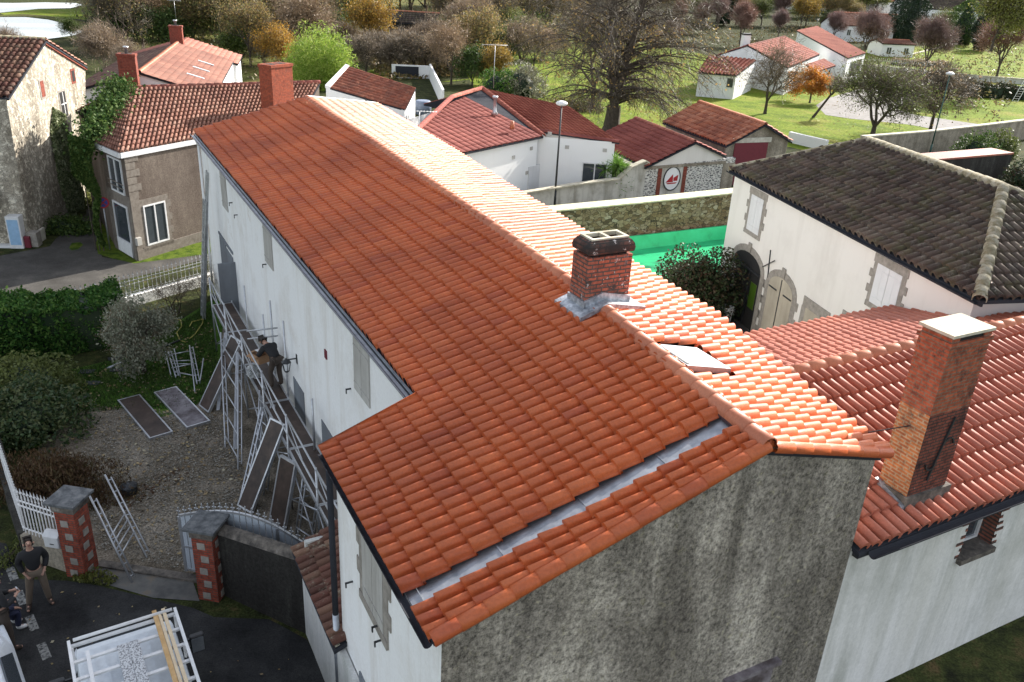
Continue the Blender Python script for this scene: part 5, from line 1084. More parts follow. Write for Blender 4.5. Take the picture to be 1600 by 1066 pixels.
# ---- lane walls
t1 = T(848,324); t2 = T(1136,297)
ld = (t2-t1)[:2]; ld /= np.linalg.norm(ld)
t = thing('garden_wall', 'stained white garden wall rising towards the sail emblem building', 'wall', t1)
ss = lambda px: wallsz(px, t1, t2)
tops_ = [(-6, ss((812,305))[1]), ss((812,303)), ss((905,288)), ss((966,280)), ss((985,262)), ss((1007,252)), (ss((1012,255)))]
mb = MB(); onpoly(mb, t1, t2, [(-6, .5)]+[(ss((1012,300))[0], .5)]+tops_[::-1], -.25, 0); mb.build('wall_body', MT['garden_wall'], t)
mb = MB()
for (x, y) in zip(tops_[:-1], tops_[1:]): p = t1[:2]+ld*x[0]; q = t1[:2]+ld*y[0]; mb.bar((*p, x[1]+.04), (*q, y[1]+.04), .4, .08)
mb.build('coping', MT['cement_pale'], t)
# emblem building
t = thing('emblem_outbuilding', 'small outbuilding with dark red roof and a round sail emblem on its rubble wall', 'outbuilding', T(1060,300))
s0, zl = ss((1010,260)); s1, zp = ss((1086,221)); s2, zr = ss((1131,243)); W = lambda s, z: np.array([*(t1[:2]+ld*s), z]); ax_ = G(993,184,zp)
bd = (ax_-W(s1, zp)); bd[2] = 0
roofquad('roof_tiles', W(s0-.15, zl)+bd*1.0, W(s0-.15, zl)-bd*.02, W(s1, zp)-bd*.02, W(s1, zp)+bd, MT['tile_red'], t, pitch=.42, course=.45, rad=.05, seed=31, npr=6)
roofquad('roof_tiles', W(s2+.1, zr)-bd*.02, W(s2+.1, zr)+bd, W(s1, zp)+bd, W(s1, zp)-bd*.02, MT['tile_red'], t, pitch=.42, course=.45, rad=.05, seed=32, npr=6)
ridge_run('ridge_tiles', [W(s1, zp), W(s1, zp)+bd], MT['tile_pink'], t, r=.12)
zb_ = ss((1060,258))[1]
mb = MB(); mb.poly([W(s0, zb_), W(s2, zb_), W(s2, zr-.08), W(s1, zp-.08), W(s0, zl-.08)]); mb.poly([W(s0, .5), W(s0, zl-.08), W(s0, zl-.08)+bd, W(s0, .5)+bd]); mb.poly([W(s2, .5), W(s2, zr-.08), W(s2, zr-.08)+bd, W(s2, .5)+bd]); mb.build('rendered_gable', MT['render_barn'], t)
mb = MB(); onpoly(mb, t1, t2, [(s0, .5), (s2+1.0, .5), (s2+1.0, zb_+.2), (s0, zb_)], -.3, .01); mb.build('rubble_wall', MT['rubble_white'], t)
mb = MB(); onwall(mb, t1, t2, s0, s2+.2, zb_-.1, zb_+.06, 0, .09); onwall(mb, t1, t2, s2+.05, s2+1.0, .5, zb_-.1, .012, .05); mb.build('cement_band', MT['boundary'], t)
(se, ze) = ss((1049,279)); mb = MB(); onwall(mb, t1, t2, se-.85, se+.85, 1.1, zb_-.1, .012, .03); mb.build('emblem_panel', MT['garden_wall'], t)
for x in (-.95, .95): mb = MB(); onwall(mb, t1, t2, se+x-.14, se+x+.14, 1.1, zb_-.12, .012, .05); mb.build('brick_strip', MT['brick_pil'], t)
rh = max(.5, (ss((1049,261))[1]-ss((1049,297))[1])/2); rw = .62
ell = lambda a, b, k=24: [(se+a*math.cos(2*math.pi*i/k), ze+b*math.sin(2*math.pi*i/k)) for i in range(k)]
em = MB(); onpoly(em, t1, t2, ell(rw, rh), .03, .05); em_o = em.build('emblem_disc', MT['render_house'], t)
mb = MB(); k = 24; P0 = ell(rw, rh)
for i in range(k): a = P0[i]; b = P0[(i+1)%k]; mb.bar((*(t1[:2]+ld*a[0]+np.array([ld[1], -ld[0]])*.055), a[1]), (*(t1[:2]+ld*b[0]+np.array([ld[1], -ld[0]])*.055), b[1]), .04, .06)
mb.build('emblem_ring', MT['iron'], em_o)
mb = MB()
for P_ in ([(-.45,-.22),(.1,-.22),(.05,.28)], [(.14,-.16),(.42,-.16),(.46,.22),(.12,.05)], [(-.28,-.34),(.3,-.34),(.42,-.26),(-.4,-.26)]): onpoly(mb, t1, t2, [(se+x, ze+z*rh/.75) for x, z in P_], .051, .06)
mb.build('emblem_sails', MT['red_sign'], em_o)
# stone retaining wall with sunlit coping
p1_ = T(866,341); q0, q1 = T(1000,384), T(1126,369); wd = (q1-q0)[:2]; wd /= np.linalg.norm(wd)
t = thing('rubble_wall', 'tall brown rubble stone wall with a pale mossy coping behind the green basin', 'wall', q0)
P0 = q0[:2]-wd*14; P1 = q0[:2]+wd*9; zt1 = IV((1000,318), q0, q1)[2]; zt0 = IV((880,337), q0, q1)[2]
sQ = lambda px: wallsz(px, P0, P1)
mb = MB(); onpoly(mb, P0, P1, [(0, .5), (23, .5), (23, zt1+.1), (14, zt1), (0, zt1-.05)], -.6, 0); mb.build('wall_body', MT['rubble_brown'], t)
mb = MB(); onpoly(mb, P0, P1, [(0, zt1-.05), (14, zt1), (23, zt1+.1), (23, zt1+.16), (14, zt1+.06), (0, zt1+.01)], -.8, .05); mb.build('coping', MT['moss_ridge_pale'] if 'moss_ridge_pale' in MT else MT['moss_ridge'], t)
# green basin
t = thing('green_basin', 'empty bright green basin with wet floor at the foot of the rubble wall', 'basin', T(1060,400))
nq = np.array([wd[1], -wd[0]]); Y = lambda s, d, z: np.array([*(q0[:2]+wd*s+nq*d), z])
mb = MB(); mb.box8([Y(-6, .55, 1.1), Y(6, .55, 1.1), Y(6, .25, 1.1), Y(-6, .25, 1.1), Y(-6, .35, 1.75), Y(6, .35, 1.75), Y(6, .25, 1.75), Y(-6, .25, 1.75)]); mb.box8([Y(5.5, .5, 1.1), Y(5.5, 4.5, 1.1), Y(5.8, 4.5, 1.1), Y(5.8, .5, 1.1), Y(5.6, .5, 1.75), Y(5.6, 4.5, 1.75), Y(5.8, 4.5, 1.75), Y(5.8, .5, 1.75)]); mb.build('liner', MT['pool'], t)
mb = MB(); mb.poly([Y(-6, .5, 1.13), Y(-6, 4.5, 1.13), Y(5.6, 4.5, 1.13), Y(5.6, .5, 1.13)]); mb.build('basin_floor', MT['pool_wet'], t)
# lamp posts
def lamp(px, h, label, mat='iron', head='disc'):
    c = T(*px); t = thing('street_lamp', label, 'street lamp', c, 'tall slender street lamps'); mb = MB(); mb.tube(c, c+(0,0,.9), .09, .08); mb.tube(c+(0,0,.9), c+(0,0,h), .06, .04); mb.build('lamp_post', MT[mat], t)
    mb = MB(); o = c+np.array([0,0,h]); mb.lathe(o, [(.06, 0), (.26, .05), (.32, .12), (.3, .2), (.12, .28)], 14); mb.build('lamp_head', MT['white_metal'], t); return t
z_ = IV((878,163), T(866,322), T(866,322)+np.array([1,0,0]))[2]; lamp((866,322), z_-1.1-.1, 'dark slender street lamp with a white round head in front of the white garden wall')
MT['green_post'] = m_flat('green_post', (.03, .09, .07), .5)
c_ = T(1452,243); lamp((1452,243), 6.2, 'green leaning street lamp before the stone boundary wall on the right', 'green_post')
# no parking sign
c_ = G(172,390); t = thing('no_parking_sign', 'round blue and red no parking sign on a grey pole by the corner house', 'road sign', c_); mb = MB(); mb.tube(c_, c_+(0,0,2.55), .035); mb.build('sign_pole', MT['steel'], t)
o = np.array([*c_[:2], 2.3]); vd = -np.array([*(c_[:2]), 0])/np.linalg.norm(c_[:2]); u_ = np.cross((0,0,1), vd)
def disc(r, d0, d1, k=20): 
    mb = MB(); lo = [o+vd*d0+u_*r*math.cos(2*math.pi*i/k)+np.array([0,0,r*math.sin(2*math.pi*i/k)]) for i in range(k)]; hi = [p+vd*(d1-d0) for p in lo]; mb.poly(hi); mb.poly(lo[::-1])
    for i in range(k): mb.poly([lo[i], lo[(i+1)%k], hi[(i+1)%k], hi[i]])
    return mb
pl_ = disc(.27, .04, .055).build('sign_plate', MT['red_sign'], t); disc(.2, .056, .062).build('blue_disc', MT['blue_sign'], pl_)
mb = MB(); mb.bar(o+vd*.066+u_*-.15+(0,0,.15), o+vd*.066+u_*.15+(0,0,-.15), .045, .008, up=vd); mb.bar(o+vd*.066+u_*-.15+(0,0,-.15), o+vd*.066+u_*.15+(0,0,.15), .045, .008, up=vd); mb.build('cross_bar', MT['red_sign'], pl_)
# ---- barn with mossy roof
bA = T(1117,410); ZB = 6.5; E1 = G(1143,266,ZB); E2 = G(1515,461,ZB); be = (E2-E1)/np.linalg.norm(E2-E1)
t = thing('mossy_barn', 'cream rendered barn with a dark mossy tile roof and arched doors', 'barn', bA)
Ra, Rb = G(1356,219,8.2), G(1568,293,8.2)
rdz = (Rb-Ra)/np.linalg.norm(Rb-Ra)
El = G(1134,246,ZB); E1o = E1-be*.2; Er = E1+be*(wallsz((1530,469), E1, E2)[0])
fb, Lu, Lv = quadmap(E1o, Er, Rb, Ra)
aL = (Ra-E1o)@be/1.0; 
flat_roof('roof_tiles', E1o, Er, Rb, Ra, MT['tile_moss'], t, pitch=.3, course=.42, rad=.11, pan=.42, seed=41)
pb = np.cross((0,0,1), be); pb = pb if pb@(Ra-E1) > 0 else -pb; pb /= np.linalg.norm(pb)
dpt = (Ra-E1)@pb
# right hip slope and back slopes
Eb = Er+pb*dpt*2; flat_roof('roof_tiles', Er, Er+pb*dpt*2, Rb+pb*.3, Rb, MT['tile_moss'], t, pitch=.25, course=.42, rad=.085, seed=42)
El2 = E1o+pb*dpt*2; flat_roof('roof_tiles', Eb, El2, Ra, Rb, MT['tile_moss'], t, pitch=.3, course=.5, rad=.08, seed=43, npr=6)
flat_roof('roof_tiles', El2, E1o, Ra, Ra+pb*.3, MT['tile_moss'], t, pitch=.28, course=.45, rad=.08, seed=44, npr=7)
ridge_run('ridge_tiles', [Ra, Rb], MT['moss_ridge'], t, r=.16); ridge_run('hip_tiles', [Er, Rb], MT['moss_ridge'], t, r=.17, seg=.5); ridge_run('hip_tiles', [E1o, Ra], MT['moss_ridge'], t, r=.14)
ridge_run('hip_tiles', [Eb, Rb], MT['moss_ridge'], t, r=.16)
cen = (Ra+Rb)/2; tp = [inset(p, cen, .3) for p in (E1o, Er, Eb, El2)]; shell(t, tp, 'render_barn')
gutter('gutter', E1o+(0,0,-.05)-pb*.05, Er+(0,0,-.05)-pb*.05, MT['gutter_dark'], t, r=.08)
mb = MB(); mb.bar(E1o+(0,0,-.12)+pb*.12, Er+(0,0,-.12)+pb*.12, .06, .14); mb.build('fascia', MT['gutter_dark'], t)
bL, bR = tp[0], tp[1]; f = lambda px: wallsz(px, bL, bR)
(s0, z1), (s1, z0) = f((1176,303)), f((1187,370)); shutters(t, bL, bR, s0, s0+.95, z0, z1, 'shutter_w', surround='granite', boards=2)
(s0, z1), (s1, z0) = f((1375,412)), f((1374,486)); shutters(t, bL, bR, s0-.05, s0+1.1, z0+.1, z1, 'shutter_w', surround='granite', boards=2)
def arch(s0, s1, zs, zt, zb, mt, k=10): 
    c = (s0+s1)/2; hw = (s1-s0)/2; return [(s0, zb), (s1, zb), (s1, zs)]+[(c+hw*math.cos(math.pi*i/k), zs+(zt-zs)*math.sin(math.pi*i/k)) for i in range(1, k)]+[(s0, zs)]
def archway(s0, s1, zs, zt, zb, body, name, proud=.012):
    e = .26; mb = MB(); onpoly(mb, bL, bR, arch(s0-e, s1+e, zs, zt+e, zb, 0), 0, .02)
    kk = int((zs-zb)/.3)
    for i in range(kk):
        if i % 2: onwall(mb, bL, bR, s0-e-.14, s0-e, zb+.3*i, zb+.3*(i+1), 0, .02); onwall(mb, bL, bR, s1+e, s1+e+.14, zb+.3*i, zb+.3*(i+1), 0, .02)
    onwall(mb, bL, bR, (s0+s1)/2-.12, (s0+s1)/2+.12, zt+.02, zt+e+.12, .02, .05)
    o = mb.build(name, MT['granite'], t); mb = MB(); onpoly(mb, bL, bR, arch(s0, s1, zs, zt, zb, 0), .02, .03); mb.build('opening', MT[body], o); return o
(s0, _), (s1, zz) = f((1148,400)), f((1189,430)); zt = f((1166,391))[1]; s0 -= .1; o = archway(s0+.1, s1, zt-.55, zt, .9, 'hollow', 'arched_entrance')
mb = MB(); 
for i in range(5): onwall(mb, bL, bR, s0+.1, s0+.4, 1.2+i*.42, 1.43+i*.42, .03, .035)
mb.build('pale_jamb_stone', MT['render_barn'], o); mb = MB(); onwall(mb, bL, bR, s1-.75, s1-.7, .9, zt-.5, .03, .08); onwall(mb, bL, bR, s0+.6, s1, zt-.6, zt-.54, .03, .08); mb.build('door_frame', MT['iron'], o)
mb = MB(); onwall(mb, bL, bR, s1-.55, s1-.1, 1.9, 2.9, .03, .04); mb.build('far_window', MT['l_bamboo'], o)
(s2, z2) = f((1203,440)); s3 = f((1240,462))[0]; zt = f((1222,432))[1]; o = archway(s2, s3, zt-.5, zt-.05, .9, 'wood_pale', 'arched_door')
mb = MB(); onwall(mb, bL, bR, (s2+s3)/2-.02, (s2+s3)/2+.02, .9, zt-.1, .03, .045); 
for z in (1.4, zt-.6): onwall(mb, bL, bR, s2+.05, s2+.6, z, z+.05, .03, .05); onwall(mb, bL, bR, s3-.6, s3-.05, z, z+.05, .03, .05)
mb.build('hinge', MT['iron'], o)
(s4, z4) = f((1260,478)); mb = MB(); onwall(mb, bL, bR, s4-.2, s4+1.4, z4-.05, z4+.3, 0, .03); onwall(mb, bL, bR, s4-.25, s4, 1, z4-.05, 0, .02); onwall(mb, bL, bR, s4+1.25, s4+1.45, 1, z4-.05, 0, .02); o = mb.build('low_doorway', MT['granite'], t); mb = MB(); onwall(mb, bL, bR, s4, s4+1.25, 1, z4-.05, .0, .015); mb.build('door_leaf', MT['wood_pale'], o)
(s4, z4) = f((1320,490)); mb = MB(); onwall(mb, bL, bR, s4-.1, s4+1.2, z4-.2, z4+.1, 0, .03); mb.build('lintel', MT['granite'], t)
(sx_, zx) = f((1202,412)); mb = MB(); mb.bar(W0*0+np.array([*(bL[:2]+be[:2]*(sx_-.05)-pb[:2]*.03), zx+.5]), np.array([*(bL[:2]+be[:2]*(sx_+.1)-pb[:2]*.03), zx-.5]), .03, .03); mb.bar(np.array([*(bL[:2]+be[:2]*(sx_-.35)-pb[:2]*.05), zx-.25]), np.array([*(bL[:2]+be[:2]*(sx_+.4)-pb[:2]*.05), zx+.25]), .03, .03); mb.build('wall_anchor', MT['iron'], t)
for i, px in enumerate([(1132,505), (1145,492)]):
    c_ = T(*px); t_ = thing('planter', ['white tapered planter left of the barn entrance, nearer one', 'white tapered planter right against the barn entrance jamb'][i], 'planter', c_); mb = MB(); mb.lathe(c_, [(.2, 0), (.28, .7), (.24, .72), (.22, .6)], 4, False); mb.build('pot', MT['render_house'], t_); mb = MB(); mb.lathe(c_, [(.22, .6), (.02, .66)], 4, False); mb.build('soil', MT['hollow'], t_)
# ---- garage
t = thing('tiled_garage', 'stone garage with orange tile roof and a maroon door beyond the lane', 'garage', T(1150,235))
a, b, c, d = G(1035,191,3.7), G(1135,228,3.7), G(1197,194,5.0), G(1093,159,5.0)
roofquad('roof_tiles', a, b, c, d, MT['tile_old2'] if 'tile_old2' in MT else MT['tile_pink'], t, pitch=.32, course=.45, rad=.08, seed=51)
bk = (c-b); bk[2] = 0; c2 = c+bk*.85+(0,0,-1.15); d2 = d+bk*.85+(0,0,-1.15); roofquad('roof_tiles', c2, d2, d, c, MT['tile_pink'], t, pitch=.35, course=.5, rad=.07, seed=52, npr=6)
ridge_run('ridge_tiles', [d, c], MT['tile_ridge'], t, r=.14); cen = (a+c2)/2; tp = [inset(a, cen, .3), inset(b, cen, .3), inset(c, cen, .3), inset(c2, cen, .3), inset(d2, cen, .3), inset(d, cen, .3)]; shell(t, tp, 'boundary', name='stone_wall')
La_ = np.array([*tp[1][:2], 0]); Lb_ = np.array([*tp[3][:2], 0]); (s0, z1), (s1, z0) = wallsz((1148,226), La_, Lb_), wallsz((1208,240), La_, Lb_)
mb = MB(); onwall(mb, La_, Lb_, s0, s0+2.6, 1.1, z1+.1, 0, .04); mb.build('garage_door', MT['maroon'], t); mb = MB(); onwall(mb, La_, Lb_, s0-.2, s0+2.8, z1+.1, z1+.4, 0, .06); mb.build('lintel', MT['concrete'], t)
t = thing('white_shed_wall', 'low white capped wall right of the tiled garage', 'wall', T(1250,225)); mb = MB(); p, q = T(1232,222), T(1290,236); mb.bar((*p[:2], 1.5), (*q[:2], 1.5), .3, .9); mb.build('wall_body', MT['render_house'], t)
# ---- white bungalow
t = thing('white_bungalow', 'long white bungalow with pink tile roofs beyond the meadow', 'house', T(1230,155))
def gable_block(pts, zs, mat, par, roofs, rpitch=.34): 
    pass
b0, b1 = T(1150,160), T(1222,157)
# annex
a, b, c, d = G(1090,113,3.7), G(1151,118,3.7), G(1182,94,4.6), G(1108,86,4.6)
roofquad('roof_tiles', a, b, c, d, MT['tile_house'], t, pitch=.4, course=.5, rad=.09, seed=61, npr=7); cen = (a+c)/2; tpa = [inset(x, cen, .25) for x in (a, b, c, d)]; shell(t, tpa, 'render_house')
s0, z1 = wallsz((1136,121), tpa[0], tpa[1]); window(t, tpa[0], tpa[1], s0, s0+.8, z1-1.1, z1, leaves=1)
# main volume: gable facing the lane, ridge running away
e0, rk, e1 = G(1112,89,4.4), G(1168,71,5.9), G(1231,106,4.2)
rfar = G(1226,57,5.9); dv = (rfar-rk); dv[2] = 0
roofquad('roof_tiles', e1, e1+dv, rk+dv, rk, MT['tile_house'], t, pitch=.4, course=.5, rad=.07, seed=62, npr=6); roofquad('roof_tiles', e0+dv, e0, rk, rk+dv, MT['tile_house'], t, pitch=.4, course=.5, rad=.07, seed=63, npr=6)
ridge_run('ridge_tiles', [rk, rk+dv], MT['tile_pink'], t, r=.14)
cen = (e0+e1+dv)/2; tpm = [inset(x, cen, .12) for x in (e0, rk, e1, e1+dv, rk+dv, e0+dv)]; shell(t, [tpm[0], tpm[1], tpm[2], tpm[3], tpm[4], tpm[5]], 'render_house')
sW = lambda px: wallsz(px, tpm[2], tpm[3]); (s0, z1) = sW((1240,112)); Lm = float(np.linalg.norm((tpm[3]-tpm[2])[:2]))
window(t, tpm[2], tpm[3], .4, min(Lm-.2, 2.6), 1.3, 3.7, leaves=2)
# right block
a, b, c, d = G(1325,91,4.6), G(1353,83,4.6), G(1277,41,6.0), G(1245,48,6.0)
roofquad('roof_tiles', a, b, c, d, MT['tile_house'], t, pitch=.4, course=.5, rad=.05, seed=64, npr=6); cen = (a+c)/2; tpr = [inset(x, cen, .2) for x in (a, b, c, d)]; shell(t, tpr, 'render_house')
Lr = float(np.linalg.norm((tpr[1]-tpr[0])[:2])); window(t, tpr[0], tpr[1], Lr*.2, Lr*.85, 1.8, 4.0, leaves=2)
a, b, c, d = G(1278,112,3.6), G(1306,103,3.6), G(1287,92,4.1), G(1259,101,4.1); roofquad('porch_roof', a, b, c, d, MT['tile_house'], t, pitch=.4, course=.5, rad=.07, seed=65, npr=6)
c_ = G(1163,76,5.4); mb = MB(); obox(mb, c_, (1,.2), .45, .4, 4.5, 7.0); mb.build('chimney_stack', MT['render_house'], t); mb = MB(); obox(mb, c_, (1,.2), .5, .45, 7.0, 7.2); mb.build('chimney_cap', MT['iron'], t)
# ---- far houses
def simple_house(name, label, cx, w_, d_, h_, rh, ang, roof, wall='render_house', chim=False):
    c = cx; t = thing(name, label, 'house', c); a = np.array([math.cos(ang), math.sin(ang), 0]); b = np.array([-a[1], a[0], 0]); z = np.array([0,0,1.]); c0 = c+z*h_
    E = [c0-a*w_/2-b*d_/2, c0+a*w_/2-b*d_/2, c0+a*w_/2+b*d_/2, c0-a*w_/2+b*d_/2]; r0, r1 = c0-a*w_/2+z*rh, c0+a*w_/2+z*rh
    for q in ((E[0], E[1], r1, r0), (E[2], E[3], r0, r1)): roofquad('roof_tiles', *q, MT[roof], t, pitch=.5, course=.6, rad=.08, npr=5, seed=3)
    ridge_run('ridge_tiles', [r0, r1], MT['tile_ridge'], t, r=.16, seg=.8)
    tp = [inset(E[0], c, .3), inset(E[1], c, .3), inset(r1, c, .3), inset(E[2], c, .3), inset(E[3], c, .3), inset(r0, c, .3)]; shell(t, tp, wall, zb=c[2]-2)
    n = max(2, int(w_/3.2))
    for i in range(n): s = w_*(i+.5)/n-.3; window(t, tp[0], tp[1], s-.5, s+.5, c[2]+1.0, c[2]+2.2)
    if chim: stack(t, c0+a*w_*.3, a, .4, .35, c0[2], c0[2]+rh+.9)
    return t
simple_house('far_house', 'brown roofed house partly hidden by russet trees behind the white bungalow', T(1345,62), 17, 8, 3.0, 2.4, .35, 'tile_old')
simple_house('far_house', 'small white building with dark openings behind the balustrade', T(1388,92), 7, 5, 2.8, .6, .2, 'tile_old')
simple_house('far_house', 'wide grey brown roofed house at the top right corner', T(1478,34), 30, 10, 3.2, 3.4, .05, 'tile_moss', chim=True)
simple_house('far_house', 'pale gabled house at the far right of the top edge', T(1590,28), 12, 9, 4, 3, -.4, 'tile_pink', 'render_barn')
simple_house('far_house', 'light roofed house behind the dark conifer at the top edge', T(1385,22), 14, 9, 3.5, 2.5, .3, 'tile_pink')
simple_house('far_house', 'small pale house at the top left of the far village', T(1255,14), 14, 9, 3.0, 2.5, .2, 'tile_old')
tb = simple_house('dark_barn', 'black timber barn with grey roof half hidden in the woodland', T(640,66), 10, 6, 3.2, 1.6, .0, 'tile_moss', 'dark_wall'); tb['category'] = 'barn'
# ---- balustrade, boundary wall and right side structures
railing('balustrade', 'white balustrade running right from the white bungalow', [T(1352,112), T(1445,122)], 2.2, 3.3, 'white_metal', .3, base=('garden_wall', 1.0))
def wallrun(name, label, pts, h, mat, cap, th=.35, px=True):
    P = [T(*p) for p in pts]; t = thing(name, label, 'wall', P[0]); mb = MB(); cp = MB()
    for a, b in zip(P[:-1], P[1:]): mb.bar(a+(0,0,h/2-.2), b+(0,0,h/2-.2), th, h+.4-.0); cp.bar(a+(0,0,h+.04), b+(0,0,h+.04), th+.12, .1)
    mb.build('wall_body', MT[mat], t); cp.build('coping', MT[cap], t); return t
wallrun('street_wall', 'low pale wall continuing right from the balustrade past the pollard trees', [(1445,122), (1530,130), (1640,138)], 1.0, 'garden_wall', 'cement_pale')
wallrun('field_wall', 'thin low wall across the far sunlit lawn at the upper right', [(1405,95), (1440,86), (1512,68)], .6, 'garden_wall', 'cement_pale')
wallrun('boundary_wall', 'long stone boundary wall between the meadow and the street on the right', [(1340,250), (1440,240), (1540,226), (1640,211)], 1.75, 'boundary', 'cement_pale')
t = thing('stained_shed', 'low dark stained shed wall with pale top behind the mossy roof', 'shed', T(1530,300)); p, q = G(1465,250,2.9), G(1583,240,2.9)
mb = MB(); pd = (q-p)/np.linalg.norm(q-p); pn = np.array([pd[1], -pd[0], 0]); mb.box8([np.array([*x[:2], 0.9]) for x in (p, q, q-pn*1.6, p-pn*1.6)]+[np.array([*x[:2], 2.85]) for x in (p, q, q-pn*1.6, p-pn*1.6)]); mb.build('stained_wall', MT['dark_wall'], t)
mb = MB(); mb.box8([np.array([*x[:2], 2.85]) for x in (p+pn*.05, q+pn*.05, q-pn*1.7, p-pn*1.7)]+[np.array([*x[:2], 2.97]) for x in (p+pn*.05, q+pn*.05, q-pn*1.7, p-pn*1.7)]); mb.build('top_slab', MT['tile_pink'], t)
ladder(T(1585,160)+np.array([0,0,0]), T(1585,160)+np.array([.9, .3, 2.6]), .7, (1, 0, 0), 'white stepladder standing at the far right above the boundary wall', mat='white_metal')
# ================================================================== VEGETATION
def tubes_np(S, k=4):
    S = np.array(S, float); p, q, r0, r1 = S[:, 0:3], S[:, 3:6], S[:, 6], S[:, 7]; d = q-p; L = np.linalg.norm(d, axis=1)+1e-9; d = d/L[:, None]
    h = np.where(np.abs(d[:, 2:3]) > .9, np.array([[1., 0, 0]]), np.array([[0, 0, 1.]])); a = np.cross(d, h); a /= np.linalg.norm(a, axis=1)[:, None]; b = np.cross(d, a)
    t = np.arange(k)*2*np.pi/k; c = np.cos(t)[None, :, None]; s = np.sin(t)[None, :, None]; R = a[:, None]*c+b[:, None]*s
    V = np.concatenate([p[:, None]+R*r0[:, None, None], q[:, None]+R*r1[:, None, None]], 1).reshape(-1, 3); N = len(S); o = (np.arange(N)*2*k)[:, None]; i = np.arange(k)[None]; j = (i+1) % k
    Q = np.stack([o+i, o+j, o+k+j, o+k+i], -1).reshape(-1, 4); return V, Q
def twigs_np(P, D, L, w, r, droop=0):
    N = len(P); e = r.normal(size=(N, 3)); e -= D*(e*D).sum(1)[:, None]; e /= np.linalg.norm(e, axis=1)[:, None]; Lr = (L*(.6+.8*r.random(N)))[:, None]
    q = P+D*Lr; q[:, 2] -= droop*Lr[:, 0]; V = np.stack([P-e*w, P+e*w, q+e*w*.4, q-e*w*.4], 1).reshape(-1, 3); Q = np.arange(4*N).reshape(-1, 4); uv = np.repeat(r.random((N, 2)), 4, 0); return V, Q, uv
def grow(r, p, d, L, rad, depth, S, tips, kids=3, spread=.6, up=.15, decay=.72, wob=.15, first=.35):
    n = 3; pts = [p]; 
    for i in range(n):
        d = d+r.normal(size=3)*wob+np.array([0, 0, up]); d = d/np.linalg.norm(d); q = p+d*L/n; r0 = rad*(1-.35*i/n); r1 = rad*(1-.35*(i+1)/n); S.append([*p, *q, r0, r1]); p = q; pts.append((p, d, r1))
        if depth <= 2: tips.append((p, d))
    if depth <= 0: return
    for j in range(kids):
        t = first+(1-first)*(j+1)/kids; bp, bd, br = pts[max(1, min(n, int(round(t*n))))]; e = r.normal(size=3); e -= bd*(e@bd); e /= np.linalg.norm(e)
        nd = bd*(1-spread*.5)+e*spread*(.7+.6*r.random()); nd /= np.linalg.norm(nd); grow(r, bp, nd, L*decay*(.8+.4*r.random()), br*.68, depth-1, S, tips, kids, spread, up, decay, wob, 0)
def tree_mesh(seed, h=8, trunk=2, rad=.18, kids=3, depth=4, spread=.7, up=.12, decay=.74, ntw=2500, tl=.6, tw=.014, nleaf=0, lsize=.16, clump=.4, stems=1, droop=0, wob=.15, lean=(0, 0), crown_low=0, k=4):
    r = np.random.default_rng(seed); S = []; tips = []
    for s in range(stems):
        a = 2*math.pi*s/stems+r.random(); d = np.array([math.cos(a)*.35*(stems > 1)+lean[0], math.sin(a)*.35*(stems > 1)+lean[1], 1.]); d /= np.linalg.norm(d)
        p = np.zeros(3)+np.array([math.cos(a), math.sin(a), 0])*.15*(stems > 1); q = p+d*trunk; S.append([*p, *(p+d*trunk*.3), rad*1.35, rad*1.05]); S.append([*(p+d*trunk*.3), *q, rad*1.05, rad*.9])
        m = 4 if stems == 1 else 2
        for i in range(m):
            b = a+2*math.pi*i/m+r.random()*.8; nd = d+np.array([math.cos(b), math.sin(b), 0])*spread*(1.0 if i else .15); nd /= np.linalg.norm(nd); grow(r, q, nd, (h-trunk)*.42*(.85+.3*r.random()), rad*.66, depth-1, S, tips, kids, spread, up, decay, wob)
    V1, Q1 = tubes_np(S, k); P = np.array([t[0] for t in tips]); D = np.array([t[1] for t in tips]); out = [(V1, Q1)]
    parts = []
    if ntw: i = r.integers(0, len(P), ntw); dd = D[i]+r.normal(size=(ntw, 3))*.55; dd /= np.linalg.norm(dd, axis=1)[:, None]; parts.append(twigs_np(P[i]+r.normal(size=(ntw, 3))*.12, dd, np.full(ntw, tl), tw, r, droop))
    lv = None
    if nleaf: i = r.integers(0, len(P), nleaf); lv = leafquads(P[i]+r.normal(size=(nleaf, 3))*clump, lsize, r, .7)
    return out[0], (parts[0] if parts else None), lv
class Plant:
    """a prototype; every call sets one more individual"""
    def __init__(s, name, cat, bark, twig=None, leaf=None, **kw):
        s.name, s.cat = name, cat; tr, tw_, lf = tree_mesh(**kw); s.root = None; s.m = []
        s.m.append(('trunk', mesh_np('trunk', *tr, None, True), bark))
        if tw_: s.m.append(('twigs', mesh_np('twigs', *tw_), twig))
        if lf: s.m.append(('crown', mesh_np('crown', *lf), leaf))
    def __call__(s, loc, label, scale=1.0, rz=None, group=None):
        rz = random.random()*6.28 if rz is None else rz
        t = thing(s.name, label, s.cat, loc, group, rz); t.scale = (scale,)*3 if np.isscalar(scale) else scale
        for n, me, mt in s.m: link(n, me, MT[mt], t, world=False)
        return t
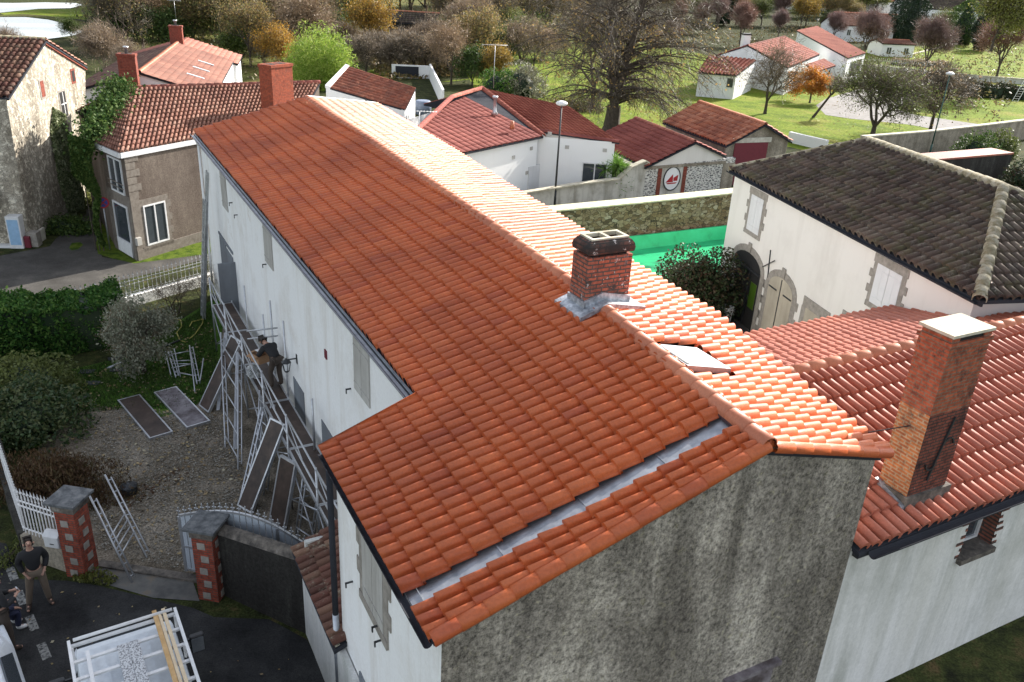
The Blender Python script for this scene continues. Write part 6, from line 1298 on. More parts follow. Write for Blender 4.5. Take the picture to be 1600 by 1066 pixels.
def bush(name, label, cat, loc, R, n, leaf, size=.12, core=True, group=None, seed=1, asp=.6, nclump=26, up=None, twig=None):
    """R = (rx,ry,rz) ; irregular crown from many clumps sitting on the ground"""
    r = np.random.default_rng(seed); R = np.array(R, float); t = thing(name, label, cat, loc, group)
    d = r.normal(size=(nclump, 3)); d[:, 2] = np.abs(d[:, 2])*.9; d /= np.linalg.norm(d, axis=1)[:, None]; cc = d*R*(.62+.22*r.random((nclump, 1))); cr = (.3+.22*r.random(nclump))
    i = r.integers(0, nclump, n); e = r.normal(size=(n, 3)); e /= np.linalg.norm(e, axis=1)[:, None]; rad = (.75+.35*r.random(n)**.5)*cr[i]; P = cc[i]+e*R*rad[:, None]; P[:, 2] = np.abs(P[:, 2])+.03
    V, Q, uv = leafquads(P, size, r, asp, up=up); link('foliage', mesh_np('foliage', V, Q, uv), MT[leaf], t, world=False)
    S = []
    for c in cc: S.append([0, 0, 0, *(c*.5), .03, .02]); S.append([*(c*.5), *c, .02, .01])
    V, Q = tubes_np(S); link('stems', mesh_np('stems', V, Q), MT['bark'], t, world=False)
    if core:
        k = 10; mb = MB(); mb.lathe((0, 0, 0), [(.55, 0), (.68, .25), (.6, .5), (.3, .7), (.02, .76)], k); v = np.array(mb.V)*R*np.array([.9, .9, 1]); mb.V = [tuple(x) for x in v]; o = mb.build('dark_core', MT['l_dark'], t, world=False)  # added solid core, dark in place of the shade inside the foliage
    return t
def hedge(name, label, P0, P1, w_, h_, n, leaf, size=.1, seed=1, z0=0, bumps=.25):
    r = np.random.default_rng(seed); P0 = np.array(P0[:2]); P1 = np.array(P1[:2]); L = np.linalg.norm(P1-P0); d = (P1-P0)/L; nn = np.array([-d[1], d[0]]); t = thing(name, label, 'hedge', (*P0, z0))
    f = r.random(n); s = r.random(n)*L; side = r.random(n); u = (r.random(n)-.5)*w_; z = r.random(n)*h_
    top = side < .45; z = np.where(top, h_, z); u = np.where(top, u, np.where(side < .75, -w_/2, w_/2))
    ph = np.sin(s*1.7+seed)*.5+np.sin(s*4.1)*.3+np.sin(s*9+z*5)*.25; off = ph*bumps+r.normal(size=n)*.07; z = np.where(top, z+off, z); u = np.where(top, u, u+np.sign(u)*(off*.8-(z/h_)**3*.25))
    P = np.stack([P0[0]+d[0]*s+nn[0]*u, P0[1]+d[1]*s+nn[1]*u, z0+np.maximum(.02, z)], 1); V, Q, uv = leafquads(P, size, r, .55); link('foliage', mesh_np('foliage', V, Q, uv), MT[leaf], t)
    mb = MB(); c = (P0+P1)/2; obox(mb, c, d, L/2-.05, w_/2-.12, z0, z0+h_-.12); mb.build('dark_core', MT['l_dark'], t); return t  # dark box added behind the leaves, closes gaps and stands for inner shade
# --- garden
hp0, hp1 = B(-9, -31.0, 0), B(.9, -31.6, 0)
hedge('laurel_hedge', 'thick glossy green laurel hedge along the upper road', hp0, hp1, 2.0, 1.75, 42000, 'l_laurel', .12, 3)
c = T(226,583); r_ = 1.45
tr = Plant('olive_tree', 'tree', 'bark', 'twigs_pale', 'l_olive', seed=5, h=3.4, trunk=.8, rad=.09, kids=3, depth=4, spread=.95, up=.05, ntw=1500, tl=.35, tw=.006, nleaf=16000, lsize=.085, clump=.17)
tr(c, 'round grey green olive tree on the lawn in front of the hedge', (.76, .76, .95))
bush('garden_shrub', 'dense dark green shrub at the left edge of the garden', 'shrub', T(48,672), (1.5, 1.5, 1.25), 14000, 'l_shrub', .11, seed=2, nclump=34)
bush('garden_shrub', 'yellowish green shrub behind the dark shrub at the left edge', 'shrub', T(45,612), (1.6, 1.2, 1.1), 11000, 'l_olivegreen', .1, seed=3, nclump=30)
bush('withered_shrub', 'low reddish brown withered shrub behind the white railing', 'shrub', T(112,765), (1.6, 1.0, .7), 7500, 'l_brown', .1, seed=4, core=False, asp=.25, up=(0, 0, 1))
bush('withered_shrub', 'brown stemmed shrub between the green shrub and the gravel', 'shrub', T(60,765), (1.4, 1.1, .9), 7000, 'l_brown', .11, seed=14, core=False, asp=.25, up=(0, 0, 1))
tr = Plant('bare_shrub', 'shrub', 'bark', 'twigs', None, seed=8, h=2.4, trunk=.3, rad=.04, kids=3, depth=4, spread=.8, ntw=900, tl=.3, tw=.008, stems=3)
tr(T(275,492), 'small bare shrub in front of the street railing', .75); tr(T(318,470), 'small bare shrub beside the ladder and the street railing', .6)
for i, (x, y, lb_) in enumerate([(150,905,'small weedy tuft at the foot of the left gate pillar'), (25,860,'yellowish weeds along the mossy kerb by the white railing')]):
    bush('weeds', lb_, 'weeds', T(x, y), (.5, .25, .15) if i == 0 else (.3, 1.2, .18), 700, 'l_olivegreen', .07, core=False, seed=20+i, nclump=12, up=(0,0,1))
# grass blades on the shaded lawn
r = np.random.default_rng(3); P = np.array([T(*p) for p in [(-20,600), (60,592), (190,562), (330,475), (345,600), (300,640), (205,640), (118,645), (60,690), (-20,690)]]); x = r.uniform(P[:,0].min(), P[:,0].max(), 60000); y = r.uniform(P[:,1].min(), P[:,1].max(), 60000); k = in_poly(x, y, P); x = x[k][:26000]; y = y[k][:26000]
V, Q, uv = twigs_np(np.stack([x, y, x*0+.01], 1), (lambda d: d/np.linalg.norm(d, axis=1)[:, None])(r.normal(size=(len(x), 3))*.5+[0,0,1]), np.full(len(x), .08), .012, r); o = link('grass_blades', mesh_np('grass_blades', V, Q, uv), MT['l_green']); o['kind'] = 'stuff'; o['label'] = 'short dark green grass of the garden lawn'; o['category'] = 'grass'
# --- ivy
def ivy(name, label, A, Bq, poly, n, leaf, size, thick=.3, seed=1, extra=None):
    """poly in wall (s,z)"""
    r = np.random.default_rng(seed); Pl = np.array(poly); s = r.uniform(Pl[:,0].min(), Pl[:,0].max(), n*4); z = r.uniform(Pl[:,1].min(), Pl[:,1].max(), n*4); w_ = np.sin(z*2.2+seed)*.15
    k = in_poly(s+w_, z, Pl); s = s[k][:n]; z = z[k][:n]; A = np.array(A[:2]); t_ = np.array(Bq[:2])-A; t_ /= np.linalg.norm(t_); nn = np.array([t_[1], -t_[0]]); d = .03+thick*r.random(len(s))*(.5+.5*np.sin(s*5+z*3))**2
    P = np.stack([A[0]+t_[0]*s+nn[0]*d, A[1]+t_[1]*s+nn[1]*d, z], 1)
    t = thing(name, label, 'ivy', (*A, 0)); V, Q, uv = leafquads(P, size, r, .8); link('foliage', mesh_np('foliage', V, Q, uv), MT[leaf], t)
    if extra is not None: V, Q, uv = leafquads(extra, size, r, .8); link('foliage', mesh_np('foliage', V, Q, uv), MT[leaf], t)
    S = [[*(A+t_*(Pl[:,0].mean()+i*.2)), 0, *(A+t_*(Pl[:,0].mean()+i*.3)), Pl[:,1].max()*.8, .03, .015] for i in (-1, 0, 1)]; V, Q = tubes_np(S); link('stems', mesh_np('stems', V, Q), MT['bark'], t); return t
f = lambda px: wallsz(px, sA, sB)
ivy('pale_ivy', 'pale sunlit ivy climbing the middle of the stone house gable', sA, sB, [f((106,342)), f((80,235)), f((80,168)), f((99,180)), f((118,262)), f((134,325))], 9000, 'l_ivy_pale', .13, .18, 4)
r = np.random.default_rng(9); cL_ = tp_e0 = None
Ea, Eb = G(150,224,5.0), G(192,138,6.7); n_ = 9000
ts = r.random(n_); cl = r.normal(size=(n_, 3))*np.array([.4, .4, .32]); ph = (np.sin(ts*17)*.25+np.sin(ts*41)*.15)[:, None]
EX = Ea+(Eb-Ea)*ts[:, None]+cl*(.9+ph)+np.array([-.1, 0, .1])
ivy('corner_ivy', 'dark green ivy wrapped over the left edge of the corner house', G(160,392)-np.array([.2,0,0]), G(174,394), [(.15, .4), (.42, .2), (.45, 2.5), (.6, 5.2), (-.6, 5.4), (-.5, 3.6), (.2, 2.6)], 5000, 'l_ivy', .14, .22, 5, EX)
bush('roadside_shrub', 'leafy green plants at the foot of the stone house by the road', 'shrub', T(98,362), (1.6, .8, .7), 4500, 'l_green', .12, seed=6); bush('roadside_shrub', 'yellow green sunlit weeds where the lane passes the stone house', 'shrub', T(150,318), (1.5, 1.2, .5), 2500, 'l_olivegreen', .12, seed=7, core=False)
# --- courtyard bush, yucca
bush('evergreen_bush', 'dark evergreen bush with reddish tips between green basin and barn', 'bush', T(1085,490), (1.75, 1.7, 2.5), 26000, 'l_red', .12, seed=8, nclump=36)
def yucca(loc, label, sc_=1.0):
    r = np.random.default_rng(4); t = thing('yucca', label, 'yucca', loc); S = []; VV = []; QQ = []; UU = []; o = 0
    for i in range(15):
        a = r.random()*6.28; h = .8+2.0*r.random(); c = np.array([math.cos(a)*.8*r.random()**.5, math.sin(a)*.8*r.random()**.5, h]); S.append([0, 0, 0, *c, .09, .06])
        n = 150; d = r.normal(size=(n, 3)); d[:, 2] = d[:, 2]*.8+.25; d /= np.linalg.norm(d, axis=1)[:, None]; V, Q, uv = twigs_np(np.repeat(c[None], n, 0), d, np.full(n, .75), .035, r, .12); VV.append(V); QQ.append(Q+o); UU.append(uv); o += len(V)
    link('leaf_rosettes', mesh_np('leaf_rosettes', np.concatenate(VV), np.concatenate(QQ), np.concatenate(UU)), MT['l_yucca'], t, world=False); V, Q = tubes_np(S, 5); link('trunk', mesh_np('trunk', V, Q), MT['bark'], t, world=False); t.scale = (sc_,)*3
yucca(IV((957,284), t1+np.array([0,1.2,0]), t2+np.array([0,1.2,0]))*np.array([1,1,0])+np.array([0,0,.9]), 'spiky green yucca behind the white garden wall beside the window', .85)
# --- big lime tree
def big_tree(loc, label):
    r = np.random.default_rng(12); t = thing('lime_tree', label, 'tree', loc); S = []; TP = []; TD = []
    S += [[0,0,-.3, 0,0,.5, 1.05,.72], [0,0,.5, .05,0,2.2, .72,.58]]
    leaders = []
    for i in range(5):
        a = i*1.257+.4; p = np.array([.05, 0, 2.2]); d = np.array([math.cos(a)*.18, math.sin(a)*.18, 1.]); q = p; rr = .36
        for k in range(8):
            d = d+r.normal(size=3)*.05; d[2] = 1; e = q+d/np.linalg.norm(d)*1.75; S.append([*q, *e, rr, rr*.86]); leaders.append((q, e, rr)); rr *= .86; q = e
    for i in range(190):
        q, e, rr = leaders[r.integers(0, len(leaders))]; p = q+(e-q)*r.random(); a = r.random()*6.28; h = p[2]; L = 10.2*math.sin(math.pi*min(1, max(.22, (h+2.5)/19)))*(.55+.5*r.random()); up = .55+.05*h/2; d = np.array([math.cos(a), math.sin(a), up*(.6+.6*r.random())]); d /= np.linalg.norm(d); n = 7; r0 = max(.05, rr*.36)
        for k in range(n):
            d = d+np.array([0, 0, -.11-.02*k])+r.normal(size=3)*.08; d /= np.linalg.norm(d); o = p+d*L/n; r1 = r0*.78; S.append([*p, *o, r0, r1]); 
            if k > 0:
                for j in range(2):
                    dd = d+r.normal(size=3)*.6; dd /= np.linalg.norm(dd); w = p; r2 = r1*.5
                    for m in range(3):
                        dd = dd+np.array([0,0,-.12])+r.normal(size=3)*.18; dd /= np.linalg.norm(dd); x = w+dd*L*.075; S.append([*w, *x, r2, r2*.7]); r2 *= .7; w = x; TP.append(x); TD.append(dd)
            p = o; r0 = r1
    V, Q = tubes_np(S, 5); link('trunk', mesh_np('trunk', V, Q, None, True), MT['bark'], t, world=False)
    TP = np.array(TP); TD = np.array(TD); n = 30000; i = r.integers(0, len(TP), n); dd = TD[i]+r.normal(size=(n, 3))*.6; dd /= np.linalg.norm(dd, axis=1)[:, None]
    V, Q, uv = twigs_np(TP[i]+r.normal(size=(n, 3))*.1, dd, np.full(n, .7), .012, r, .15); link('twigs', mesh_np('twigs', V, Q, uv), MT['twigs'], t, world=False)
    k = r.random(len(TP)) < .5; P = TP[k]; P = P[(P[:, 2] < 9)]; P = np.repeat(P, 3, 0); V, Q, uv = leafquads(P+r.normal(size=P.shape)*.3, .15, r, .7); link('withered_leaves', mesh_np('withered_leaves', V, Q, uv), MT['l_ochre'], t, world=False)
big_tree(T(955,207), 'huge bare lime tree with drooping branches in the middle of the meadow')
# --- tree kinds
K = {}
K['bare'] = Plant('bare_tree', 'tree', 'bark', 'twigs', 'l_ochre', seed=21, h=9.5, trunk=2.0, rad=.2, kids=4, depth=5, spread=.62, up=.16, decay=.72, ntw=5000, tl=.7, tw=.016, nleaf=1500, lsize=.2)
K['bare2'] = Plant('bare_tree', 'tree', 'bark', 'twigs_pale', 'l_grey', seed=22, h=9, trunk=1.6, rad=.17, kids=4, depth=5, spread=.7, up=.14, decay=.72, ntw=5000, tl=.7, tw=.016, nleaf=3500, lsize=.16, clump=.5)
K['ochre'] = Plant('autumn_tree', 'tree', 'bark', 'twigs', 'l_ochre', seed=23, h=9, trunk=1.8, rad=.18, kids=4, depth=5, spread=.62, up=.16, decay=.72, ntw=3000, tl=.6, tw=.016, nleaf=9000, lsize=.2, clump=.5)
K['yellow'] = Plant('yellow_tree', 'tree', 'bark', 'twigs', 'l_yellow', seed=24, h=7, trunk=1.2, rad=.13, kids=4, depth=4, spread=.6, up=.2, decay=.75, ntw=1500, tl=.5, tw=.014, nleaf=9000, lsize=.2, clump=.5)
K['green'] = Plant('leafy_tree', 'tree', 'bark', 'twigs', 'l_olivegreen', seed=25, h=7.5, trunk=1.2, rad=.16, kids=4, depth=4, spread=.7, up=.14, decay=.76, ntw=1500, tl=.5, tw=.014, nleaf=11000, lsize=.2, clump=.55)
K['dark'] = Plant('evergreen_tree', 'tree', 'bark', 'twigs', 'l_green', seed=26, h=6, trunk=.6, rad=.15, kids=4, depth=4, spread=.8, up=.12, decay=.76, ntw=800, tl=.5, tw=.014, nleaf=14000, lsize=.2, clump=.5)
K['orchard'] = Plant('orchard_tree', 'tree', 'bark', 'twigs', 'l_grey', seed=27, h=4.6, trunk=1.1, rad=.12, kids=4, depth=5, spread=.85, up=.12, decay=.7, ntw=4500, tl=.45, tw=.014, nleaf=1800, lsize=.12)
K['haze'] = Plant('pale_bush', 'bush', 'bark_pale', 'twigs_pale', 'l_grey', seed=28, h=4.5, trunk=.25, rad=.06, kids=4, depth=4, spread=.6, up=.15, decay=.74, ntw=7000, tl=.7, tw=.013, nleaf=3500, lsize=.13, stems=6, clump=.3)
K['russet'] = Plant('pollard_tree', 'tree', 'bark', 'twigs_pink', 'l_russet', seed=29, h=8, trunk=1.7, rad=.19, kids=4, depth=5, spread=.6, up=.22, decay=.7, ntw=9000, tl=1.0, tw=.014, nleaf=1400, lsize=.17)
K['green_round'] = Plant('round_tree', 'tree', 'bark', 'twigs', 'l_olivegreen', seed=30, h=6.6, trunk=1.0, rad=.2, kids=4, depth=5, spread=.8, up=.14, decay=.72, ntw=5000, tl=.55, tw=.014, nleaf=9000, lsize=.12, clump=.3)
K['small_bare'] = Plant('bare_tree', 'tree', 'bark', 'twigs', 'l_grey', seed=31, h=5.5, trunk=1.0, rad=.15, kids=3, depth=5, spread=.75, up=.12, decay=.74, ntw=2600, tl=.6, tw=.012, nleaf=500, lsize=.12)
def conifer(loc, label, h, w_, leaf='l_dark', n=9000, seed=1, pw=1.0, group=None):
    r = np.random.default_rng(seed); t = thing('conifer', label, 'tree', loc, group); z = r.random(n)**.9; a = r.random(n)*6.28; lay = np.sin(z*40)*.12; R = w_*np.sin(np.pi*np.clip((1-z)*pw, 0, .999)**.8)**.8*(.7+.35*r.random(n)+lay)
    P = np.stack([np.cos(a)*R, np.sin(a)*R, .4+z*h], 1); V, Q, uv = leafquads(P, .3, r, .45); link('crown', mesh_np('crown', V, Q, uv), MT[leaf], t, world=False); V, Q = tubes_np([[0,0,0,0,0,h*.95,.2,.03]], 6); link('trunk', mesh_np('trunk', V, Q), MT['bark'], t, world=False)
    mb = MB(); mb.lathe((0,0,.4), [(w_*.5, 0), (w_*.62, h*.3), (w_*.4, h*.65), (.05, h*.93)], 8); mb.build('dark_crown_core', MT['l_dark'], t, world=False); return t  # added dark core fills the crown, colour stands for its inner shade
rr = np.random.default_rng(77)
GL = {'bare': ('tall bare tree with fine brown twigs in the woodland belt', 'bare trees of the woodland belt'), 'bare2': ('pale grey brown bare tree in the woodland belt', 'pale trees of the woodland belt'), 'ochre': ('ochre leaved autumn tree in the woodland belt', 'ochre trees of the woodland belt'),
      'yellow': ('yellow leaved young tree in the woodland belt', 'yellow trees of the woodland belt'), 'green': ('olive green leafy tree in the woodland belt', 'leafy trees of the woodland belt'), 'dark': ('dark evergreen tree in the woodland belt', 'evergreens of the woodland belt'), 'haze': ('pale twiggy bush at the edge of the woodland belt', 'twiggy bushes of the woodland belt'), 'orchard': ('low dark orchard tree in the row before the woodland', 'orchard trees before the woodland'), 'russet': ('russet twigged tree among the far village houses', 'russet trees of the far village')}
def put(kind, x, y, s=1.0, label=None, group=None):
    l, g = GL.get(kind, (None, None)); v = s*(1 if label else rr.uniform(.85, 1.15)); K[kind](T(x, y), label or l, (v, v, v*(1 if label else rr.uniform(.9, 1.1))), None, group or (g if not label else None))
def rowp(y, x0, x1, step, kinds, s=1.0, jit=6):
    x = x0
    while x < x1: put(kinds[rr.integers(0, len(kinds))], x+rr.uniform(-jit, jit), y+rr.uniform(-4, 4), s); x += step*rr.uniform(.8, 1.2)
rowp(18, 165, 900, 27, ['bare', 'ochre', 'bare2', 'ochre'], 1.7)
rowp(32, 170, 900, 30, ['bare', 'bare2', 'ochre', 'green', 'bare'], 1.5)
rowp(47, 175, 590, 33, ['bare', 'bare2', 'ochre', 'dark', 'haze', 'green'], 1.4)
rowp(45, 690, 900, 33, ['bare', 'bare2', 'ochre', 'dark', 'yellow'], 1.3)
rowp(64, 185, 590, 34, ['bare', 'bare2', 'ochre', 'dark', 'green', 'haze'], 1.25)
rowp(82, 200, 400, 36, ['bare', 'green', 'ochre', 'bare2', 'dark'], 1.15)
rowp(104, 372, 480, 24, ['haze', 'bare2', 'ochre', 'dark'], 1.0)
rowp(84, 395, 600, 28, ['bare', 'ochre', 'dark', 'haze', 'yellow'], 1.05)
rowp(70, 700, 850, 30, ['dark', 'green', 'haze', 'bare'], .9); rowp(98, 690, 770, 30, ['haze', 'dark', 'bare2'], .9)
rowp(114, 570, 735, 19, ['orchard'], 1.05, 3); rowp(98, 555, 740, 23, ['orchard', 'haze', 'orchard'], .85, 4); rowp(84, 575, 700, 26, ['orchard', 'haze'], .7, 4)
def thicket(poly, n, h, leaf, seed, label):
    r = np.random.default_rng(seed); P = np.array([T(*p) for p in poly]); x = r.uniform(P[:,0].min(), P[:,0].max(), n*4); y = r.uniform(P[:,1].min(), P[:,1].max(), n*4); k = in_poly(x, y, P); x = x[k][:n]; y = y[k][:n]
    hh = h*(.35+.65*np.clip(np.sin(x*.55+np.sin(y*.4)*2)*np.cos(y*.5+x*.2)*.8+.4, 0, 1)); z = terr(x, y)+hh*r.random(len(x))**.6; V, Q, uv = leafquads(np.stack([x, y, z], 1), .38, r, .5); o = link('undergrowth', mesh_np('undergrowth', V, Q, uv), MT[leaf]); o['kind'] = 'stuff'; o['label'] = label; o['category'] = 'undergrowth'
thicket([(150,60), (240,135), (480,138), (560,118), (590,70), (690,70), (880,50), (900,0), (400,-20), (140,-20)], 42000, 2.6, 'l_thicket', 51, 'brown and olive undergrowth between the woodland trees')
thicket([(600,128), (720,122), (740,100), (560,95)], 4000, 1.2, 'l_thicket', 52, 'rough brown undergrowth around the orchard trees')
thicket([(900,30), (1130,60), (1240,40), (1400,20), (1620,25), (1620,5), (900,5)], 16000, 2.2, 'l_thicket', 53, 'russet undergrowth among the far village gardens')
for x, y, s, l in [(165,112,1.05,'round pale brown bush right of the stone house roof'), (210,128,.8,'smaller pale bush beside the brick chimney of the pink roof house')]: put('haze', x, y, s, l)
put('bare', 195, 88, 1.0, 'bare tree standing between the pond and the pink roof house'); put('green', 250, 66, 1.1, 'olive green tree behind the brick chimneys of the pink roof house'); put('dark', 112, 60, .5, 'small dark bush on the pond shore')
put('yellow', 440, 118, .75, 'small bright yellow orange tree left of the bamboo'); put('haze', 15, 100, .8, 'pale bush above the roof of the stone house at the left edge'); 
bush('bamboo_clump', 'bright yellow green bamboo clump behind the white outbuilding', 'bamboo', T(502,138), (3.4, 2.6, 5.6), 26000, 'l_bamboo', .34, seed=11, nclump=70, asp=.16, core=False)
bush('olive_bush', 'grey green round bush behind the red hipped roof', 'bush', T(812,150), (2.6, 2.4, 3.0), 8000, 'l_olive', .18, seed=12); bush('green_bush', 'dark green bush left of the grey green bush behind the red roof', 'bush', T(775,150), (2.0, 2.0, 2.6), 6000, 'l_laurel', .18, seed=13)
put('bare2', 705, 132, .75, 'pale slender bare tree behind the terrace wall'); put('green', 818, 90, .8, 'yellow green tree left of the huge lime tree')
put('bare', 925, 170, 1.0, 'dark bare tree just left of the huge lime tree trunk')
for (x, y) in [(860,150), (885,160), (1010,130), (1045,125), (1085,130)]: pass
bush('brush_pile', 'low dark twiggy brush heap under the left side of the lime tree', 'brush', T(885,172), (3.2, 1.6, 1.2), 5000, 'l_brown', .2, seed=15, core=False, asp=.2)
rowp(112, 735, 860, 26, ['dark', 'green', 'haze', 'bare2', 'ochre'], .75, 4); rowp(96, 760, 870, 26, ['haze', 'dark', 'bare', 'green'], .85, 4); rowp(58, 700, 900, 30, ['bare', 'ochre', 'bare2'], 1.2)
rowp(134, 735, 800, 24, ['haze', 'dark', 'yellow'], .6, 4)
rowp(38, 1020, 1300, 30, ['russet', 'green', 'ochre', 'haze', 'russet'], 1.0); rowp(22, 1300, 1620, 34, ['russet', 'green', 'ochre', 'dark'], 1.1); rowp(45, 1290, 1340, 25, ['ochre', 'dark'], .8)
rowp(60, 1430, 1620, 40, ['russet', 'green', 'haze'], .8)
# right side garden
put('small_bare', 1195, 178, 1.15, 'bare tree with thick cut limbs in front of the white bungalow')
K['orange'] = Plant('orange_tree', 'tree', 'bark', 'twigs', 'l_orange', seed=32, h=3.6, trunk=.7, rad=.1, kids=3, depth=4, spread=.8, up=.1, ntw=600, tl=.3, tw=.012, nleaf=9000, lsize=.13, clump=.22)
K['orange'](T(1265,161), 'round orange leaved small tree before the bungalow windows', 1.15)
K['lean'] = Plant('leaning_tree', 'tree', 'bark', 'twigs', None, seed=33, h=4.6, trunk=2.6, rad=.13, kids=3, depth=4, spread=.7, up=.05, ntw=1500, tl=.5, tw=.012, lean=(.65, .0))
K['lean'](T(1270,184), 'leaning bare tree on the meadow casting a thin shadow', 1.0, rz=.2)
K['green_round'](T(1362,217), 'round green brown tree just behind the mossy barn ridge', 1.05, rz=1)
put('orchard', 1453, 205, 1.45, 'wide bare tree right of the round green tree near the boundary wall')
for i, (x, y, s, l) in enumerate([(1443,118,1.0,'russet pollard tree before the sunlit lawn, left of the pair'), (1556,124,1.15,'large russet pollard tree at the right with bare lower limbs'), (1348,96,1.0,'russet tree with orange leaves behind the bungalow right end')]): put('russet', x, y, s, l)
put('russet', 1155, 72, .95, 'pinkish bare tree behind the bungalow chimney'); put('yellow', 1250, 45, 1.1, 'yellow tree behind the bungalow roofs'); put('russet', 1215, 62, .7, 'small russet tree left of the bungalow roof ridge')
put('russet', 1300, 70, .75, 'low russet tree between bungalow and the brown roofed house')
conifer(T(1413,90), 'tall dark conifer left of the russet pollards', 13, 2.6, seed=2, n=12000); conifer(T(1404,70), 'second dark conifer behind the tall one', 11, 3.0, seed=3)
conifer(T(1500,72), 'broad grey green conifer before the wide roofed house', 9, 3.6, 'l_green', seed=4); conifer(T(1528,82), 'dark clipped oval conifer beside the large pollard', 7.5, 2.2, seed=5, pw=.9)
conifer(T(1298,30), 'small conifer behind the yellow tree', 8, 2.2, seed=6); conifer(T(1130,40), 'dark conifer at the top edge right of the lime tree', 9, 3, seed=7)
hedge('clipped_hedge', 'low brown clipped hedge on the right lawn', T(1500,150), T(1620,158), 3.0, 1.5, 9000, 'l_red', .2, 5, 1.1, .35)
hedge('grey_hedge', 'grey hedge curving in front of the pollard trees', T(1395,104), T(1475,108), 2.5, 1.1, 5000, 'l_grey', .2, 6, 1.1, .3)
hedge('low_hedge', 'dark low hedge below the balustrade', T(1350,124), T(1560,146), 1.6, .9, 9000, 'l_brown', .2, 7, 1.1, .3)  # low hedge in the brown leaf colour
bush('wall_bush', 'green upright bush with white flowers in front of the boundary wall', 'bush', T(1522,250), (1.6, 1.3, 2.0), 5000, 'l_green', .15, seed=16); bush('wall_bush', 'yellow green bush right of the flowering bush by the boundary wall', 'bush', T(1560,245), (1.2, 1.2, 1.9), 4000, 'l_olivegreen', .15, seed=17)
bush('wall_bush', 'dense bush at the right edge above the mossy ridge', 'bush', T(1600,290), (1.6, 1.3, 1.5), 5000, 'l_red', .14, seed=18)
rowp(50, 1060, 1140, 30, ['russet'], .8, 4); rowp(28, 880, 1380, 42, ['russet', 'ochre', 'green', 'russet'], 1.15); rowp(14, 880, 1600, 55, ['ochre', 'green', 'russet'], 1.3)
rowp(88, 1010, 1090, 40, ['russet'], .7, 5)
scatter('meadow_leaves', [(860,215), (900,150), (1000,130), (1090,140), (1110,190), (1000,215)], 2600, .14, 'l_ochre', 'fallen leaves lying on the meadow under the lime tree', seed=31)
scatter('meadow_leaves', [(1200,190), (1330,150), (1420,200), (1330,240), (1210,215)], 500, .12, 'l_ochre', 'fallen leaves lying on the meadow by the round tree', seed=32)
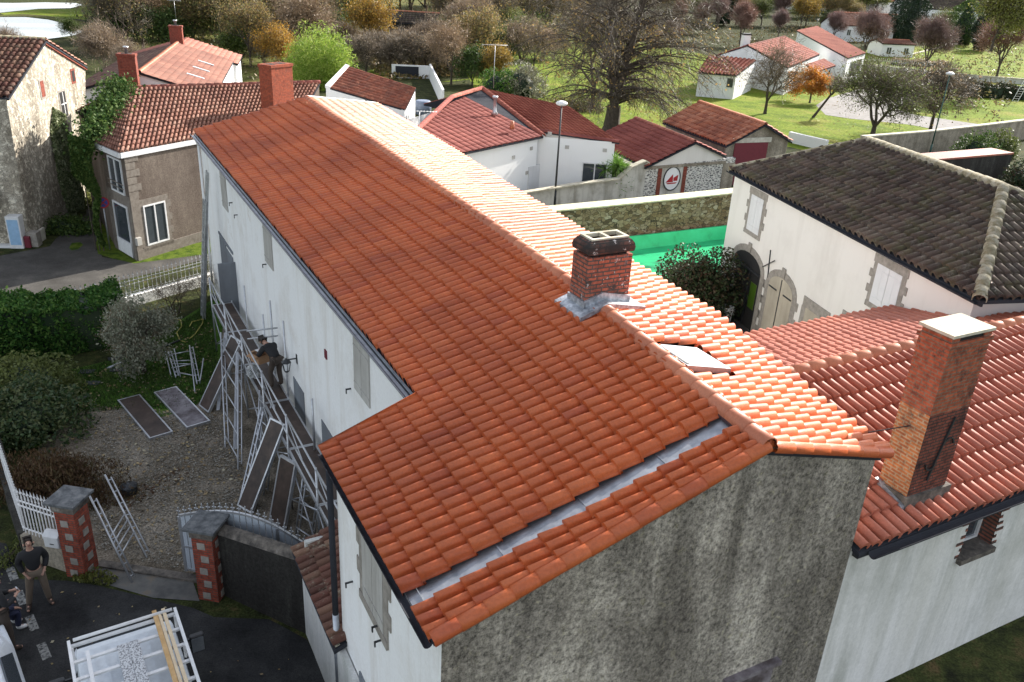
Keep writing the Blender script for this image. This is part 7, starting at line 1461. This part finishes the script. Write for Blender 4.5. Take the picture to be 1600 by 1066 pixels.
# ================================================================== PEOPLE
import bmesh
def skinmesh(name, nodes, edges, mat, parent, root=0, sub=2, flat=None):
    me = bpy.data.meshes.new(name); bm = bmesh.new(); lay = bm.verts.layers.skin.verify(); keys = list(nodes); vs = {}
    for i, k in enumerate(keys):
        p, r = nodes[k]; v = bm.verts.new(p); rr_ = (r, r) if np.isscalar(r) else r; v[lay].radius = rr_; v[lay].use_root = (i == root); vs[k] = v
    for a, b in edges: bm.edges.new((vs[a], vs[b]))
    bm.to_mesh(me); bm.free(); o = bpy.data.objects.new(name, me); C.objects.link(o); o.parent = parent; me.materials.append(MT[mat])
    s = o.modifiers.new('skin', 'SKIN'); s.use_smooth_shade = True; s.branch_smoothing = .4
    d = o.modifiers.new('subdivision', 'SUBSURF'); d.levels = sub; d.render_levels = sub
    return o
def person(label, loc, face, J, jacket='cloth_black', trousers='cloth_khaki', boots='boot', hair='hair', h=1.0, knee='', extra=None):
    """J: joint name -> local xyz (x to the person's left is +x, y forward, z up)"""
    rz = math.atan2(-face[0], face[1]); t = thing('person', label, 'person', loc, None, rz); t.scale = (h,)*3
    N = {}; E_ = []
    def add(k, r): N[k] = (J[k], r)
    for k, r in (('pelvis', .125), ('spine', .12), ('chest', .14), ('neck', .055), ('chin', .07), ('head', .095), ('crown', .075)): add(k, r)
    E_ += [('pelvis', 'spine'), ('spine', 'chest'), ('chest', 'neck'), ('neck', 'chin'), ('chin', 'head'), ('head', 'crown')]
    fw = np.array(J['nose'])-np.array(J['head']); N['nose'] = (tuple(np.array(J['head'])+fw), .014); E_.append(('head', 'nose'))
    for s in 'LR':
        for k, r in (('sho', .062), ('elb', .045), ('wri', .03), ('palm', .033), ('hip', .09), ('kne', .06), ('ank', .042), ('toe', .038)): add(k+s, r)
        E_ += [('chest', 'sho'+s), ('sho'+s, 'elb'+s), ('elb'+s, 'wri'+s), ('wri'+s, 'palm'+s), ('pelvis', 'hip'+s), ('hip'+s, 'kne'+s), ('kne'+s, 'ank'+s), ('ank'+s, 'toe'+s)]
        w_ = np.array(J['wri'+s]); p = np.array(J['palm'+s]); d = (p-w_)/np.linalg.norm(p-w_); sd_ = np.cross(d, (0, 0, 1)); sd_ /= max(1e-6, np.linalg.norm(sd_)); dn = np.array([0, 0, -1.])*.5+fw*0
        for i, (o, L) in enumerate([(-.03, .06), (-.01, .075), (.01, .07), (.03, .055)]):
            a = p+sd_*o+d*.045; b = a+(d*.9+dn*.5)*L*.5; c = b+(d*.3+dn*1.2)*L*.5
            for kk, q, r in (('a', a, .0095), ('b', b, .009), ('c', c, .008)): N[f'f{s}{i}{kk}'] = (tuple(q), r)
            E_ += [('palm'+s, f'f{s}{i}a'), (f'f{s}{i}a', f'f{s}{i}b'), (f'f{s}{i}b', f'f{s}{i}c')]
        a = p-d*.02-sd_*.035; b = a+(d*.7-sd_*.5)*.04; N[f't{s}a'] = (tuple(a), .011); N[f't{s}b'] = (tuple(b), .0095); E_ += [('palm'+s, f't{s}a'), (f't{s}a', f't{s}b')]
    skinmesh('body', N, E_, 'skin', t)
    g = .022
    JN = {k: (J[k], r+g) for k, r in (('pelvis', .135), ('spine', .135), ('chest', .15), ('neck', .06))}
    JE = [('spine', 'pelvis'), ('spine', 'chest'), ('chest', 'neck')]
    for s in 'LR':
        for k, r in (('sho', .07), ('elb', .05), ('wri', .036)): JN[k+s] = (J[k+s], r+g)
        JE += [('chest', 'sho'+s), ('sho'+s, 'elb'+s), ('elb'+s, 'wri'+s)]
    skinmesh('jacket', JN, JE, jacket, t)
    TN = {'pelvis': (tuple(np.array(J['pelvis'])-(0,0,.02)), .125)}; TE = []
    for s in 'LR':
        for k, r in (('hip', .09), ('kne', .058), ('ank', .048)): TN[k+s] = (J[k+s], r+g*.8)
        TE += [('pelvis', 'hip'+s), ('hip'+s, 'kne'+s), ('kne'+s, 'ank'+s)]
    skinmesh('trousers', TN, TE, trousers, t)
    for s in 'LR':
        a = np.array(J['ank'+s]); b = np.array(J['toe'+s]); skinmesh('boot', {'a': (tuple(a+(0,0,.08)), .062), 'b': (tuple(a-(0,0,.02)), .06), 'c': (tuple(b), .045)}, [('a', 'b'), ('b', 'c')], boots, t)
    up = np.array(J['crown'])-np.array(J['head']); up /= np.linalg.norm(up); f = fw/np.linalg.norm(fw); hd = np.array(J['head'])
    skinmesh('hair', {'a': (tuple(hd+up*.05-f*.04), .088), 'b': (tuple(hd+up*.085-f*.015), .066), 'c': (tuple(hd-f*.06-up*.01), .07)}, [('a', 'b'), ('a', 'c')], hair, t)
    sd_ = np.cross(f, up)
    for q in (-1, 1): mb = MB(); mb.lathe(hd+f*.086+sd_*.034*q+up*.012, [(.002, -.01), (.011, -.004), (.011, .004), (.002, .01)], 6); mb.build('eye', MT['hair'], t, world=False)
    mb = MB(); m_ = hd+f*.088-up*.045; mb.bar(m_-sd_*.022, m_+sd_*.022, .01, .008); mb.build('mouth', MT['maroon'], t, world=False)
    for q in (-1, 1): mb = MB(); mb.lathe(hd+sd_*.095*q-up*.005, [(.004, -.03), (.018, -.01), (.02, .015), (.006, .03)], 6); mb.build('ear', MT['skin'], t, world=False)
    return t
STAND = dict(pelvis=(0,0,.95), spine=(0,0,1.13), chest=(0,0,1.36), neck=(0,.01,1.5), chin=(0,.02,1.57), head=(0,.02,1.65), crown=(0,.005,1.73), nose=(0,.135,1.66),
    shoL=(.19,0,1.42), elbL=(.27,-.08,1.16), wriL=(.2,.06,.98), palmL=(.16,.1,.93), shoR=(-.19,0,1.42), elbR=(-.27,-.08,1.16), wriR=(-.2,.06,.98), palmR=(-.16,.1,.93),
    hipL=(.1,0,.9), kneL=(.17,.03,.5), ankL=(.24,0,.1), toeL=(.28,.17,.04), hipR=(-.1,0,.9), kneR=(-.13,.03,.5), ankR=(-.16,0,.1), toeR=(-.2,.17,.04))
pm = G(66,944); cdir = -pm[:2]/np.linalg.norm(pm[:2])
J = dict(STAND); J['nose'] = (0,.12,1.715); J['crown'] = (0,-.04,1.725)
person('man in black jacket and khaki work trousers standing by the gate pillar looking up', pm, cdir, J, 'cloth_black', 'cloth_khaki', 'boot')
mb = MB(); # small chest badge belongs to the jacket pattern; knee pads
wq = G(431,604, ZD+.03); wf = (-NA*.35-MA*.94)
JB = dict(pelvis=(0,-.12,.9), spine=(0,-.02,1.02), chest=(0,.2,1.17), neck=(0,.34,1.22), chin=(0,.42,1.23), head=(0,.48,1.24), crown=(0,.54,1.28), nose=(0,.55,1.13),
    shoL=(.18,.2,1.18), elbL=(.26,.34,.93), wriL=(.16,.52,.86), palmL=(.12,.58,.85), shoR=(-.18,.2,1.18), elbR=(-.26,.34,.93), wriR=(-.16,.52,.88), palmR=(-.12,.58,.87),
    hipL=(.1,-.12,.87), kneL=(.14,.0,.48), ankL=(.15,-.06,.1), toeL=(.17,.1,.04), hipR=(-.1,-.12,.87), kneR=(-.13,.02,.48), ankR=(-.14,-.04,.1), toeR=(-.15,.12,.04))
person('worker in black jacket and brown trousers bending over a box on the scaffold deck', wq, wf, JB, 'cloth_black', 'cloth_brown', 'boot', h=1.03)
wf3 = np.array([*wf, 0]); ws3 = np.cross(wf3, (0,0,1)); bc = wq+wf3*.66
t = thing('cardboard_box', 'open brown cardboard box held by the worker on the scaffold', 'box', bc)
mb = MB(); a, b = wf3*.2, ws3*.22
for (p, q, w_) in ((bc-a-b, bc+a-b, 0), (bc+a-b, bc+a+b, 0), (bc+a+b, bc-a+b, 0), (bc-a+b, bc-a-b, 0)): mb.bar(p+(0,0,.72), q+(0,0,.72), .015, .24)
mb.build('box_walls', MT['card'], t); mb = MB(); mb.bar(bc-a+(0,0,.6), bc+a+(0,0,.6), .42, .015); mb.build('box_bottom', MT['card'], t)
mb = MB(); mb.bar(bc-b+(0,0,.85), bc-b*1.7+(0,0,.8), .38, .01, up=(0,0,1)); mb.bar(bc+a+(0,0,.85), bc+a*1.8+(0,0,.8), .4, .01); mb.build('box_flap', MT['card'], t)
t = thing('white_tablet', 'flat white tray held by the worker above the cardboard box', 'tray', bc+np.array([0,0,.98])); q = bc+np.array([0,0,.96])-wf3*.05; mb = MB(); mb.bar(q-b*.7, q+b*.7, .24, .02); mb.build('tray_body', MT['white_metal'], t, bevel=.004); mb = MB(); mb.bar(q-b*.4+(0,0,.011), q+b*.2+(0,0,.011), .1, .004); mb.build('orange_print', MT['tile_ridge'], t)
t = bush('white_bag', 'crumpled white plastic bag standing on the deck before the worker', 'bag', wq+wf3*.95-ws3*.1, (.16, .14, .34), 900, 'bag', .13, core=False, seed=40, nclump=14) if 'bag' in MT else None
# two people at the left edge
pb_ = G(14,1008); fb_ = (G(60,985)-G(14,1008))[:2]; fb_ /= np.linalg.norm(fb_)
J = dict(STAND); J.update(elbL=(.25,.06,1.14), wriL=(.12,.28,1.17), palmL=(.07,.34,1.19), elbR=(-.25,.06,1.14), wriR=(-.12,.28,1.17), palmR=(-.07,.34,1.19), nose=(0,.12,1.6), chin=(0,.04,1.57), head=(0,.05,1.64), crown=(0,.06,1.72))
person('person in dark coat and brown boots looking down at a phone at the left edge', pb_, fb_, J, 'cloth_black', 'cloth_brown', 'boot', 'hair')
ph = pb_+np.array([*fb_*.4, 1.2]); fb3 = np.array([*fb_, 0]); mb = MB(); sdv = np.cross(fb3, (0,0,1)); mb.box8([ph+sdv*x*.04+fb3*y*.012+np.array([0,0,z*.075])-fb3*z*.03 for z in (-1, 1) for x, y in ((-1,-1),(1,-1),(1,1),(-1,1))]); tag(mb.build('phone', MT['steel'], None, bevel=.005), 'silver phone held in both hands by the person at the left edge', 'phone')
pc_ = G(26,980); JC = dict(STAND); dz = .42
for k in ('pelvis', 'spine', 'chest', 'neck', 'chin', 'head', 'crown', 'nose', 'shoL', 'shoR', 'elbL', 'elbR', 'wriL', 'wriR', 'palmL', 'palmR', 'hipL', 'hipR'): x, y, z = JC[k]; JC[k] = (x, y-.38, z-dz)
JC['kneL'] = (.14,.06,.5); JC['kneR'] = (-.12,.06,.5); JC['ankL'] = (.14,0,.1); JC['toeL'] = (.15,.17,.04); JC['ankR'] = (-.12,0,.1); JC['toeR'] = (-.12,.17,.04); JC['wriL'] = (.16,0,.62); JC['palmL'] = (.15,.06,.58); JC['wriR'] = (-.16,0,.62); JC['palmR'] = (-.15,.06,.58); JC['elbL'] = (.25,-.3,.78); JC['elbR'] = (-.25,-.3,.78)
person('person in jeans and white shoes crouching beside the person with the phone', pc_, fb_, JC, 'cloth_navy', 'cloth_navy', 'white_metal', 'hair')
# ================================================================== VEHICLES
V0, V1 = G(110,1006,2.3), G(272,955,2.3); vx = (V1-V0)/np.linalg.norm(V1-V0); vy = np.cross((0,0,1), vx); vy = vy if vy[1] > 0 else -vy   # vy: forwards (away from camera)
vc = (V0+V1)/2; vc[2] = 0; HW = .9
t = thing('white_van', 'white van with a white roof rack parked in the street below the gateway', 'van', vc-vy*1.6)
X = lambda x, y, z: vc+vx*x+vy*y+np.array([0,0,z])
def loft(secs, name, mat, par, bevel=.05):
    mb = MB(); idx = [[mb.v(p) for p in s] for s in secs]; k = len(secs[0])
    for a, b in zip(idx[:-1], idx[1:]):
        for j in range(k): mb.F.append([a[j], a[(j+1)%k], b[(j+1)%k], b[j]]); mb.S.append(False)
    mb.F.append(idx[0][::-1]); mb.F.append(idx[-1]); mb.S += [False, False]; o = mb.build(name, MT[mat], par, bevel=bevel); return o
def vsec(y, zt, w0, w1, zb=.35): return [X(-w0, y, zb), X(w0, y, zb), X(w0, y, zb+.7), X(w1, y, zt), X(-w1, y, zt), X(-w0, y, zb+.7)]
loft([vsec(-4.2, 1.98, .92, .8), vsec(.05, 2.0, .92, .8), vsec(.2, 1.97, .92, .78), vsec(.75, 1.2, .9, .82), vsec(1.2, 1.0, .86, .78), vsec(1.35, .75, .8, .74)], 'van_body', 'van_white', t)
mb = MB(); mb.box8([X(-.74, .22, 1.92), X(.74, .22, 1.92), X(.78, .7, 1.25), X(-.78, .7, 1.25), X(-.74, .25, 1.95), X(.74, .25, 1.95), X(.78, .74, 1.28), X(-.78, .74, 1.28)]); mb.build('windscreen', MT['glass'], t)
for sx in (-1, 1):
    mb = MB(); mb.box8([X(sx*.93, -.9, 1.1), X(sx*.93, .25, 1.1), X(sx*.93, .25, 1.2), X(sx*.93, -.9, 1.2), X(sx*.84, -.9, 1.75), X(sx*.84, -.1, 1.75), X(sx*.83, -.1, 1.78), X(sx*.83, -.9, 1.78)]); mb.build('side_window', MT['glass'], t)
    o = X(sx*1.18, .12, 1.28); mb = MB(); obox(mb, o, vx, .13, .06, 1.1, 1.5); m = mb.build('mirror', MT['black_plastic'], t, bevel=.03); mb = MB(); mb.bar(X(sx*.9, .15, 1.2), X(sx*1.08, .12, 1.25), .05, .05); mb.bar(X(sx*.88, .15, 1.4), X(sx*1.08, .12, 1.42), .04, .04); mb.build('mirror_arm', MT['black_plastic'], m); mb = MB(); obox(mb, o-vy*.065, vx, .11, .005, 1.14, 1.46); mb.build('mirror_glass', MT['zinc'], m)
    for y in (-3.2, .75):
        o = X(sx*.86, y, .33); mb = MB(); mb.tube(o-vx*.1, o+vx*.1, .33, k=18); wl_ = mb.build('wheel', MT['black_plastic'], t); mb = MB(); mb.tube(o-vx*.11, o+vx*.11, .19, k=12); mb.build('rim', MT['steel'], wl_)
for s in (-.55, .55):
    pass
rk_ = bpy.data.objects.new('roof_rack', None); C.objects.link(rk_); rk_.parent = t
rk_.location = (0, 0, 0)
def rb(name, p, q, w_, h_, mat='white_metal'): mb = MB(); mb.bar(p, q, w_, h_); return mb.build(name, MT[mat], rk_)
for sx in (-1, 1):
    rb('side_rail', X(sx*.87, -3.6, 2.3), X(sx*.87, .06, 2.3), .05, .06)
    for y in (-3.3, -2, -.9, -.1): rb('rack_foot', X(sx*.84, y, 2.0), X(sx*.84, y, 2.28), .04, .04)
for i in range(9): rb('cross_bar', X(-.87, -.02-.42*i, 2.25), X(.87, -.02-.42*i, 2.25), .06, .04)
mb = MB(); mb.tube(X(-.8, .02, 2.34), X(.82, .02, 2.34), .03); mb.build('loading_roller', MT['white_metal'], rk_)
rb('inner_rail', X(-.62, -3.4, 2.29), X(-.62, -.3, 2.29), .06, .03)
MT['perf'] = m_noise('perforated_steel', [(.46, (.2,.2,.21)), (.5, (.52,.53,.54))], 30, .5, detail=1)
mb = MB(); mb.bar(X(-.09, -3.5, 2.29), X(-.09, -.42, 2.29), .17, .025); mb.bar(X(.09, -3.5, 2.29), X(.09, -.42, 2.29), .17, .025); mb.build('walkway', MT['perf'], rk_)
for i in range(9): rb('roof_rib', X(-.7+.175*i, -3.9, 2.0), X(-.7+.175*i, .02, 2.0), .02, .02, 'van_white')
for (x, d, w_, m_, lb_) in ((.53, .02, .075, 'wood', 'yellowish timber batten lying on the van roof rack, inner one'), (.68, -.0, .06, 'wood_light', 'pale timber batten lying on the van roof rack near its side rail'), (.6, -.1, .05, 'wood_light', 'thin timber batten squeezed between the two others on the van roof rack')):
    mb = MB(); mb.bar(X(x, .12+d, 2.31), X(x+.02, -3.4, 2.31), w_, .06); tag(mb.build('timber_batten', MT[m_]), lb_, 'timber', 'timber battens on the van')
# parked vehicle cut by the left edge
c0, c1 = G(0,985,1.3), G(26,1066,1.3); cv = (c1-c0); cv[2] = 0; cv /= np.linalg.norm(cv); cn = np.cross((0,0,1), cv); cn = cn if cn[0] < 0 else -cn
t = thing('parked_car', 'pale blue white vehicle cut off by the lower left edge', 'car', (*(c0+cn*.8)[:2], 0))
Y_ = lambda x, y, z: np.array([*(c0[:2]), 0])+cn*x+cv*y+np.array([0,0,z])
def csec(y, zt, i0, i1, zb=.3): return [Y_(i0, y, zb), Y_(i0-.06, y, .75), Y_(i1, y, zt), Y_(1.6-i1, y, zt), Y_(1.66-i0, y, .75), Y_(1.6-i0, y, zb)]
loft([csec(-.9, .7, -.05, .05), csec(-.1, .95, -.1, .0), csec(.0, 1.0, -.1, .0), csec(.7, 1.42, -.1, .18), csec(3.0, 1.45, -.1, .18), csec(3.5, .9, -.08, .05)], 'car_body', 'van_white', t)
mb = MB(); mb.box8([Y_(-.06, .35, .98), Y_(-.06, 2.9, .98), Y_(.15, 2.8, 1.38), Y_(.15, .85, 1.38), Y_(-.09, .35, .98), Y_(-.09, 2.9, .98), Y_(.12, 2.8, 1.38), Y_(.12, .85, 1.38)]); mb.build('side_window', MT['glass'], t)
mb = MB(); mb.box8([Y_(.1, .02, 1.03), Y_(1.5, .02, 1.03), Y_(1.35, .66, 1.42), Y_(.25, .66, 1.42), Y_(.1, .0, 1.05), Y_(1.5, .0, 1.05), Y_(1.35, .64, 1.45), Y_(.25, .64, 1.45)]); mb.build('windscreen', MT['glass'], t)
for y in (-.3, 2.6):
    for x in (0.02, 1.55): o = Y_(x, y, .3); mb = MB(); mb.tube(o-cn*.09, o+cn*.09, .3, k=16); mb.build('wheel', MT['black_plastic'], t)
